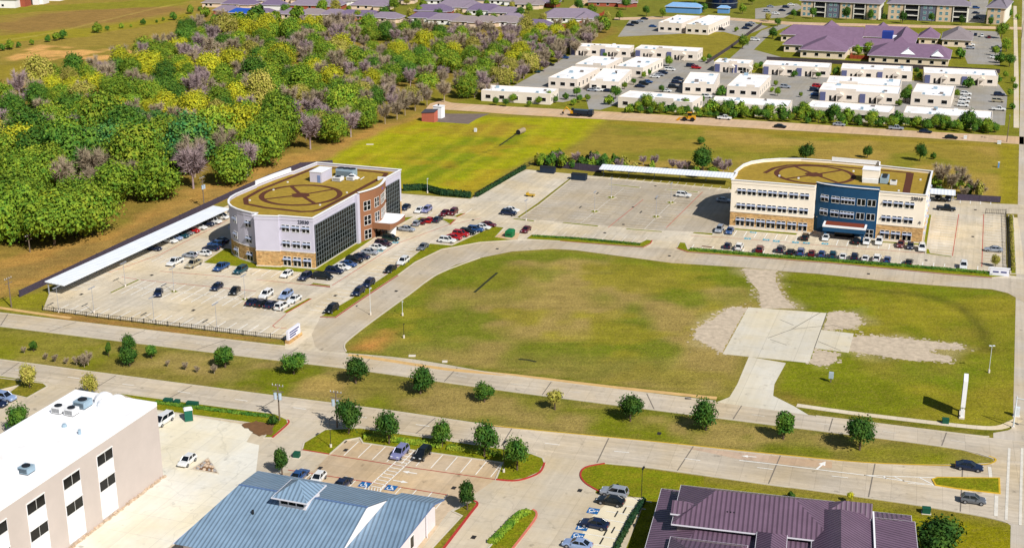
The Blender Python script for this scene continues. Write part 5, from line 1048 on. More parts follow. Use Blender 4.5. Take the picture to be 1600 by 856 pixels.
SHAPES = {  # length, half width, body stations (x, bottom, top), cabin (rear foot, rear head, front head, front foot, base z, roof z)
    'saloon': (4.75, .92, [(-2.37, .45, .72), (-2.3, .32, .95), (-1.7, .24, 1.02), (1.0, .24, .97), (1.8, .26, .86), (2.25, .32, .74), (2.38, .42, .58)], (-1.95, -1.1, .25, 1.05, .95, 1.46)),
    'SUV': (4.75, .96, [(-2.35, .5, .9), (-2.3, .36, 1.10), (-1.6, .30, 1.14), (1.0, .30, 1.10), (1.85, .32, 1.02), (2.28, .36, .90), (2.38, .46, .66)], (-2.25, -1.95, .35, 1.15, 1.06, 1.74)),
    'hatchback': (4.1, .88, [(-2.02, .45, .82), (-1.98, .32, .98), (-1.5, .25, 1.02), (.9, .25, .98), (1.6, .27, .88), (1.95, .34, .76), (2.05, .42, .6)], (-1.95, -1.45, .2, 1.0, .95, 1.50)),
    'pickup': (5.6, .99, [(-2.8, .55, 1.02), (-2.75, .45, 1.08), (-1.0, .40, 1.08), (1.1, .38, 1.10), (2.1, .40, 1.06), (2.65, .42, .98), (2.8, .5, .72)], (-.75, -.55, .65, 1.35, 1.06, 1.84)),
    'van': (5.1, .99, [(-2.55, .5, 1.0), (-2.5, .34, 1.12), (-1.6, .28, 1.14), (1.3, .28, 1.10), (2.0, .3, .98), (2.45, .36, .84), (2.55, .46, .62)], (-2.45, -2.3, .75, 1.85, 1.06, 1.80)),
}
def loft(b, st, w, m=0):
    n0 = len(b.v); n = len(st)
    for i, (x, zb, zt) in enumerate(st):
        e = 1 - .10 * (abs(i - (n - 1) / 2) / ((n - 1) / 2)) ** 4; zm = zb + (zt - zb) * .55
        b.v += [(x, -w * .9 * e, zb), (x, -w * e, zm), (x, -w * .9 * e, zt), (x, w * .9 * e, zt), (x, w * e, zm), (x, w * .9 * e, zb)]
    for i in range(n - 1):
        for j in range(6): a, c = n0 + i * 6 + j, n0 + i * 6 + (j + 1) % 6; b.f.append((a, a + 6, c + 6, c)); b.m.append(m)
    b.f.append(tuple(n0 + j for j in range(6))); b.m.append(m); b.f.append(tuple(n0 + (n - 1) * 6 + j for j in reversed(range(6)))); b.m.append(m)
def car_meshes(kind):
    Ln, w, st, (r0, r1, f1, f0, zb, zr) = SHAPES[kind]; B = MB(); loft(B, st, w); wi = w * .86; wr = w * .70
    B.add([(r1, -wr, zr), (f1, -wr, zr), (f1, wr, zr), (r1, wr, zr), (r1 + .1, -wr * .9, zr + .06), (f1 - .12, -wr * .9, zr + .05), (f1 - .12, wr * .9, zr + .05), (r1 + .1, wr * .9, zr + .06)], [(0, 1, 2, 3), (4, 5, 6, 7), (0, 1, 5, 4), (1, 2, 6, 5), (2, 3, 7, 6), (3, 0, 4, 7)])
    for s in (-1, 1):
        for (a, c) in ((r0, r1), (f0, f1), ((r0 + f0) / 2 - .1, (r1 + f1) / 2 - .05)): B.tube((a, s * wi, zb), (c, s * wr, zr + .01), .06, n=5)
        B.box(f0 - .55, f0 - .35, s * (w + .1) - .08, s * (w + .1) + .08, zb + .02, zb + .18)
    if kind == 'pickup':
        for s in (-1, 1): B.box(-2.72, -.85, s * .86 - .06, s * .86 + .06, 1.07, 1.18)
        B.box(-2.78, -2.70, -.8, .8, 1.07, 1.18)
    G = MB(); G.add([(r0, -wi, zb), (f0, -wi, zb), (f0, wi, zb), (r0, wi, zb), (r1, -wr, zr - .004), (f1, -wr, zr - .004), (f1, wr, zr - .004), (r1, wr, zr - .004)], [(0, 1, 5, 4), (1, 2, 6, 5), (2, 3, 7, 6), (3, 0, 4, 7)])
    if kind == 'pickup': G.face([(-2.68, -.78, 1.084), (-.85, -.78, 1.084), (-.85, .78, 1.084), (-2.68, .78, 1.084)])
    Wm = MB(); Wm.tube((0, -.11, 0), (0, .11, 0), .35, n=14, m=0); Rm = MB(); Rm.tube((0, -.118, 0), (0, .118, 0), .21, n=10)
    x = Ln / 2; H_ = MB(); H_.box(-.10, .07, -.2, .2, -.07, .07); T_ = MB(); T_.box(-.05, .08, -.14, .14, -.09, .12)
    return dict(body=mesh_only(B, 'body'), windows=mesh_only(G, 'windows'), wheel=mesh_only(Wm, 'wheel'), rim=mesh_only(Rm, 'rim'), headlight=mesh_only(H_, 'headlight'), taillight=mesh_only(T_, 'taillight'))
CM = {}
def car(px, py, head, kind, col, label, group=None, small=False, base=0.03):
    """head: direction of the nose in the ground plane"""
    if kind not in CM: CM[kind] = car_meshes(kind)
    M_ = CM[kind]; Ln, w, st, cab = SHAPES[kind]; p = at(px, py)
    t = thing('parked_car' if kind != 'pickup' else 'parked_pickup', (p.x, p.y, base), head, label, {'saloon': 'car', 'SUV': 'car', 'hatchback': 'car', 'pickup': 'pickup', 'van': 'van'}[kind], group)
    inst(M_['body'], 'body', PM[col], t, (0, 0, 0)); inst(M_['windows'], 'windows', AUTOG, t, (0, 0, 0))
    if small: 
        for sx in (-.31, .31):
            for sy in (-1, 1): inst(M_['wheel'], 'wheel', TYRE, t, (Ln * sx, sy * w * .88, .35))
        return t
    for sx in (-.31, .31):
        for sy in (-1, 1): q = inst(M_['wheel'], 'wheel', TYRE, t, (Ln * sx, sy * w * .9, .35)); inst(M_['rim'], 'rim', RIM, q, (0, 0, 0))
    for sy in (-1, 1):
        inst(M_['headlight'], 'headlight', LAMP, t, (st[-2][0], sy * w * .62, st[-2][2] - .06)); inst(M_['taillight'], 'taillight', TAIL, t, (st[1][0] - .03, sy * w * .68, st[1][2] - .14))
    return t
HV_, HB, HU, HL = BA, BA + math.pi, R(-19.4), R(160.6)   # nose away, nose towards the camera, nose right, nose left
jr = random.Random(4)
def cars(rows, group=None, small=False):
    for px, py, h_, kind, col, lab in rows: car(px, py, h_ + jr.uniform(-.05, .05), kind, col, lab, group, small)
cars([(274, 413, HB, 'pickup', 'white', 'white pickup at the left end of the row before the lilac block'), (303, 416, HB, 'pickup', 'tan', 'tan pickup next to the white pickup before the lilac block'), (346, 421, HB, 'pickup', 'blue', 'blue pickup nosed out of the row before the lilac block'), (376, 426, HB, 'SUV', 'teal', 'dark teal SUV right of the blue pickup'), (448, 432, HB, 'hatchback', 'white', 'small white hatchback near the corner of the lilac block'), (477, 436, HB, 'SUV', 'navy', 'navy SUV beside the black van at the lilac block corner'),
      (505, 436, HU, 'van', 'black', 'black van at the near end of the row along the glass facade')], 'cars before the lilac block')
cars([(416, 464, HB, 'SUV', 'white', 'white SUV alone behind the dark pair in the double row'), (447, 465, HB, 'SUV', 'pale blue', 'pale blue SUV between two white cars in the double row'), (460, 471, HB, 'saloon', 'white', 'white saloon by the thin island, back side of the double row'), (395, 475, HV_, 'saloon', 'navy', 'navy saloon at the left end of the double row'), (410, 477, HV_, 'saloon', 'black', 'black saloon second from the left in the double row'), (425, 479, HV_, 'saloon', 'navy', 'navy saloon between the black and the white saloons'), (441, 482, HV_, 'SUV', 'white', 'white SUV at the tip of the thin island, front side'),
      (248, 461, HB + .5, 'saloon', 'navy', 'lone navy saloon in the middle of the left car park'), (339, 452, HB, 'hatchback', 'navy', 'small navy hatchback left of the black car in mid lot'), (367, 458, HB + .2, 'saloon', 'black', 'black saloon alone by the small grass diamond')], 'cars in the open left lot')
cars([(560, 460, HB, 'SUV', 'navy', 'navy SUV by the long strip, nearer of the pair'), (576, 447, HB, 'SUV', 'navy', 'navy SUV by the long strip, farther of the pair'), (518, 487, HB, 'SUV', 'black', 'black SUV at the near tip of the long grass strip'), (610, 424, HB, 'saloon', 'black', 'black saloon behind the white SUV along the strip'), (630, 412, HB, 'SUV', 'white', 'white SUV alone halfway along the grass strip'), (661, 389, HB, 'saloon', 'grey', 'grey saloon at the far end of the grass strip')], 'cars along the long grass strip')
cars([(523, 427, HU, 'SUV', 'navy', 'navy SUV second along the glass facade row'), (534, 421, HU, 'saloon', 'white', 'white saloon third along the glass facade row'), (544, 416, HU, 'saloon', 'blue', 'blue saloon fourth along the glass facade row'), (554, 410, HU, 'SUV', 'black', 'black SUV fifth along the glass facade row'), (565, 404, HU, 'saloon', 'navy', 'navy saloon before the brown bay'), (578, 397, HU, 'saloon', 'silver', 'silver saloon before the brown bay'), (590, 390, HU, 'saloon', 'white', 'white saloon before the brown bay'), (599, 384, HU, 'SUV', 'plum', 'plum SUV just short of the white canopy'), (611, 376, HU, 'SUV', 'green', 'dark green SUV under the edge of the white canopy')], 'cars along the glass facade')
cars([(634, 327, HB, 'saloon', 'navy', 'navy saloon half hidden behind the far stone corner'), (655, 332, HB, 'hatchback', 'white', 'white hatchback beside the pale blue car behind the block'), (667, 331, HB, 'SUV', 'lilac', 'pale lilac SUV beside the white hatchback'), (695, 336, HB, 'saloon', 'maroon', 'maroon saloon, left of the maroon pair'), (708, 335, HB, 'SUV', 'maroon', 'maroon SUV, right of the maroon pair'), (652, 352, HV_, 'hatchback', 'silver', 'silver hatchback left of the dark red cars by the triangular lawn'), (662, 349, HV_, 'saloon', 'maroon', 'maroon saloon between silver and red by the triangular lawn'), (672, 347, HV_, 'hatchback', 'red', 'red hatchback by the triangular lawn'), (684, 346, HV_, 'saloon', 'navy', 'navy saloon on the triangular lawn side'), (636, 361, HU, 'saloon', 'silver', 'silver saloon beside the white entrance canopy')], 'cars beyond the entrance canopy')
cars([(699, 379, HU, 'SUV', 'white', 'white SUV at the near end of the red car row'), (709, 374, HU, 'saloon', 'red', 'red saloon next to the white SUV'), (720, 369, HU, 'SUV', 'red', 'red SUV next to the black car'), (731, 366, HU, 'SUV', 'black', 'black SUV between red and blue cars'), (743, 362, HU, 'SUV', 'blue', 'blue SUV near the green dumpster end of the row'), (754, 358, HU, 'saloon', 'white', 'white saloon second from the far end by the green dumpster'), (763, 354, HU, 'saloon', 'maroon', 'maroon saloon at the far end by the green dumpster'), (795, 336, HU, 'SUV', 'navy', 'navy SUV parked by the lot divider'), (799, 331, HU, 'saloon', 'white', 'white saloon hidden behind the navy SUV by the divider'), (822, 362, HB, 'saloon', 'maroon', 'maroon saloon right of the green dumpster')], 'cars by the meadow end of the strip')
cars([(240, 391, HU, 'saloon', 'navy', 'navy saloon at the near end of the long carport'), (265, 379, HU, 'saloon', 'white', 'white saloon under the long carport, first from the near end'), (274, 375, HU, 'hatchback', 'pale blue', 'pale blue hatchback under the long carport'), (283, 371, HU, 'saloon', 'teal', 'teal saloon under the long carport'), (291, 367, HU, 'hatchback', 'grey', 'grey hatchback under the long carport'), (300, 363, HU, 'saloon', 'red', 'red saloon under the long carport'), (311, 358, HU, 'saloon', 'white', 'white saloon beyond the red one under the long carport'), (323, 353, HU, 'SUV', 'navy', 'navy SUV under the long carport'), (332, 349, HU, 'pickup', 'white', 'white pickup under the long carport'), (345, 342, HU, 'van', 'white', 'white van at the far end of the long carport')], 'cars under the long carport')
cars([(318, 399, HL, 'saloon', 'white', 'white saloon at the shaded corner left of the lilac block'), (330, 391, HL, 'saloon', 'navy', 'navy saloon in the shade left of the lilac block, nearest'), (338, 385, HL, 'SUV', 'blue', 'blue SUV in the shade left of the lilac block'), (345, 379, HL, 'saloon', 'navy', 'navy saloon in the shade left of the lilac block, farthest'), (297, 402, HL, 'hatchback', 'silver', 'silver hatchback beside the white saloon at the shaded corner')], 'cars in the shade of the lilac block')
cars([(1124, 362, HB, 'SUV', 'silver', 'silver SUV at the left corner of the cream block'), (1140, 364, HB, 'saloon', 'blue', 'blue saloon beside the silver SUV at the cream block'), (1258, 374, HV_, 'SUV', 'black', 'black SUV at the left side of the blue bay'), (1290, 375, HB, 'hatchback', 'white', 'white hatchback in front of the blue bay'), (1338, 380, HV_, 'saloon', 'black', 'black saloon right of the rust-roofed canopy'), (1354, 381, HB, 'hatchback', 'white', 'small white hatchback beside the black saloon'), (1373, 381, HB, 'SUV', 'white', 'white SUV before the right-hand stone wall'), (1407, 385, HB, 'saloon', 'maroon', 'maroon saloon before the right-hand stone wall'), (1422, 388, HB, 'hatchback', 'navy', 'small navy hatchback right of the maroon saloon'), (1440, 391, HB, 'SUV', 'white', 'white SUV at the right corner of the cream block')], 'cars before the cream block')
cars([(1137, 387, HV_, 'hatchback', 'navy', 'small navy hatchback at the left end of the hedge row'), (1155, 389, HV_, 'SUV', 'white', 'white SUV near the left end of the hedge row'), (1187, 393, HV_, 'SUV', 'maroon', 'maroon SUV with empty stalls on both sides'), (1220, 393, HV_, 'SUV', 'navy', 'navy SUV at the left of the packed hedge row'), (1235, 397, HV_, 'saloon', 'black', 'black saloon, second in the packed hedge row'), (1251, 397, HV_, 'SUV', 'blue', 'blue SUV, third in the packed hedge row'), (1268, 399, HV_, 'hatchback', 'maroon', 'maroon hatchback in the packed hedge row'), (1284, 400, HV_, 'hatchback', 'blue', 'blue hatchback right of the maroon one'), (1301, 402, HV_, 'SUV', 'teal', 'teal SUV in the packed hedge row'), (1317, 404, HV_, 'saloon', 'white', 'white saloon next to the teal SUV'), (1335, 405, HV_, 'SUV', 'navy', 'navy SUV between two white cars of the hedge row'), (1352, 407, HV_, 'saloon', 'white', 'white saloon left of the tall white SUV'), (1370, 407, HV_, 'SUV', 'white', 'tall white SUV near the right of the packed row'), (1386, 409, HV_, 'hatchback', 'blue', 'blue hatchback at the right end of the packed row'), (1420, 413, HV_, 'saloon', 'black', 'lone black saloon right of the packed row')], 'cars in the hedge row')
cars([(1505, 419, HB, 'SUV', 'white', 'white SUV alone in the right-hand lot'), (1552, 393, HL, 'saloon', 'silver', 'silver saloon by the right-hand fence'), (1478, 329, HU, 'pickup', 'black', 'long black pickup behind the cream block'), (1465, 312, HB, 'SUV', 'black', 'black SUV under the short carport, left'), (1481, 313, HB, 'SUV', 'navy', 'navy SUV under the short carport, right'), (1068, 308, HU, 'SUV', 'white', 'white SUV alone in the empty middle lot'), (1131, 316, HU, 'saloon', 'silver', 'silver saloon in the shadow of the cream block')], 'cars scattered round the cream block')
cars([(625, 712, HB, 'SUV', 'lilac', 'lilac SUV left of the ladder crossing'), (660, 714, HB, 'SUV', 'black', 'black SUV right of the ladder crossing'), (536, 760, HV_, 'saloon', 'navy', 'navy saloon behind the blue roof'), (497, 752, HB, 'hatchback', 'white', 'white hatchback half hidden by the blue roof'), (468, 747, HV_, 'saloon', 'blue', 'blue saloon half hidden by the blue roof'), (960, 774, HL, 'SUV', 'silver', 'silver SUV beside the purple roof'), (954, 787, HL, 'saloon', 'black', 'black saloon below the silver SUV beside the purple roof'), (929, 823, HL, 'saloon', 'navy', 'navy saloon between two accessible bays'), (902, 855, HL, 'saloon', 'pale blue', 'pale blue saloon at the bottom edge'), (293, 724, HB, 'hatchback', 'white', 'white hatchback by the triangular stone bed'), (255, 661, HB, 'van', 'white', 'white van half hidden behind the beige building'), (8, 625, HU, 'SUV', 'pale blue', 'pale blue SUV at the left edge'), (-6, 634, HU, 'saloon', 'navy', 'navy saloon cut by the left edge')], 'cars in the foreground lots')
cars([(1514, 733, HU + .03, 'saloon', 'navy', 'dark navy saloon waiting at the median nose'), (1520, 785, HU, 'hatchback', 'grey', 'grey hatchback on the lower carriageway near the crosswalk')], 'cars on the road')
FARC = [(882, 92, HU, 'SUV', 'blue'), (859, 103, HU, 'saloon', 'black'), (837, 114, HU, 'saloon', 'teal'), (926, 143, HU, 'saloon', 'silver'), (935, 143, HU, 'SUV', 'white'), (951, 144, HU, 'saloon', 'navy'), (1023, 122, HU, 'saloon', 'white'), (1030, 119, HU, 'saloon', 'silver'), (1036, 116, HU, 'SUV', 'navy'), (1047, 111, HU, 'van', 'white'), (1060, 125, HU, 'saloon', 'navy'), (1057, 131, HU, 'SUV', 'navy'), (1052, 138, HU, 'SUV', 'black'), (1000, 137, HU, 'saloon', 'navy'), (1006, 133, HU, 'SUV', 'black'), (1012, 130, HU, 'saloon', 'blue'), (1041, 144, HU, 'saloon', 'white'), (1104, 153, HU, 'SUV', 'white'), (1088, 108, HU, 'SUV', 'red'), (1080, 105, HU, 'van', 'navy'), (985, 41, HU, 'saloon', 'navy'), (992, 38, HU, 'SUV', 'black'), (1000, 35, HU, 'saloon', 'silver'), (1007, 31, HU, 'saloon', 'navy'), (1020, 43, HU, 'saloon', 'blue'), (1127, 48, HU, 'SUV', 'black'), (1165, 46, HU, 'saloon', 'navy'), (1170, 42, HU, 'SUV', 'navy'), (1174, 38, HU, 'saloon', 'silver'), (1180, 64, HU, 'van', 'white'),
        (1227, 138, HU, 'SUV', 'silver'), (1277, 137, HU, 'SUV', 'red'), (1273, 143, HU, 'SUV', 'navy'), (1275, 150, HU, 'saloon', 'blue'), (1509, 149, HU, 'SUV', 'white'), (1508, 155, HU, 'saloon', 'white'), (1506, 161, HU, 'SUV', 'white'), (1504, 167, HU, 'SUV', 'white'), (1561, 150, HU, 'SUV', 'navy'), (1559, 160, HU, 'van', 'tan'), (1560, 173, HU, 'pickup', 'white'), (1495, 52, HV_, 'SUV', 'navy'), (1504, 53, HV_, 'saloon', 'black'), (1514, 54, HV_, 'SUV', 'maroon'), (1524, 56, HV_, 'saloon', 'navy'), (1534, 58, HV_, 'SUV', 'white'), (1545, 60, HV_, 'saloon', 'maroon'), (1516, 72, HU, 'SUV', 'white'), (1516, 77, HU, 'SUV', 'silver'), (1557, 77, HU, 'pickup', 'navy'), (1557, 82, HU, 'SUV', 'navy'), (1554, 92, HU, 'SUV', 'white'), (1525, 14, HU, 'SUV', 'blue'), (1525, 22, HU, 'saloon', 'navy'), (1526, 30, HU, 'SUV', 'navy'), (1212, 23, HU, 'SUV', 'white'), (1228, 13, HU, 'SUV', 'navy'), (1204, 12, HU, 'saloon', 'silver'), (1222, 18, HU, 'saloon', 'navy'), (1198, 19, HU, 'SUV', 'silver'), (1236, 9, HU, 'saloon', 'white')]
for x, y, h_, kd, cl in FARC:
    where = 'in the lot by the glass tower' if y < 49 and x < 1180 else 'in the lot left of the apartments' if x < 1250 and y < 30 else 'in the shade between the apartments' if y < 35 else 'beside the clinic by the cross street' if y < 100 and x > 1400 else 'among the right-hand white-roofed pavilions' if x > 1200 else 'on the drive left of the clinic' if x > 1110 and y < 80 else 'among the left-hand white-roofed pavilions'
    car(x, y, h_ + jr.uniform(-.06, .06), kd, cl, f'{cl} {kd} parked far off {where}', f'{cl} {kd} cars far off {where}', True)
cars([(1132, 187, HU, 'pickup', 'white', 'white pickup on the far road by the yellow loader'), (1219, 200, HU, 'saloon', 'black', 'black saloon on the far road, left of the silver pickup'), (1311, 197, HU, 'saloon', 'silver', 'silver saloon on the far road before the pavilions'), (1400, 203, HU, 'pickup', 'silver', 'silver pickup on the far road'), (1446, 208, HU, 'saloon', 'navy', 'navy saloon on the far road near the corner'), (1486, 217, HU, 'saloon', 'black', 'black saloon on the near edge of the far road')], 'cars on the far road', True)

# construction machines on the far road
YM = mat('machine_yellow', (200, 142, 24), .5, .14, 1.5)
def wheels(t, pts, r_, w_=.35):
    for x, y in pts: m = MB(); m.tube((x, y - w_ / 2, r_), (x, y + w_ / 2, r_), r_, n=12); m.build('wheel', TYRE, t)
ld = thing('wheel_loader', tuple(at(1074, 189)), HL, 'yellow wheel loader working on the far road', 'loader'); m = MB(); m.box(-3.2, -.2, -1.0, 1.0, .9, 2.1, tx=.15, ty=.1); m.box(-.2, 1.6, -.7, .7, .9, 1.6); m.build('chassis', YM, ld)
m = MB(); m.box(-1.6, -.1, -.75, .75, 2.1, 3.3, tx=.1, ty=.1); c_ = m.build('cab', AUTOG, ld); MB().box(-1.7, 0, -.85, .85, 3.3, 3.45).build('cab_roof', YM, c_)
m = MB(); 
for s in (-.5, .5): m.tube((.4, s, 1.6), (2.4, s, 1.1), .16, n=6); m.tube((2.4, s, 1.1), (3.4, s, .6), .16, n=6)
m.build('lift_arm', YM, ld); m = MB(); m.add([(3.3, -1.3, .2), (4.4, -1.3, .2), (3.3, -1.3, 1.3), (3.3, 1.3, .2), (4.4, 1.3, .2), (3.3, 1.3, 1.3)], [(0, 1, 2), (5, 4, 3), (0, 3, 4, 1), (0, 2, 5, 3)]); m.build('bucket', YM, ld); wheels(ld, [(-2.2, -1.1), (-2.2, 1.1), (1.0, -1.1), (1.0, 1.1)], .85, .55)
dt = thing('dump_truck', tuple(at(913, 182)), HU, 'dark blue dump truck parked at the pavilions entrance on the far road', 'truck'); m = MB(); m.box(-4, 3.6, -.9, .9, .7, 1.1); m.build('chassis', DARK, dt); m = MB(); m.box(1.8, 3.8, -1.2, 1.2, 1.1, 2.9, tx=.2, ty=.1); c_ = m.build('cab', PM['navy'], dt); MB().box(2.9, 3.72, -1.05, 1.05, 2.0, 2.7, tx=.15).build('windscreen', AUTOG, c_)
m = MB(); m.box(-4.2, 1.6, -1.25, 1.25, 1.15, 2.6, tx=-.1, ty=-.1); m.build('tipper_body', PM['navy'], dt); wheels(dt, [(-3.2, -1.1), (-3.2, 1.1), (-1.9, -1.1), (-1.9, 1.1), (2.6, -1.1), (2.6, 1.1)], .52)
sk = thing('excavator', tuple(at(897, 181)), HL, 'dark tracked excavator with a yellow body beside the dump truck', 'excavator'); m = MB(); m.box(-1.4, 1.4, -1.0, 1.0, 1.0, 2.0, tx=.1, ty=.1); m.build('house', YM, sk); m = MB(); m.box(.2, 1.3, -.95, 0, 2.0, 3.0, tx=.1, ty=.1); m.build('cab', AUTOG, sk)
for s in (-1, 1): m = MB(); m.box(-1.8, 1.8, s - .3, s + .3, 0, .9, tx=.3); m.build('track', TYRE, sk)
m = MB(); m.tube((1.2, .3, 1.6), (3.2, .3, 3.4), .2, n=6); m.tube((3.2, .3, 3.4), (4.6, .3, 1.4), .16, n=6); m.build('boom', YM, sk); m = MB(); m.box(4.2, 5.0, 0, .7, .6, 1.4, tx=.15); m.build('bucket', DARK, sk)
yt = thing('flat_cart', tuple(at(829, 307)), HU, 'small yellow flat cart on the empty far lot', 'cart'); MB().box(-1.3, 1.3, -.7, .7, .4, .75).build('deck', PM['yellow'], yt); MB().box(-1.3, -.7, -.7, .7, .75, 1.2).build('headboard', PM['yellow'], yt); wheels(yt, [(-.9, -.7), (-.9, .7), (.9, -.7), (.9, .7)], .28, .2)
# ------------------------------------------------------------------ trees
def leafmat(name, c, c2, hue=.0):
    k = NT(name); v = coords(k); oi = k.n('ObjectInfo').outputs['Random']
    a = k.noise(v, .55, 3, .6); b = k.noise(v, 2.6, 2, .7)
    col = k.mix(k.ramp(a, .40, .62), lin(c), lin(c2)); f = k.math('MULTIPLY', k.ramp(b, .25, .75, .62, 1.42), k.ramp(oi, 0, 1, .78, 1.22))
    k.b.inputs['Subsurface Weight'].default_value = 0
    return k.out(k.scale(col, f), .75, 0, .15)
BARK = mat('bark', (92, 76, 62), .95, .2, 2); PALEBARK = mat('grey_bark', (158, 142, 118), .95, .22, 1.2, rnd=.18); LILBARK = mat('lilac_bark', (156, 136, 136), .95, .2, 1.2, rnd=.15)
LEAF = {'green': leafmat('green_leaves', (85, 122, 32), (141, 150, 43)), 'dark': leafmat('dark_leaves', (50, 91, 30), (93, 122, 37)), 'lime': leafmat('lime_leaves', (174, 167, 32), (139, 148, 39)), 'olive': leafmat('olive_leaves', (132, 132, 47), (165, 152, 78)), 'blue': leafmat('bluish_leaves', (52, 106, 58), (100, 130, 47)), 'mid': leafmat('mid_leaves', (122, 141, 37), (74, 111, 32)), 'street': leafmat('street_leaves', (38, 74, 24), (70, 98, 32)), 'deep': leafmat('deep_leaves', (23, 52, 32), (43, 67, 32))}
def quadleaf(b, p, n, s, r_, m):
    n = (n + Vector((r_.gauss(0, .45), r_.gauss(0, .45), r_.gauss(0, .45) + .15))).normalized(); x = n.orthogonal().normalized(); a = r_.uniform(0, 6.28); y = n.cross(x); u = x * math.cos(a) + y * math.sin(a); w = n.cross(u)
    s2 = s * r_.uniform(.5, .9); i = len(b.v); b.v += [tuple(p - u * s), tuple(p - w * s2), tuple(p + u * s), tuple(p + w * s2)]; b.f.append((i, i + 1, i + 2, i + 3)); b.m.append(m)
def crown(b, r_, Rr, z0, z1, lobes, leaves, ls, m=1, top=0.0, core=True, ragged=.35):
    zc = (z0 + z1) / 2; hz = (z1 - z0) / 2; L = []
    for i in range(lobes):
        a = r_.uniform(0, 6.28); t = r_.uniform(-1, 1); q = math.sqrt(max(0, 1 - t * t)) * (1 - top * max(t, 0)); k = r_.uniform(.45, .78); rad = Rr * r_.uniform(.30, .48)
        L.append((Vector((math.cos(a) * q * (Rr - rad) * (k + .25), math.sin(a) * q * (Rr - rad) * (k + .25), zc + t * (hz - rad * .8) * .95)), rad))
    L.append((Vector((0, 0, zc)), min(Rr, hz) * .66))
    tot = sum(l[1] ** 2 for l in L)
    for c, rad in L:
        if core:
            n0 = len(b.v); q = rad * .72
            for j in range(1, 4):
                for i in range(6): ph = math.pi * j / 4; a = 6.283 * i / 6; b.v.append((c.x + q * math.sin(ph) * math.cos(a), c.y + q * math.sin(ph) * math.sin(a), c.z + q * math.cos(ph)))
            for j in range(2):
                for i in range(6): b.f.append((n0 + j * 6 + i, n0 + j * 6 + (i + 1) % 6, n0 + j * 6 + 6 + (i + 1) % 6, n0 + j * 6 + 6 + i)); b.m.append(m)
            b.f.append(tuple(n0 + i for i in range(6))); b.m.append(m)
        for i in range(int(leaves * rad ** 2 / tot)):
            t = r_.uniform(-.75, 1); a = r_.uniform(0, 6.283); q = math.sqrt(1 - t * t); d = Vector((q * math.cos(a), q * math.sin(a), t)); rr = rad * (1 + r_.gauss(0, .11) + (ragged * r_.random() ** 4))
            quadleaf(b, c + d * rr, d, ls * r_.uniform(.6, 1.3), r_, m)
def limbs(b, r_, h, tr, n, spread, m=0):
    fork = h * .38; b.tube((0, 0, 0), (r_.uniform(-.1, .1), r_.uniform(-.1, .1), fork), tr, tr * .75, 7, m)
    for i in range(n):
        a = 6.283 * i / n + r_.uniform(-.4, .4); e = Vector((math.cos(a) * spread * r_.uniform(.5, .9), math.sin(a) * spread * r_.uniform(.5, .9), h * r_.uniform(.65, .9))); b.tube((0, 0, fork * .95), tuple(e), tr * .55, tr * .2, 5, m, False)
def bare(b, r_, Rr, h, n, tw=.07, m=0):
    tr = h * .022 + .06; fork = h * .28; b.tube((0, 0, 0), (0, 0, fork), tr, tr * .8, 6, m); tips = []
    for i in range(7):
        a = 6.283 * i / 7 + r_.uniform(-.3, .3); up = r_.uniform(.55, .98); e = Vector((math.cos(a) * Rr * r_.uniform(.35, .75) * (1.2 - up * .5), math.sin(a) * Rr * r_.uniform(.35, .75) * (1.2 - up * .5), h * up)); s = Vector((0, 0, fork)); b.tube(tuple(s), tuple(e), tr * .5, tr * .15, 4, m, False)
        for k_ in range(n // 7):
            t = r_.uniform(.25, 1); p = s.lerp(e, t); d = Vector((r_.gauss(0, 1), r_.gauss(0, 1), r_.gauss(.55, .7))).normalized(); d = (d + (e - s).normalized() * .5 + Vector((p.x, p.y, 0)).normalized() * .4).normalized(); ln = Rr * r_.uniform(.22, .5)
            q = d.orthogonal().normalized(); q = (q * math.cos(a * k_) + d.cross(q) * math.sin(a * k_)) * tw * r_.uniform(.6, 1.3); z = p + d * ln; i0 = len(b.v); b.v += [tuple(p - q), tuple(p + q), tuple(z)]; b.f.append((i0, i0 + 1, i0 + 2)); b.m.append(m)
TM = {}
def tree_parts(key, seed, Rr, z0, h, lobes, leaves, ls, top=.0, ragged=.3):
    r_ = random.Random(seed); T_ = MB(); limbs(T_, r_, h, .10 + h * .016, 5, Rr * .7); C_ = MB(); crown(C_, r_, Rr, z0, h, lobes, leaves, ls, 0, top, True, ragged); TM[key] = (mesh_only(T_, 'trunk'), mesh_only(C_, 'crown'))
for i in range(4): tree_parts(('round', i), 30 + i, 2.6, 1.1, 5.1, 7 + i, 2300, .20, .1 * i, .7)
for i in range(3): tree_parts(('tall', i), 50 + i, 2.0, .8, 5.0, 10, 1900, .19, .35, .3)
for i in range(3): tree_parts(('small', i), 60 + i, 2.5, .3, 3.6, 8, 700, .34, .1, .3)
for i in range(2): tree_parts(('tiny', i), 70 + i, 2.0, .9, 4.0, 6, 500, .22, .4, .5)
def garden_tree(px, py, wpx, hpx, leaf, label, shape='round', i=0, group=None, cat='tree', name='street_tree'):
    leaf = {'mid': 'dark', 'green': 'street', 'dark': 'street'}.get(leaf, leaf) if name == 'street_tree' else leaf
    p = at(px, py); d = p.y * math.cos(TH) + HC * math.sin(TH); ppm = F / d; base = {'round': (2.75, 5.3), 'tall': (2.1, 5.3), 'small': (2.6, 3.8), 'tiny': (1.9, 4.2)}[shape]
    s = wpx / ppm / (2 * base[0]); sz = hpx / (ppm * .93) / base[1]; n_ = {'round': 4, 'tall': 3, 'small': 3, 'tiny': 2}[shape]
    t = thing(name, (p.x, p.y, 0.0), (px * 7.3 + py) % 6.28, label, cat, group); a, b = TM[(shape, i % n_)]; inst(a, 'trunk', BARK, t, (0, 0, 0), 0, (s, s, sz)); inst(b, 'crown', LEAF[leaf], t, (0, 0, 0), 0, (s, s, sz)); return t
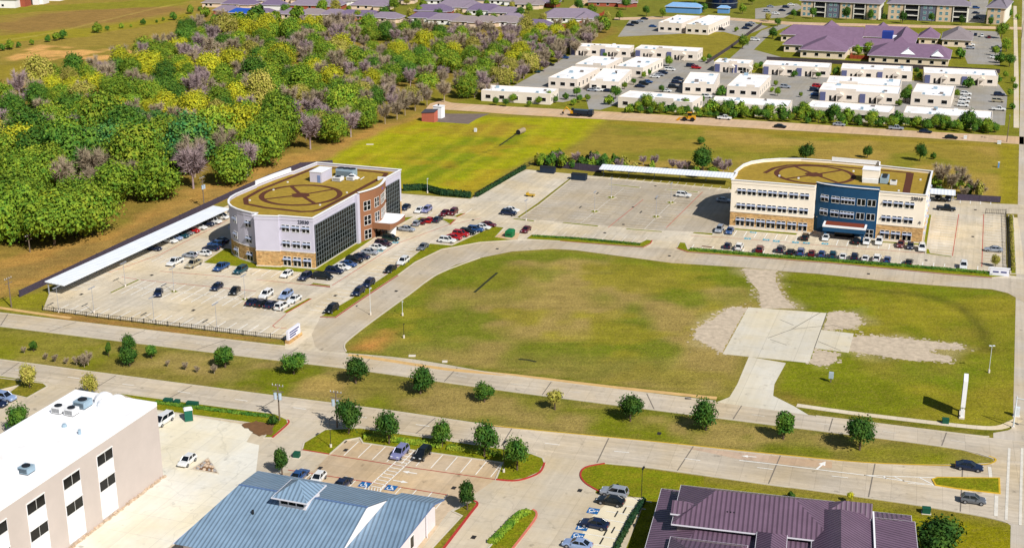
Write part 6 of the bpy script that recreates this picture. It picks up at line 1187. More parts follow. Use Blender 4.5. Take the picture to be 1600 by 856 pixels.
MT = 'trees along the median'
for i, (x, y, w, h, lf, lab) in enumerate([(459, 584, 44, 32, 'mid', 'round median tree straight below the white monument sign'), (556, 599, 44, 40, 'green', 'round median tree right below the loop drive mouth'), (657, 615, 48, 44, 'dark', 'broad median tree, third from the monument sign going right'), (757, 628, 38, 32, 'mid', 'two-lobed median tree, fourth from the monument sign'), (867, 640, 32, 32, 'olive', 'thin small median tree with sparse leaves'), (985, 658, 46, 40, 'green', 'median tree just left of the slab drive'), (1103, 672, 52, 50, 'dark', 'dense dark median tree opposite the slab drive'), (1224, 686, 38, 46, 'mid', 'upright median tree, second from the nose of the median'), (1343, 703, 54, 52, 'dark', 'large dark median tree nearest its pointed nose')]): garden_tree(x, y, w, h, lf, lab, 'tiny' if i == 4 else 'tall' if i == 7 else 'round', i, MT)
for x, y, w, h, lf, sh, lab in [(53, 549, 15, 18, 'mid', 'tall', 'small cone-shaped median tree, far left'), (170, 557, 11, 24, 'mid', 'tall', 'thin median tree beside the bushy one'), (203, 572, 34, 32, 'green', 'round', 'low bushy median tree, front of a close pair'), (201, 553, 26, 30, 'dark', 'round', 'tall rounded median tree, back of a close pair'), (237, 560, 22, 22, 'mid', 'tall', 'small pointed median tree right of the bushy pair'), (352, 574, 38, 34, 'mid', 'tall', 'pointed median tree alone above the white roof')]: garden_tree(x, y, w, h, lf, lab, sh, x, MT)
for x, y, w, h, lf, sh, lab in [(47, 606, 32, 40, 'olive', 'round', 'yellow-green tree on the left corner island'), (141, 620, 30, 36, 'olive', 'round', 'yellow-green tree just behind the white roof'), (30, 676, 42, 48, 'mid', 'round', 'round tree left of the white-roofed building'), (545, 678, 46, 54, 'dark', 'round', 'dark tree at the left of the parking verge'), (608, 694, 48, 52, 'dark', 'round', 'dark tree above the lilac SUV on the parking verge'), (691, 698, 38, 46, 'mid', 'round', 'middle tree of the parking verge, right of the ladder crossing'), (757, 714, 48, 54, 'green', 'round', 'wide tree on the parking verge, second from its right end'), (808, 735, 48, 52, 'mid', 'round', 'tree at the right end of the parking verge'), (441, 742, 28, 46, 'dark', 'tall', 'upright tree at the top corner of the blue roof'), (730, 797, 30, 50, 'dark', 'tall', 'upright tree on the red kerb by the blue roof'), (1465, 880, 88, 70, 'green', 'round', 'large round tree right of the purple roof'), (1328, 785, 14, 18, 'lime', 'tiny', 'thin yellow-green sapling behind the purple roof'), (1215 + 20, 779, 14, 12, 'dark', 'small', 'small dark shrub against the purple roof'), (1555, 417, 17, 20, 'olive', 'round', 'small tree behind the white corner sign'), (428, 664, 18, 16, 'dark', 'small', 'dark shrub at the end of the portable toilet verge')]: garden_tree(x, y, w, h, lf, lab, sh, x)
for x, y, w, h, lf, sh, lab in [(1098, 268, 40, 38, 'dark', 'round', 'large dark tree in the scrub left of the cream block'), (1094, 226, 17, 12, 'mid', 'round', 'small round tree in the field above the large dark one'), (1259, 251, 30, 27, 'dark', 'round', 'dark tree showing its trunks behind the cream block'), (1355, 247, 18, 20, 'dark', 'round', 'small round tree right behind the roof stair head'), (1437, 252, 22, 26, 'dark', 'round', 'two-tier tree, right of the field'), (1458, 249, 11, 10, 'mid', 'small', 'tiny bush beside the two-tier field tree')]: garden_tree(x, y, w, h, lf, lab, sh, x)
r = random.Random(17)
for x, y, w, lf in [(848, 252, 18, 'mid'), (862, 255, 22, 'dark'), (878, 257, 18, 'green'), (893, 256, 20, 'olive'), (908, 258, 18, 'dark'), (925, 260, 16, 'mid'), (943, 254, 22, 'dark'), (958, 262, 16, 'olive'), (975, 262, 20, 'mid'), (992, 264, 18, 'olive'), (1018, 266, 14, 'mid'), (1112, 270, 26, 'mid'), (1088, 272, 18, 'mid')]:
    garden_tree(x, y + 6, w, r.uniform(12, 22), lf, 'leafy green shrub in the scrub belt behind the empty lot', 'small', x, 'green shrubs behind the empty lot', 'shrub', 'shrub')
for x, y, w, lf in [(1462, 286, 20, 'mid'), (1478, 292, 18, 'olive'), (1495, 290, 22, 'mid'), (1512, 300, 18, 'dark'), (1528, 305, 18, 'olive'), (1466, 300, 16, 'dark')]: garden_tree(x, y + 6, w, r.uniform(14, 26), lf, 'leafy shrub in the scrub behind the short carport', 'small', x, 'green shrubs behind the short carport', 'shrub', 'shrub')
for i in range(26):
    x = 838 + i * 5.6 + r.uniform(-3, 3); garden_tree(x, 256 + (x - 838) * .085 + r.uniform(-8, 4), r.uniform(12, 24), r.uniform(10, 22), ('olive', 'mid', 'dark', 'deep')[i % 4], 'leafy green shrub in the scrub belt behind the empty lot', 'small', i, 'green shrubs behind the empty lot', 'shrub', 'shrub')
# hedges
def hedge(px, w, h, label, leaf='dark', ls=.22, dens=34):
    P = ats(px); c = P[0]; b = MB(); r_ = random.Random(len(px) * 7 + int(px[0][0])); b.ribbon([p - c for p in P], w * .7, 0.02, h * .8)
    for i in range(1, len(P)):
        a, e = P[i - 1] - c, P[i] - c; d = (e - a); q = Vector((-d.y, d.x, 0)).normalized(); 
        for k_ in range(int(d.length * dens)):
            p = a.lerp(e, r_.random()); t = r_.uniform(-.4, math.pi + .4); n = q * math.cos(t) + Vector((0, 0, math.sin(t))); quadleaf(b, p + q * math.cos(t) * w / 2 * r_.uniform(.8, 1.15) + Vector((0, 0, h * .45 + math.sin(t) * h * .5 * r_.uniform(.8, 1.25))), n, ls * r_.uniform(.6, 1.3), r_, 0)
    o = b.build('hedge', LEAF[leaf]); o.location = c; return tag(o, label, 'hedge')
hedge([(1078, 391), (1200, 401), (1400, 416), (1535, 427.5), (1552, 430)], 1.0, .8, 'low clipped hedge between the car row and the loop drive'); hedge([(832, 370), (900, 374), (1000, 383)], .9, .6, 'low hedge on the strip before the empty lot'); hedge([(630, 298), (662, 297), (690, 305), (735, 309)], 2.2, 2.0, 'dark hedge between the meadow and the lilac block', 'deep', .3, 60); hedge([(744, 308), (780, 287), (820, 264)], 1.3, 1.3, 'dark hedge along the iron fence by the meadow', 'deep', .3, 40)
hedge([(570, 684.5), (645, 693), (690, 699)], 1.6, .9, 'clipped hedge at the head of the ladder crossing', 'green'); hedge([(700, 701), (782, 712)], 1.6, .9, 'clipped hedge under the right-hand verge trees', 'green'); hedge([(1579, 340), (1581, 380), (1583, 424)], 1.0, 1.0, 'brownish hedge right of the right-hand lot', 'olive'); hedge([(243, 630), (330, 641), (420, 652)], 1.0, .6, 'low dark hedge behind the portable toilet', 'dark'); hedge([(768, 850), (812, 806), (826, 801)], 1.6, .8, 'dense hedge on the lane island', 'mid'); hedge([(1006, 782), (985, 815), (962, 860)], .9, .7, 'dark leafy strip added as the shadow beside the purple roof', 'deep')  # last one: dark leaves put in for the shadow strip beside the purple roof
# office park planting
OT = [(812, 158, 14), (802, 160, 10), (859, 160, 14), (884, 155, 10), (901, 151, 11), (842, 163, 9), (826, 166, 9), (868, 160, 8), (962, 154, 14), (951, 163, 14), (1010, 171, 19), (1037, 172, 14), (1051, 174, 13), (1071, 173, 14), (1022, 176, 14), (985, 173, 11), (1034, 145, 9), (1045, 103, 11), (1109, 178, 22), (1120, 178, 14), (1137, 180, 18), (1157, 181, 21), (1178, 182, 14), (1192, 180, 12), (1127, 149, 14), (1160, 76, 15), (1202, 182, 16), (1224, 183, 20), (1244, 184, 14), (1256, 185, 18), (1267, 186, 16), (1290, 187, 12), (1302, 189, 19), (1325, 188, 19), (1362, 195, 18), (1381, 190, 11), (1400, 194, 20), (1420, 192, 12), (1432, 199, 14), (1447, 201, 15), (1466, 199, 16), (1477, 200, 14), (1495, 201, 14), (1511, 200, 22), (1524, 205, 16), (1539, 204, 19), (1556, 206, 10), (1415, 159, 17), (1512, 137, 16), (1215, 149, 9), (1251, 151, 6), (1240, 120, 10), (1278, 123, 8), (1232, 112, 8), (1150, 49, 7), (1207, 60, 13), (1215, 41, 9), (1340, 85, 14), (1357, 84, 14), (1499, 58, 9), (1500, 91, 16), (1565, 60, 17), (1572, 80, 15), (1562, 98, 15), (1577, 104, 14), (1555, 86, 10), (1590, 30, 8), (1575, 28, 11), (1576, 14, 10), (1396, 98, 8), (1582, 130, 8), (1586, 140, 8), (1582, 170, 9), (1578, 150, 8), (1006, 122, 8), (1014, 116, 8), (990, 132, 7), (976, 139, 8), (956, 118, 6), (1122, 153, 9), (1128, 144, 8), (1206, 143, 7), (1212, 134, 7), (1305, 118, 9), (1436, 122, 9), (1418, 150, 10), (1420, 143, 9), (1308, 112, 8), (1432, 116, 8), (1495, 152, 9), (1100, 96, 8), (1108, 93, 7), (945, 90, 6), (1404, 165, 10), (1252, 170, 9), (1096, 160, 9), (1560, 128, 9), (1570, 122, 8), (1182, 108, 8), (1188, 104, 8), (905, 160, 9), (918, 158, 8), (896, 164, 10), (775, 164, 10), (790, 166, 9)]
OT += [(x_ + jr.uniform(-4, 4), 175 + (x_ - 985) * .056 + jr.uniform(-3, 2), jr.uniform(8, 14)) for x_ in range(985, 1560, 9) if not 1240 < x_ < 1250]
for i, (x, y, w) in enumerate(OT): garden_tree(x, y + 1, w * 1.3, w * (1.35 if i % 3 else 1.0), ('dark', 'mid', 'green', 'dark')[i % 4], 'small green tree or shrub planted round the white-roofed pavilions', 'small' if i % 3 == 0 else 'round', i, 'trees planted round the pavilions and clinic', 'tree', 'ornamental_tree')
for i, (x, y, w) in enumerate([(1270, 30, 13), (1322, 32, 15), (1361, 32, 13), (1410, 37, 15), (1455, 37, 12), (1502, 40, 11), (1547, 41, 11), (1380, 33, 9), (1240, 30, 11)]): garden_tree(x, y, w, w * 1.3, ('mid', 'green')[i % 2], 'green tree on the lawn before the apartment blocks', 'round', i, 'trees before the apartments')
for i, (x, y, w) in enumerate([(447, 26, 18), (505, 24, 22), (526, 22, 22), (560, 30, 14), (600, 30, 18), (617, 17, 20), (635, 7, 14), (662, 15, 16), (685, 31, 16), (698, 10, 20), (715, 33, 18), (732, 32, 14), (750, 32, 16), (772, 36, 14), (640, 28, 16), (655, 22, 14), (590, 8, 12), (475, 8, 12), (508, 4, 10), (545, 18, 10), (812, 28, 16), (826, 20, 14), (848, 36, 16), (868, 12, 22), (905, 18, 18), (925, 24, 16), (880, 2, 14), (945, 6, 16), (978, 14, 16), (836, 66, 20), (815, 60, 22), (850, 70, 16), (470, 22, 10), (433, 12, 12), (403, 22, 12), (393, 10, 10), (640, 2, 10), (760, 12, 12), (800, 14, 12), (990, 8, 14), (1010, 24, 14), (1035, 26, 12), (950, 35, 16), (968, 30, 14), (935, 42, 16), (1175, 6, 14), (1150, 10, 12), (1160, 20, 14), (1100, 18, 12), (1085, 14, 12), (1200, 32, 12)]): garden_tree(x, y + 2, w, w * 1.1, ('dark', 'mid', 'olive', 'green')[i % 4], 'green garden tree standing among the suburban houses', 'round', i, 'trees among the suburban houses', 'tree', 'garden_tree')
for i, (x, y, w) in enumerate([(4, 80, 12), (15, 78, 17), (29, 75, 10), (50, 71, 10), (75, 66, 12), (88, 64, 14), (98, 62, 16), (152, 52, 18), (168, 48, 8), (190, 45, 9), (224, 39, 10), (255, 33, 6), (272, 32, 14), (297, 22, 15), (312, 18, 8), (321, 28, 18), (362, 9, 10), (205, 43, 5), (245, 36, 5)]): garden_tree(x, y, w, w * .85, ('dark', 'mid')[i % 2], 'dark green tree on the line dividing the far left fields', 'small', i, 'trees dividing the far left fields', 'tree', 'field_tree')

# the wood: individuals near, one mass far off
WV = []
for i in range(8):
    r_ = random.Random(100 + i); b = MB(); limbs(b, r_, 9.5, .28, 5, 3.5); crown(b, r_, 6.2 + (i % 3) * .5, .4, 10.0 + i % 4, 13 + i, 5600, .34, 1, (.1, .35, 0)[i % 3], True, .6); WV.append(mesh_only(b, 'broadleaf_tree', 2))
BV = []
for i in range(4):
    r_ = random.Random(200 + i); b = MB(); bare(b, r_, 5.2, 9.0, 2100, .085); BV.append(mesh_only(b, 'bare_tree', 1))
WOOD = [(-60, 400), (-60, 190), (0, 168), (70, 140), (150, 118), (215, 100), (265, 78), (300, 52), (340, 42), (400, 40), (520, 44), (640, 52), (760, 56), (850, 58), (900, 55), (935, 42), (955, 44), (940, 58), (880, 92), (840, 110), (770, 145), (720, 158), (660, 168), (620, 190), (598, 200), (560, 214), (480, 236), (432, 250), (395, 268), (385, 290), (300, 300), (255, 300), (245, 318), (180, 335), (150, 345), (152, 372), (100, 388), (20, 385)]
WP = [(p.x, p.y) for p in ats(WOOD)]
def inside(x, y, P):
    c = False
    for i in range(len(P)):
        ax, ay = P[i - 1]; bx, by = P[i]
        if (ay > y) != (by > y) and x < (bx - ax) * (y - ay) / (by - ay) + ax: c = not c
    return c
GAPS = [ats(g) for g in ([(545, 72), (600, 66), (625, 82), (580, 100), (548, 92)], [(630, 110), (760, 100), (720, 158), (650, 160), (610, 150)], [(760, 120), (800, 105), (770, 148)], [(640, 70), (700, 72), (690, 100), (640, 96)])]
r = random.Random(77); pts = []; cell = {}
def near(x, y, d):
    i, j = int(x // 14), int(y // 14)
    return any((q[0] - x) ** 2 + (q[1] - y) ** 2 < (d * .5 + q[2] * .5) ** 2 for a in (-1, 0, 1) for c in (-1, 0, 1) for q in cell.get((i + a, j + c), ()))
x0, x1, y0, y1 = min(p[0] for p in WP), max(p[0] for p in WP), min(p[1] for p in WP), max(p[1] for p in WP)
for k_ in range(60000):
    x, y = r.uniform(x0, x1), r.uniform(y0, y1)
    if not inside(x, y, WP): continue
    px, py = w2px(Vector((x, y, 0)))
    if px < -70: continue
    gap = any(inside(x, y, [(p.x, p.y) for p in g]) for g in GAPS); right = px > 545 and py < 200
    if gap and r.random() > .03: continue
    d = r.uniform(8.2, 11.0) if not right else r.uniform(7.0, 9.5)
    if y < 470: d *= 1.12
    if near(x, y, d): continue
    q = (x, y, d, px, py, right); pts.append(q); cell.setdefault((int(x // 14), int(y // 14)), []).append(q)
pts.sort(key=lambda q: q[1]); NB = NL = 0; rest = []
def nz(x, y, s, o): return math.sin(x / s + o) * math.cos(y / s * 1.3 - o * 2) + .5 * math.sin((x + y) / s * 2.1 + o)
for x, y, d, px, py, right in pts:
    t = nz(x, y, 24, 1.0) + r.gauss(0, .65); bareq = r.random() < (.58 if right else (.10 if py > 260 else (.36 if py < 200 else .26) if py > 150 else .42))
    if 60 < px < 165 and 285 < py < 325: bareq = r.random() < .8
    if px < 520 and 20 < py < 70 : bareq = r.random() < .4
    lf = 'dark' if t < -.75 else 'green' if t < -.1 else 'mid' if t < .45 else 'olive' if t < .8 else 'lime'
    if py > 255: lf = {'dark': 'dark', 'green': 'green', 'mid': 'mid', 'olive': 'olive' if r.random() < .5 else 'mid', 'lime': 'lime' if r.random() < .25 else 'mid'}[lf]
    if 120 < px < 300 and 150 < py < 300 and r.random() < .12: lf = 'blue'
    if bareq:
        s = d / 9.2 * r.uniform(.9, 1.15)
        if NB >= 290: rest.append((x, y, s, 'bare', right)); continue
        NB += 1; lil = r.random() < .3; o = inst(BV[r.randrange(4)], 'bare_tree', LILBARK if lil else PALEBARK, None, (x, y, 0), r.uniform(0, 6.28), (s, s, s * r.uniform(.9, 1.15)))
        zn = 'front edge' if py > 240 else 'middle' if not right else 'thin right-hand part'
        tag(o, ('lilac-grey' if lil else 'pale grey') + f' leafless tree with bare twigs in the {zn} of the wood', 'tree', f'bare {"lilac" if lil else "grey"} trees in the {zn} of the wood')
    else:
        s = d / 9.8 * r.uniform(.92, 1.15) * (1.12 if y < 470 else .9)
        if NL >= 295: rest.append((x, y, s, lf, right)); continue
        NL += 1; o = inst(WV[r.randrange(8)], 'broadleaf_tree', (BARK, LEAF[lf]), None, (x, y, 0), r.uniform(0, 6.28), (s, s, s * r.uniform(.85, 1.2)))
        cn_ = {'dark': 'dark green', 'green': 'fresh green', 'mid': 'mid green', 'olive': 'olive', 'lime': 'bright yellow-green', 'blue': 'bluish green'}[lf]; zn = 'front edge' if py > 240 else 'middle' if not right else 'thin right-hand part'
        tag(o, f'{cn_} leafy tree with a rounded crown in the {zn} of the wood', 'tree', f'{cn_} trees in the {zn} of the wood')
# the far half of the wood reads as one mass
LV = {}
for i in range(3):
    r_ = random.Random(300 + i); b = MB(); crown(b, r_, 5.4, 1.0, 10.5, 10, 620, .95, 0, .1, True, .3); LV[i] = (np.array(b.v), b.f)
r_ = random.Random(320); b = MB(); bare(b, r_, 4.8, 9.5, 420, .13); LB = (np.array(b.v), b.f)
keys = ['dark', 'green', 'mid', 'olive', 'lime', 'blue', 'bare']; Vs = []; Fs = []; Ms = []; off = 0
for x, y, s, lf, right in rest:
    v, f = LB if lf == 'bare' else LV[r.randrange(3)]; a = r.uniform(0, 6.28); ca_, sa_ = math.cos(a), math.sin(a); sz = s * r.uniform(.85, 1.2)
    Vs.append(np.stack([(v[:, 0] * ca_ - v[:, 1] * sa_) * s + x, (v[:, 0] * sa_ + v[:, 1] * ca_) * s + y, v[:, 2] * sz], -1)); Fs += [tuple(i + off for i in q) for q in f]; Ms += [keys.index(lf)] * len(f); off += len(v)
if Vs:
    me = bpy.data.meshes.new('far_wood'); me.from_pydata(np.concatenate(Vs).tolist(), [], Fs)
    for kk in keys: me.materials.append(LEAF[kk] if kk != 'bare' else PALEBARK)
    me.polygons.foreach_set('material_index', Ms); me.update(); o = bpy.data.objects.new('far_wood', me); COL.objects.link(o); tag(o, 'far half of the mixed green and leafless wood below the suburb', 'wood', None, 'stuff')
print('WOOD', len(pts), NL, NB, len(rest))
# bare scrub: along the pavilions' left side, round the cream block, saplings on the median
def bare_at(px, py, hpx, label, group, m=PALEBARK, name='bare_shrub', cat='shrub'):
    p = at(px, py); d = p.y * math.cos(TH) + HC * math.sin(TH); s = hpx / (F / d) / 8.5; o = inst(BV[int(px) % 4], name, m, None, tuple(p), px % 6.28, (s * 1.1, s * 1.1, s)); return tag(o, label, cat, group)
for x, y, h_ in [(1050, 266, 16), (1062, 270, 18), (1074, 266, 14), (1120, 268, 20), (1130, 272, 18), (1138, 266, 16), (870, 258, 20), (900, 262, 22), (930, 262, 20), (968, 268, 18), (1005, 258, 14), (1022, 262, 18)]: bare_at(x, y, h_, 'leafless lilac-grey shrub in the scrub belt behind the empty lot', 'bare shrubs behind the empty lot', LILBARK)
for x, y, h_ in [(1470, 292, 34), (1486, 300, 28), (1500, 296, 32), (1520, 306, 24), (1532, 308, 20), (1505, 310, 18)]: bare_at(x, y, h_, 'leafless grey shrub in the scrub behind the short carport', 'bare shrubs behind the short carport')
for x, y, h_ in [(72, 562, 10), (86, 566, 12), (104, 569, 10), (120, 571, 14), (132, 574, 18), (138, 570, 20), (262, 573, 10), (290, 578, 12), (308, 582, 10), (335, 584, 14), (38, 552, 10)]: bare_at(x, y, h_, 'leafless sapling in the grass at the left end of the median', 'bare saplings on the median', name='sapling', cat='sapling')
r = random.Random(41)
for i in range(46):
    t = i / 45; x = 745 + (925 - 745) * t + r.uniform(-14, 14); y = 152 - (152 - 62) * t + r.uniform(-5, 5); bare_at(x, y + 4, r.uniform(14, 24), 'leafless grey bush in the scrub left of the pavilions', 'grey bushes left of the pavilions', PALEBARK if i % 3 else LILBARK)
for i in range(16):
    t = i / 15; x = 760 + (930 - 760) * t + r.uniform(-16, 8); y = 148 - 92 * t; garden_tree(x, y + 5, r.uniform(12, 20), r.uniform(12, 20), ('dark', 'mid', 'olive')[i % 3], 'green bush among grey scrub left of the pavilions', 'small', i, 'green bushes left of the pavilions', 'shrub', 'shrub')
# ------------------------------------------------------------------ street furniture
PW = mat('pole_white', (206, 212, 216), .5, .1, 1); WPOLE = mat('weathered_pole', (112, 98, 84), .9, .2, 2); CANB = mat('transformer_grey', (176, 190, 204), .4, .1, 1, metal=.2)
ms = thing('monument_sign', tuple(at(459, 530)), BA, 'long white monument sign on a stone base at the loop drive mouth', 'sign')
MB().box(-3.0, 3.0, -.55, .55, 0, .7).build('base', STONE, ms); MB().box(-2.7, 2.7, -.28, .28, .7, 2.9).build('panel', mat('sign_white', (216, 216, 226), .6, .05, .6), ms)
for z, a, b in ((2.2, -2.2, 2.0), (1.65, -2.2, 1.4), (1.1, -2.2, .6)):
    for s in (-1, 1): MB().box(a, b, s * .30 - .015, s * .30 + .015, z, z + .28).build('name_strip', mat('sign_navy', (46, 54, 110), .6), ms)
py_ = thing('pylon_sign', tuple(at(1503, 648)), BA, 'tall white pylon sign seen edge-on in the right-hand field', 'sign')
for s in (-1.5, 1.5): MB().box(s - .22, s + .22, -.28, .28, 0, 2.4).build('post', WPANEL, py_)
MB().box(-2.0, 2.0, -.40, .40, 2.4, 7.8).build('panel', WPANEL, py_); MB().box(-1.8, 1.8, .405, .43, 2.8, 7.4).build('face', mat('sign_navy', (46, 54, 110)), py_); MB().box(-2.1, 2.1, -.5, .5, 0, .3).build('footing', FOOT, py_)
cs = thing('entrance_sign', tuple(at(1561, 431)), R(-16), 'low white wall sign on the corner of the loop drive', 'sign'); MB().box(-2.3, 2.3, -.25, .25, 0, 2.0).build('wall', mat('sign_white', (216, 216, 226)), cs); MB().box(-2.5, 2.5, -.35, .35, 2.0, 2.15).build('cap', WCAP, cs); MB().box(-1.6, -.2, -.27, -.255, .9, 1.3).build('name_strip', mat('sign_navy', (46, 54, 110)), cs); MB().box(.3, 1.7, -.27, -.255, .9, 1.3).build('name_strip', mat('sign_navy', (46, 54, 110)), cs)
dg_ = thing('dumpster', tuple(at(797, 370)), BA, 'tall green dumpster on a concrete pad beside the loop drive', 'dumpster'); MB().box(-1.2, 1.2, -1.0, 1.0, .1, 1.8, tx=-.08, ty=-.08).build('bin', mat('dumpster_green', (16, 104, 60), .6, .15, 1.5), dg_); MB().box(-1.3, 1.3, -1.1, 1.1, 1.8, 2.1, tx=.1, ty=.4).build('lid', mat('dumpster_green', (16, 104, 60)), dg_)
for s in (-1.26, 1.26): MB().box(s - .08, s + .08, -.6, .6, .9, 1.1).build('lift_bar', DARK, dg_)
sheet('dumpster_pad', ats([(773, 371), (785, 363), (812, 365), (808, 375), (796, 375)]), .15, CT)
for x, y, lab in ((856, 270, 'dark blue dumpster against the mauve fence, left'), (905, 281, 'pair of dark dumpsters at the end of the lot divider')):
    t = thing('dumpster', tuple(at(x, y)), R(-19.4), lab, 'dumpster'); MB().box(-2.4, 2.4, -1.1, 1.1, .08, 1.9, tx=-.08, ty=-.06).build('bin', mat('dumpster_navy', (26, 40, 58), .6, .2, 1.5), t); MB().box(-2.5, 2.5, -1.2, 1.2, 1.9, 2.15, ty=.4).build('lid', DARK, t)
tl = thing('portable_toilet', tuple(at(295, 656)), R(20), 'green and tan portable toilet on the pavement edge', 'portable toilet'); MB().box(-.75, .75, -.75, .75, .08, 2.3).build('cabin', mat('toilet_green', (24, 92, 74), .6, .1, 1), tl); MB().box(.755, .80, -.7, .7, .1, 2.25).build('door', mat('toilet_tan', (196, 150, 118), .6, .1, 1), tl); MB().box(-.82, .82, -.82, .82, 2.3, 2.5, tx=.2, ty=.2).build('roof', WPANEL, tl)
UB = mat('utility_green', (22, 78, 58), .6, .1, 1.2)
for x, y, w_, lab in ((263, 630, 1.7, 'dark green utility cabinet at the left of three on the verge'), (277, 632, 1.0, 'small dark green utility cabinet, middle of three on the verge'), (301, 635, 2.3, 'long dark green utility cabinet at the right of three on the verge'), (1477, 661, 1.2, 'low green utility box beside the corner footpath'), (1447, 801, 1.3, 'low green utility box on the verge above the purple roof'), (464, 714, 1.1, 'dark green utility cabinet by the upright tree')):
    t = thing('utility_cabinet', tuple(at(x, y)), R(-12), lab, 'cabinet'); MB().box(-w_ / 2, w_ / 2, -.5, .5, .06, .95).build('case', UB, t); MB().box(-w_ / 2 - .1, w_ / 2 + .1, -.6, .6, 0, .10).build('plinth', FOOT, t); MB().box(-w_ / 2 - .04, w_ / 2 + .04, -.54, .54, .95, 1.02).build('lid', UB, t)
mb_ = thing('meter_cabinet', tuple(at(1298, 597)), R(-20), 'white meter cabinet on a post in the right-hand field', 'cabinet'); MB().box(-.45, .45, -.3, .3, .9, 2.2).build('case', CANB, mb_); MB().box(-.1, .1, -.1, .1, 0, .9).build('post', WPOLE, mb_)
sc = thing('signal_cabinet', tuple(at(1588, 650)), R(-20), 'white traffic signal cabinet at the street corner', 'cabinet'); MB().box(-.5, .5, -.4, .4, .15, 1.9).build('case', PW, sc); MB().box(-.65, .65, -.55, .55, 0, .15).build('plinth', FOOT, sc)
def light_pole(px, py, h, label, group, ang=BA, heads=1, m=None, head=1.2):
    t = thing('light_pole', tuple(at(px, py)), ang, label, 'light pole', group); b = MB(); b.tube((0, 0, 0), (0, 0, h), .06, .045, 8); b.build('pole', m or DARK, t); MB().tube((0, 0, 0), (0, 0, .7), .22, .22, 10).build('footing', FOOT, t)
    for i in range(heads):
        s = 1 if i == 0 else -1; MB().box(min(s * .1, s * head), max(s * .1, s * head), -.16, .16, h - .08, h + .06).build('lamp_head', m or DARK, t)
    return t
for x, y in ((196, 448), (272, 456.5), (383, 468.5), (147, 489), (92, 488), (241, 504), (339, 515)): light_pole(x, y, 6.2, 'slim grey light pole in the left car park', 'light poles in the left car park', BA, 2, STEEL)
for x, y in ((955, 309.5), (1048, 317.5), (929, 331.5), (1025, 339.5), (822, 345)): light_pole(x, y, 6.2, 'slim grey light pole in the empty middle lot', 'light poles in the middle lot', BA, 2, STEEL)
light_pole(517, 699, 5.6, 'dark light pole at the left tip of the parking verge', None); light_pole(787, 738, 5.6, 'dark light pole at the right end of the clinic parking', None); light_pole(1002, 784, 6.0, 'dark light pole at the corner of the purple roof', None)
light_pole(1545, 582, 6.0, 'pale lamp post standing in the right-hand field', None, R(0), 2, PW, .6); light_pole(579, 492, 6.4, 'pale lamp post at the edge of the loop drive, left', None, BA, 1, PW, .8); light_pole(629, 493, 3.4, 'short pale post in the island field near the loop drive', None, BA, 1, PW, .3); light_pole(631, 528, 3.2, 'short dark post in the island field near the dirt patch', None, BA, 1, DARK, .3); light_pole(668, 302, 4.6, 'pale lamp post behind the dark hedge', None, BA, 1, PW, .6)
def power_pole(px, py, h, label, ang=R(-19.4), can=True):
    t = thing('power_pole', tuple(at(px, py)), ang, label, 'power pole'); b = MB(); b.tube((0, 0, 0), (0, 0, h), .17, .11, 8); b.build('pole', WPOLE, t)
    for z in (h - .5, h - 1.6): MB().box(-1.2, 1.2, -.07, .07, z, z + .14).build('crossarm', WPOLE, t)
    if can:
        for s in (-.5, .5): m = MB(); m.tube((s, -.25, h * .60), (s, -.25, h * .60 + 1.2), .32, n=12); m.build('transformer', CANB, t)
    for s in (-1.1, -.4, .4, 1.1): m = MB(); m.tube((s, 0, h - .36), (s, 0, h - .1), .06, n=6); m.build('insulator', PW, t)
    return t
power_pole(437, 657, 7.6, 'wooden power pole with pale transformers, left of two on the verge'); power_pole(527, 668, 7.6, 'wooden power pole with pale transformers, right of two on the verge'); power_pole(319, 324, 9.5, 'tall power pole with transformers beside the long board fence', BA); power_pole(381, 260, 8.5, 'power pole at the corner of the wood', BA, False); power_pole(47, 394, 5.0, 'short grey pole standing before the wood', BA, False); power_pole(18, 480, 7.5, 'power pole at the near end of the board fence', BA, False); power_pole(1596, 60, 10, 'dark power pole beside the cross street, far end', BA, False); power_pole(1573, 222, 10, 'power pole at the far road corner', BA, False)
tp = thing('traffic_signal', tuple(at(1583, 668)), R(-19.4), 'pale traffic signal mast at the street corner', 'traffic signal'); m = MB(); m.tube((0, 0, 0), (0, 0, 6.4), .14, .11, 10); m.build('mast', PW, tp); m = MB(); m.tube((0, 0, 6.0), (11, -3, 6.6), .11, .06, 8); m.build('mast_arm', PW, tp)
for s in (5.5, 9.5): h_ = MB().box(s - .2, s + .2, -s * .27 - .2, -s * .27 + .2, 5.2, 6.3).build('signal_head', DARK, tp)
m = MB(); m.box(-.3, .3, -.3, .3, 0, .3); m.build('base_plate', FOOT, tp)
cp = thing('culvert_pipe', tuple(at(814, 209)), R(64), 'short corrugated pipe lying on the meadow', 'pipe'); m = MB(); n = 18
for j in range(9):
    for i in range(n): a = 6.283 * i / n; q = .95 + (.04 if j % 2 else 0); m.v.append((-2.4 + 4.8 * j / 8, q * math.cos(a), .95 + q * math.sin(a)))
for j in range(8):
    for i in range(n): m.f.append((j * n + i, j * n + (i + 1) % n, j * n + n + (i + 1) % n, j * n + n + i)); m.m.append(0)
m.build('barrel', mat('pipe_tan', (150, 134, 108), .7, .2, 1), cp); m = MB(); m.tube((-2.38, 0, .95), (-2.3, 0, .95), .93, n=18); m.build('end_plate', DARK, cp)
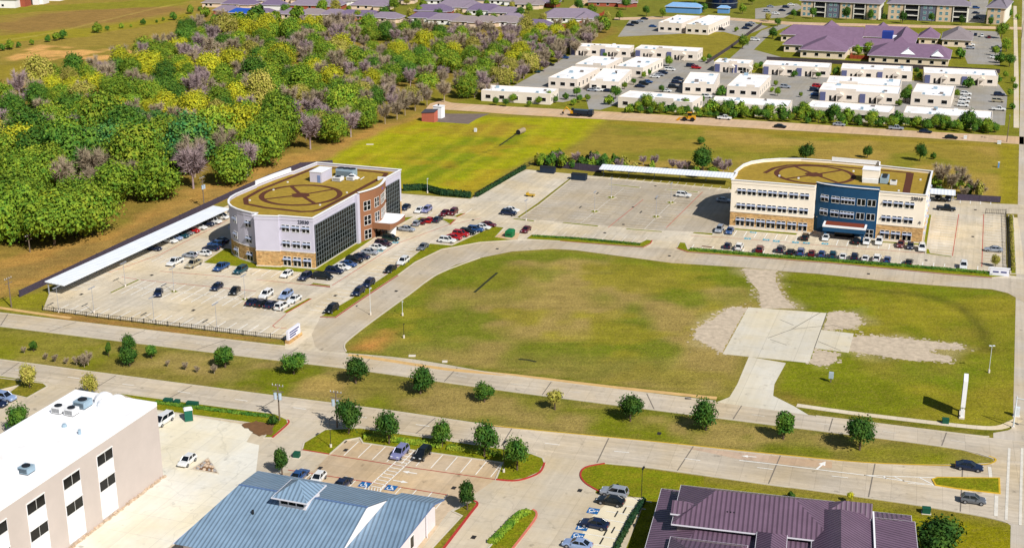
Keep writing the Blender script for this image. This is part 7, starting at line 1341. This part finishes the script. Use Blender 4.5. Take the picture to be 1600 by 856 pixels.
for x, y, lab, w_, h_ in ((743, 206, 'white marker box on the meadow below the pump pad', .9, 1.2), (1508, 217, 'small white utility box on the far road edge, left', 1.1, 1.0), (1561, 225, 'small white utility box at the far road corner', 1.3, 1.0), (665, 150, 'white cabinet on legs at the edge of the scrub', 1.6, 1.8), (1560, 262, 'blue marker post in the field behind the short carport', .5, 1.8)):
    t = thing('marker_box', tuple(at(x, y)), R(-19), lab, 'marker'); MB().box(-w_ / 2, w_ / 2, -.4, .4, 0, h_).build('case', PW if 'blue' not in lab else mat('sky_blue_render', (92, 140, 190)), t); MB().box(-w_ / 2 - .06, w_ / 2 + .06, -.46, .46, h_, h_ + .08).build('lid', WCAP, t)
for x, y, lab, s_ in ((578, 226, 'pale concrete cover in the grass at the left of the meadow', 2.6), (644, 556, 'pale concrete slab beside the sandy path, near end', 1.5), (695, 565, 'pale concrete slab beside the sandy path, far end', 1.1), (1075, 622, 'dark storm inlet slab at the upper kerb', 1.2)):
    t = MB().box(-s_ / 2, s_ / 2, -.5, .5, 0, .12).build('concrete_cover', FOOT if 'dark' not in lab else DR); t.location = at(x, y); tag(t, lab, 'cover')
# stones in the triangular bed
r = random.Random(6); c = [at(*p) for p in tri]
for i in range(34):
    a, b = r.random(), r.random()
    if a + b > 1: a, b = 1 - a, 1 - b
    p = c[0] + (c[1] - c[0]) * (a * .86 + .05) + (c[2] - c[0]) * (b * .86 + .05); s = r.uniform(.16, .42); m = MB(); n = 7
    for j in range(3):
        for k_ in range(n): q = s * (1, .85, .4)[j] * r.uniform(.8, 1.15); m.v.append((q * math.cos(6.283 * k_ / n), q * math.sin(6.283 * k_ / n), s * .8 * j / 2))
    for j in range(2):
        for k_ in range(n): m.f.append((j * n + k_, j * n + (k_ + 1) % n, j * n + n + (k_ + 1) % n, j * n + n + k_)); m.m.append(0)
    m.f.append(tuple(14 + k_ for k_ in range(n))); m.m.append(0)
    o = m.build('boulder', CHIP if i % 2 else mat('grey_stone', (140, 136, 134), .9, .2, 1.5)); o.location = (p.x, p.y, .12); tag(o, ('tan' if i % 2 else 'grey') + ' stone lying in the triangular bed by the white hatchback', 'stone', ('tan' if i % 2 else 'grey') + ' stones in the triangular bed')
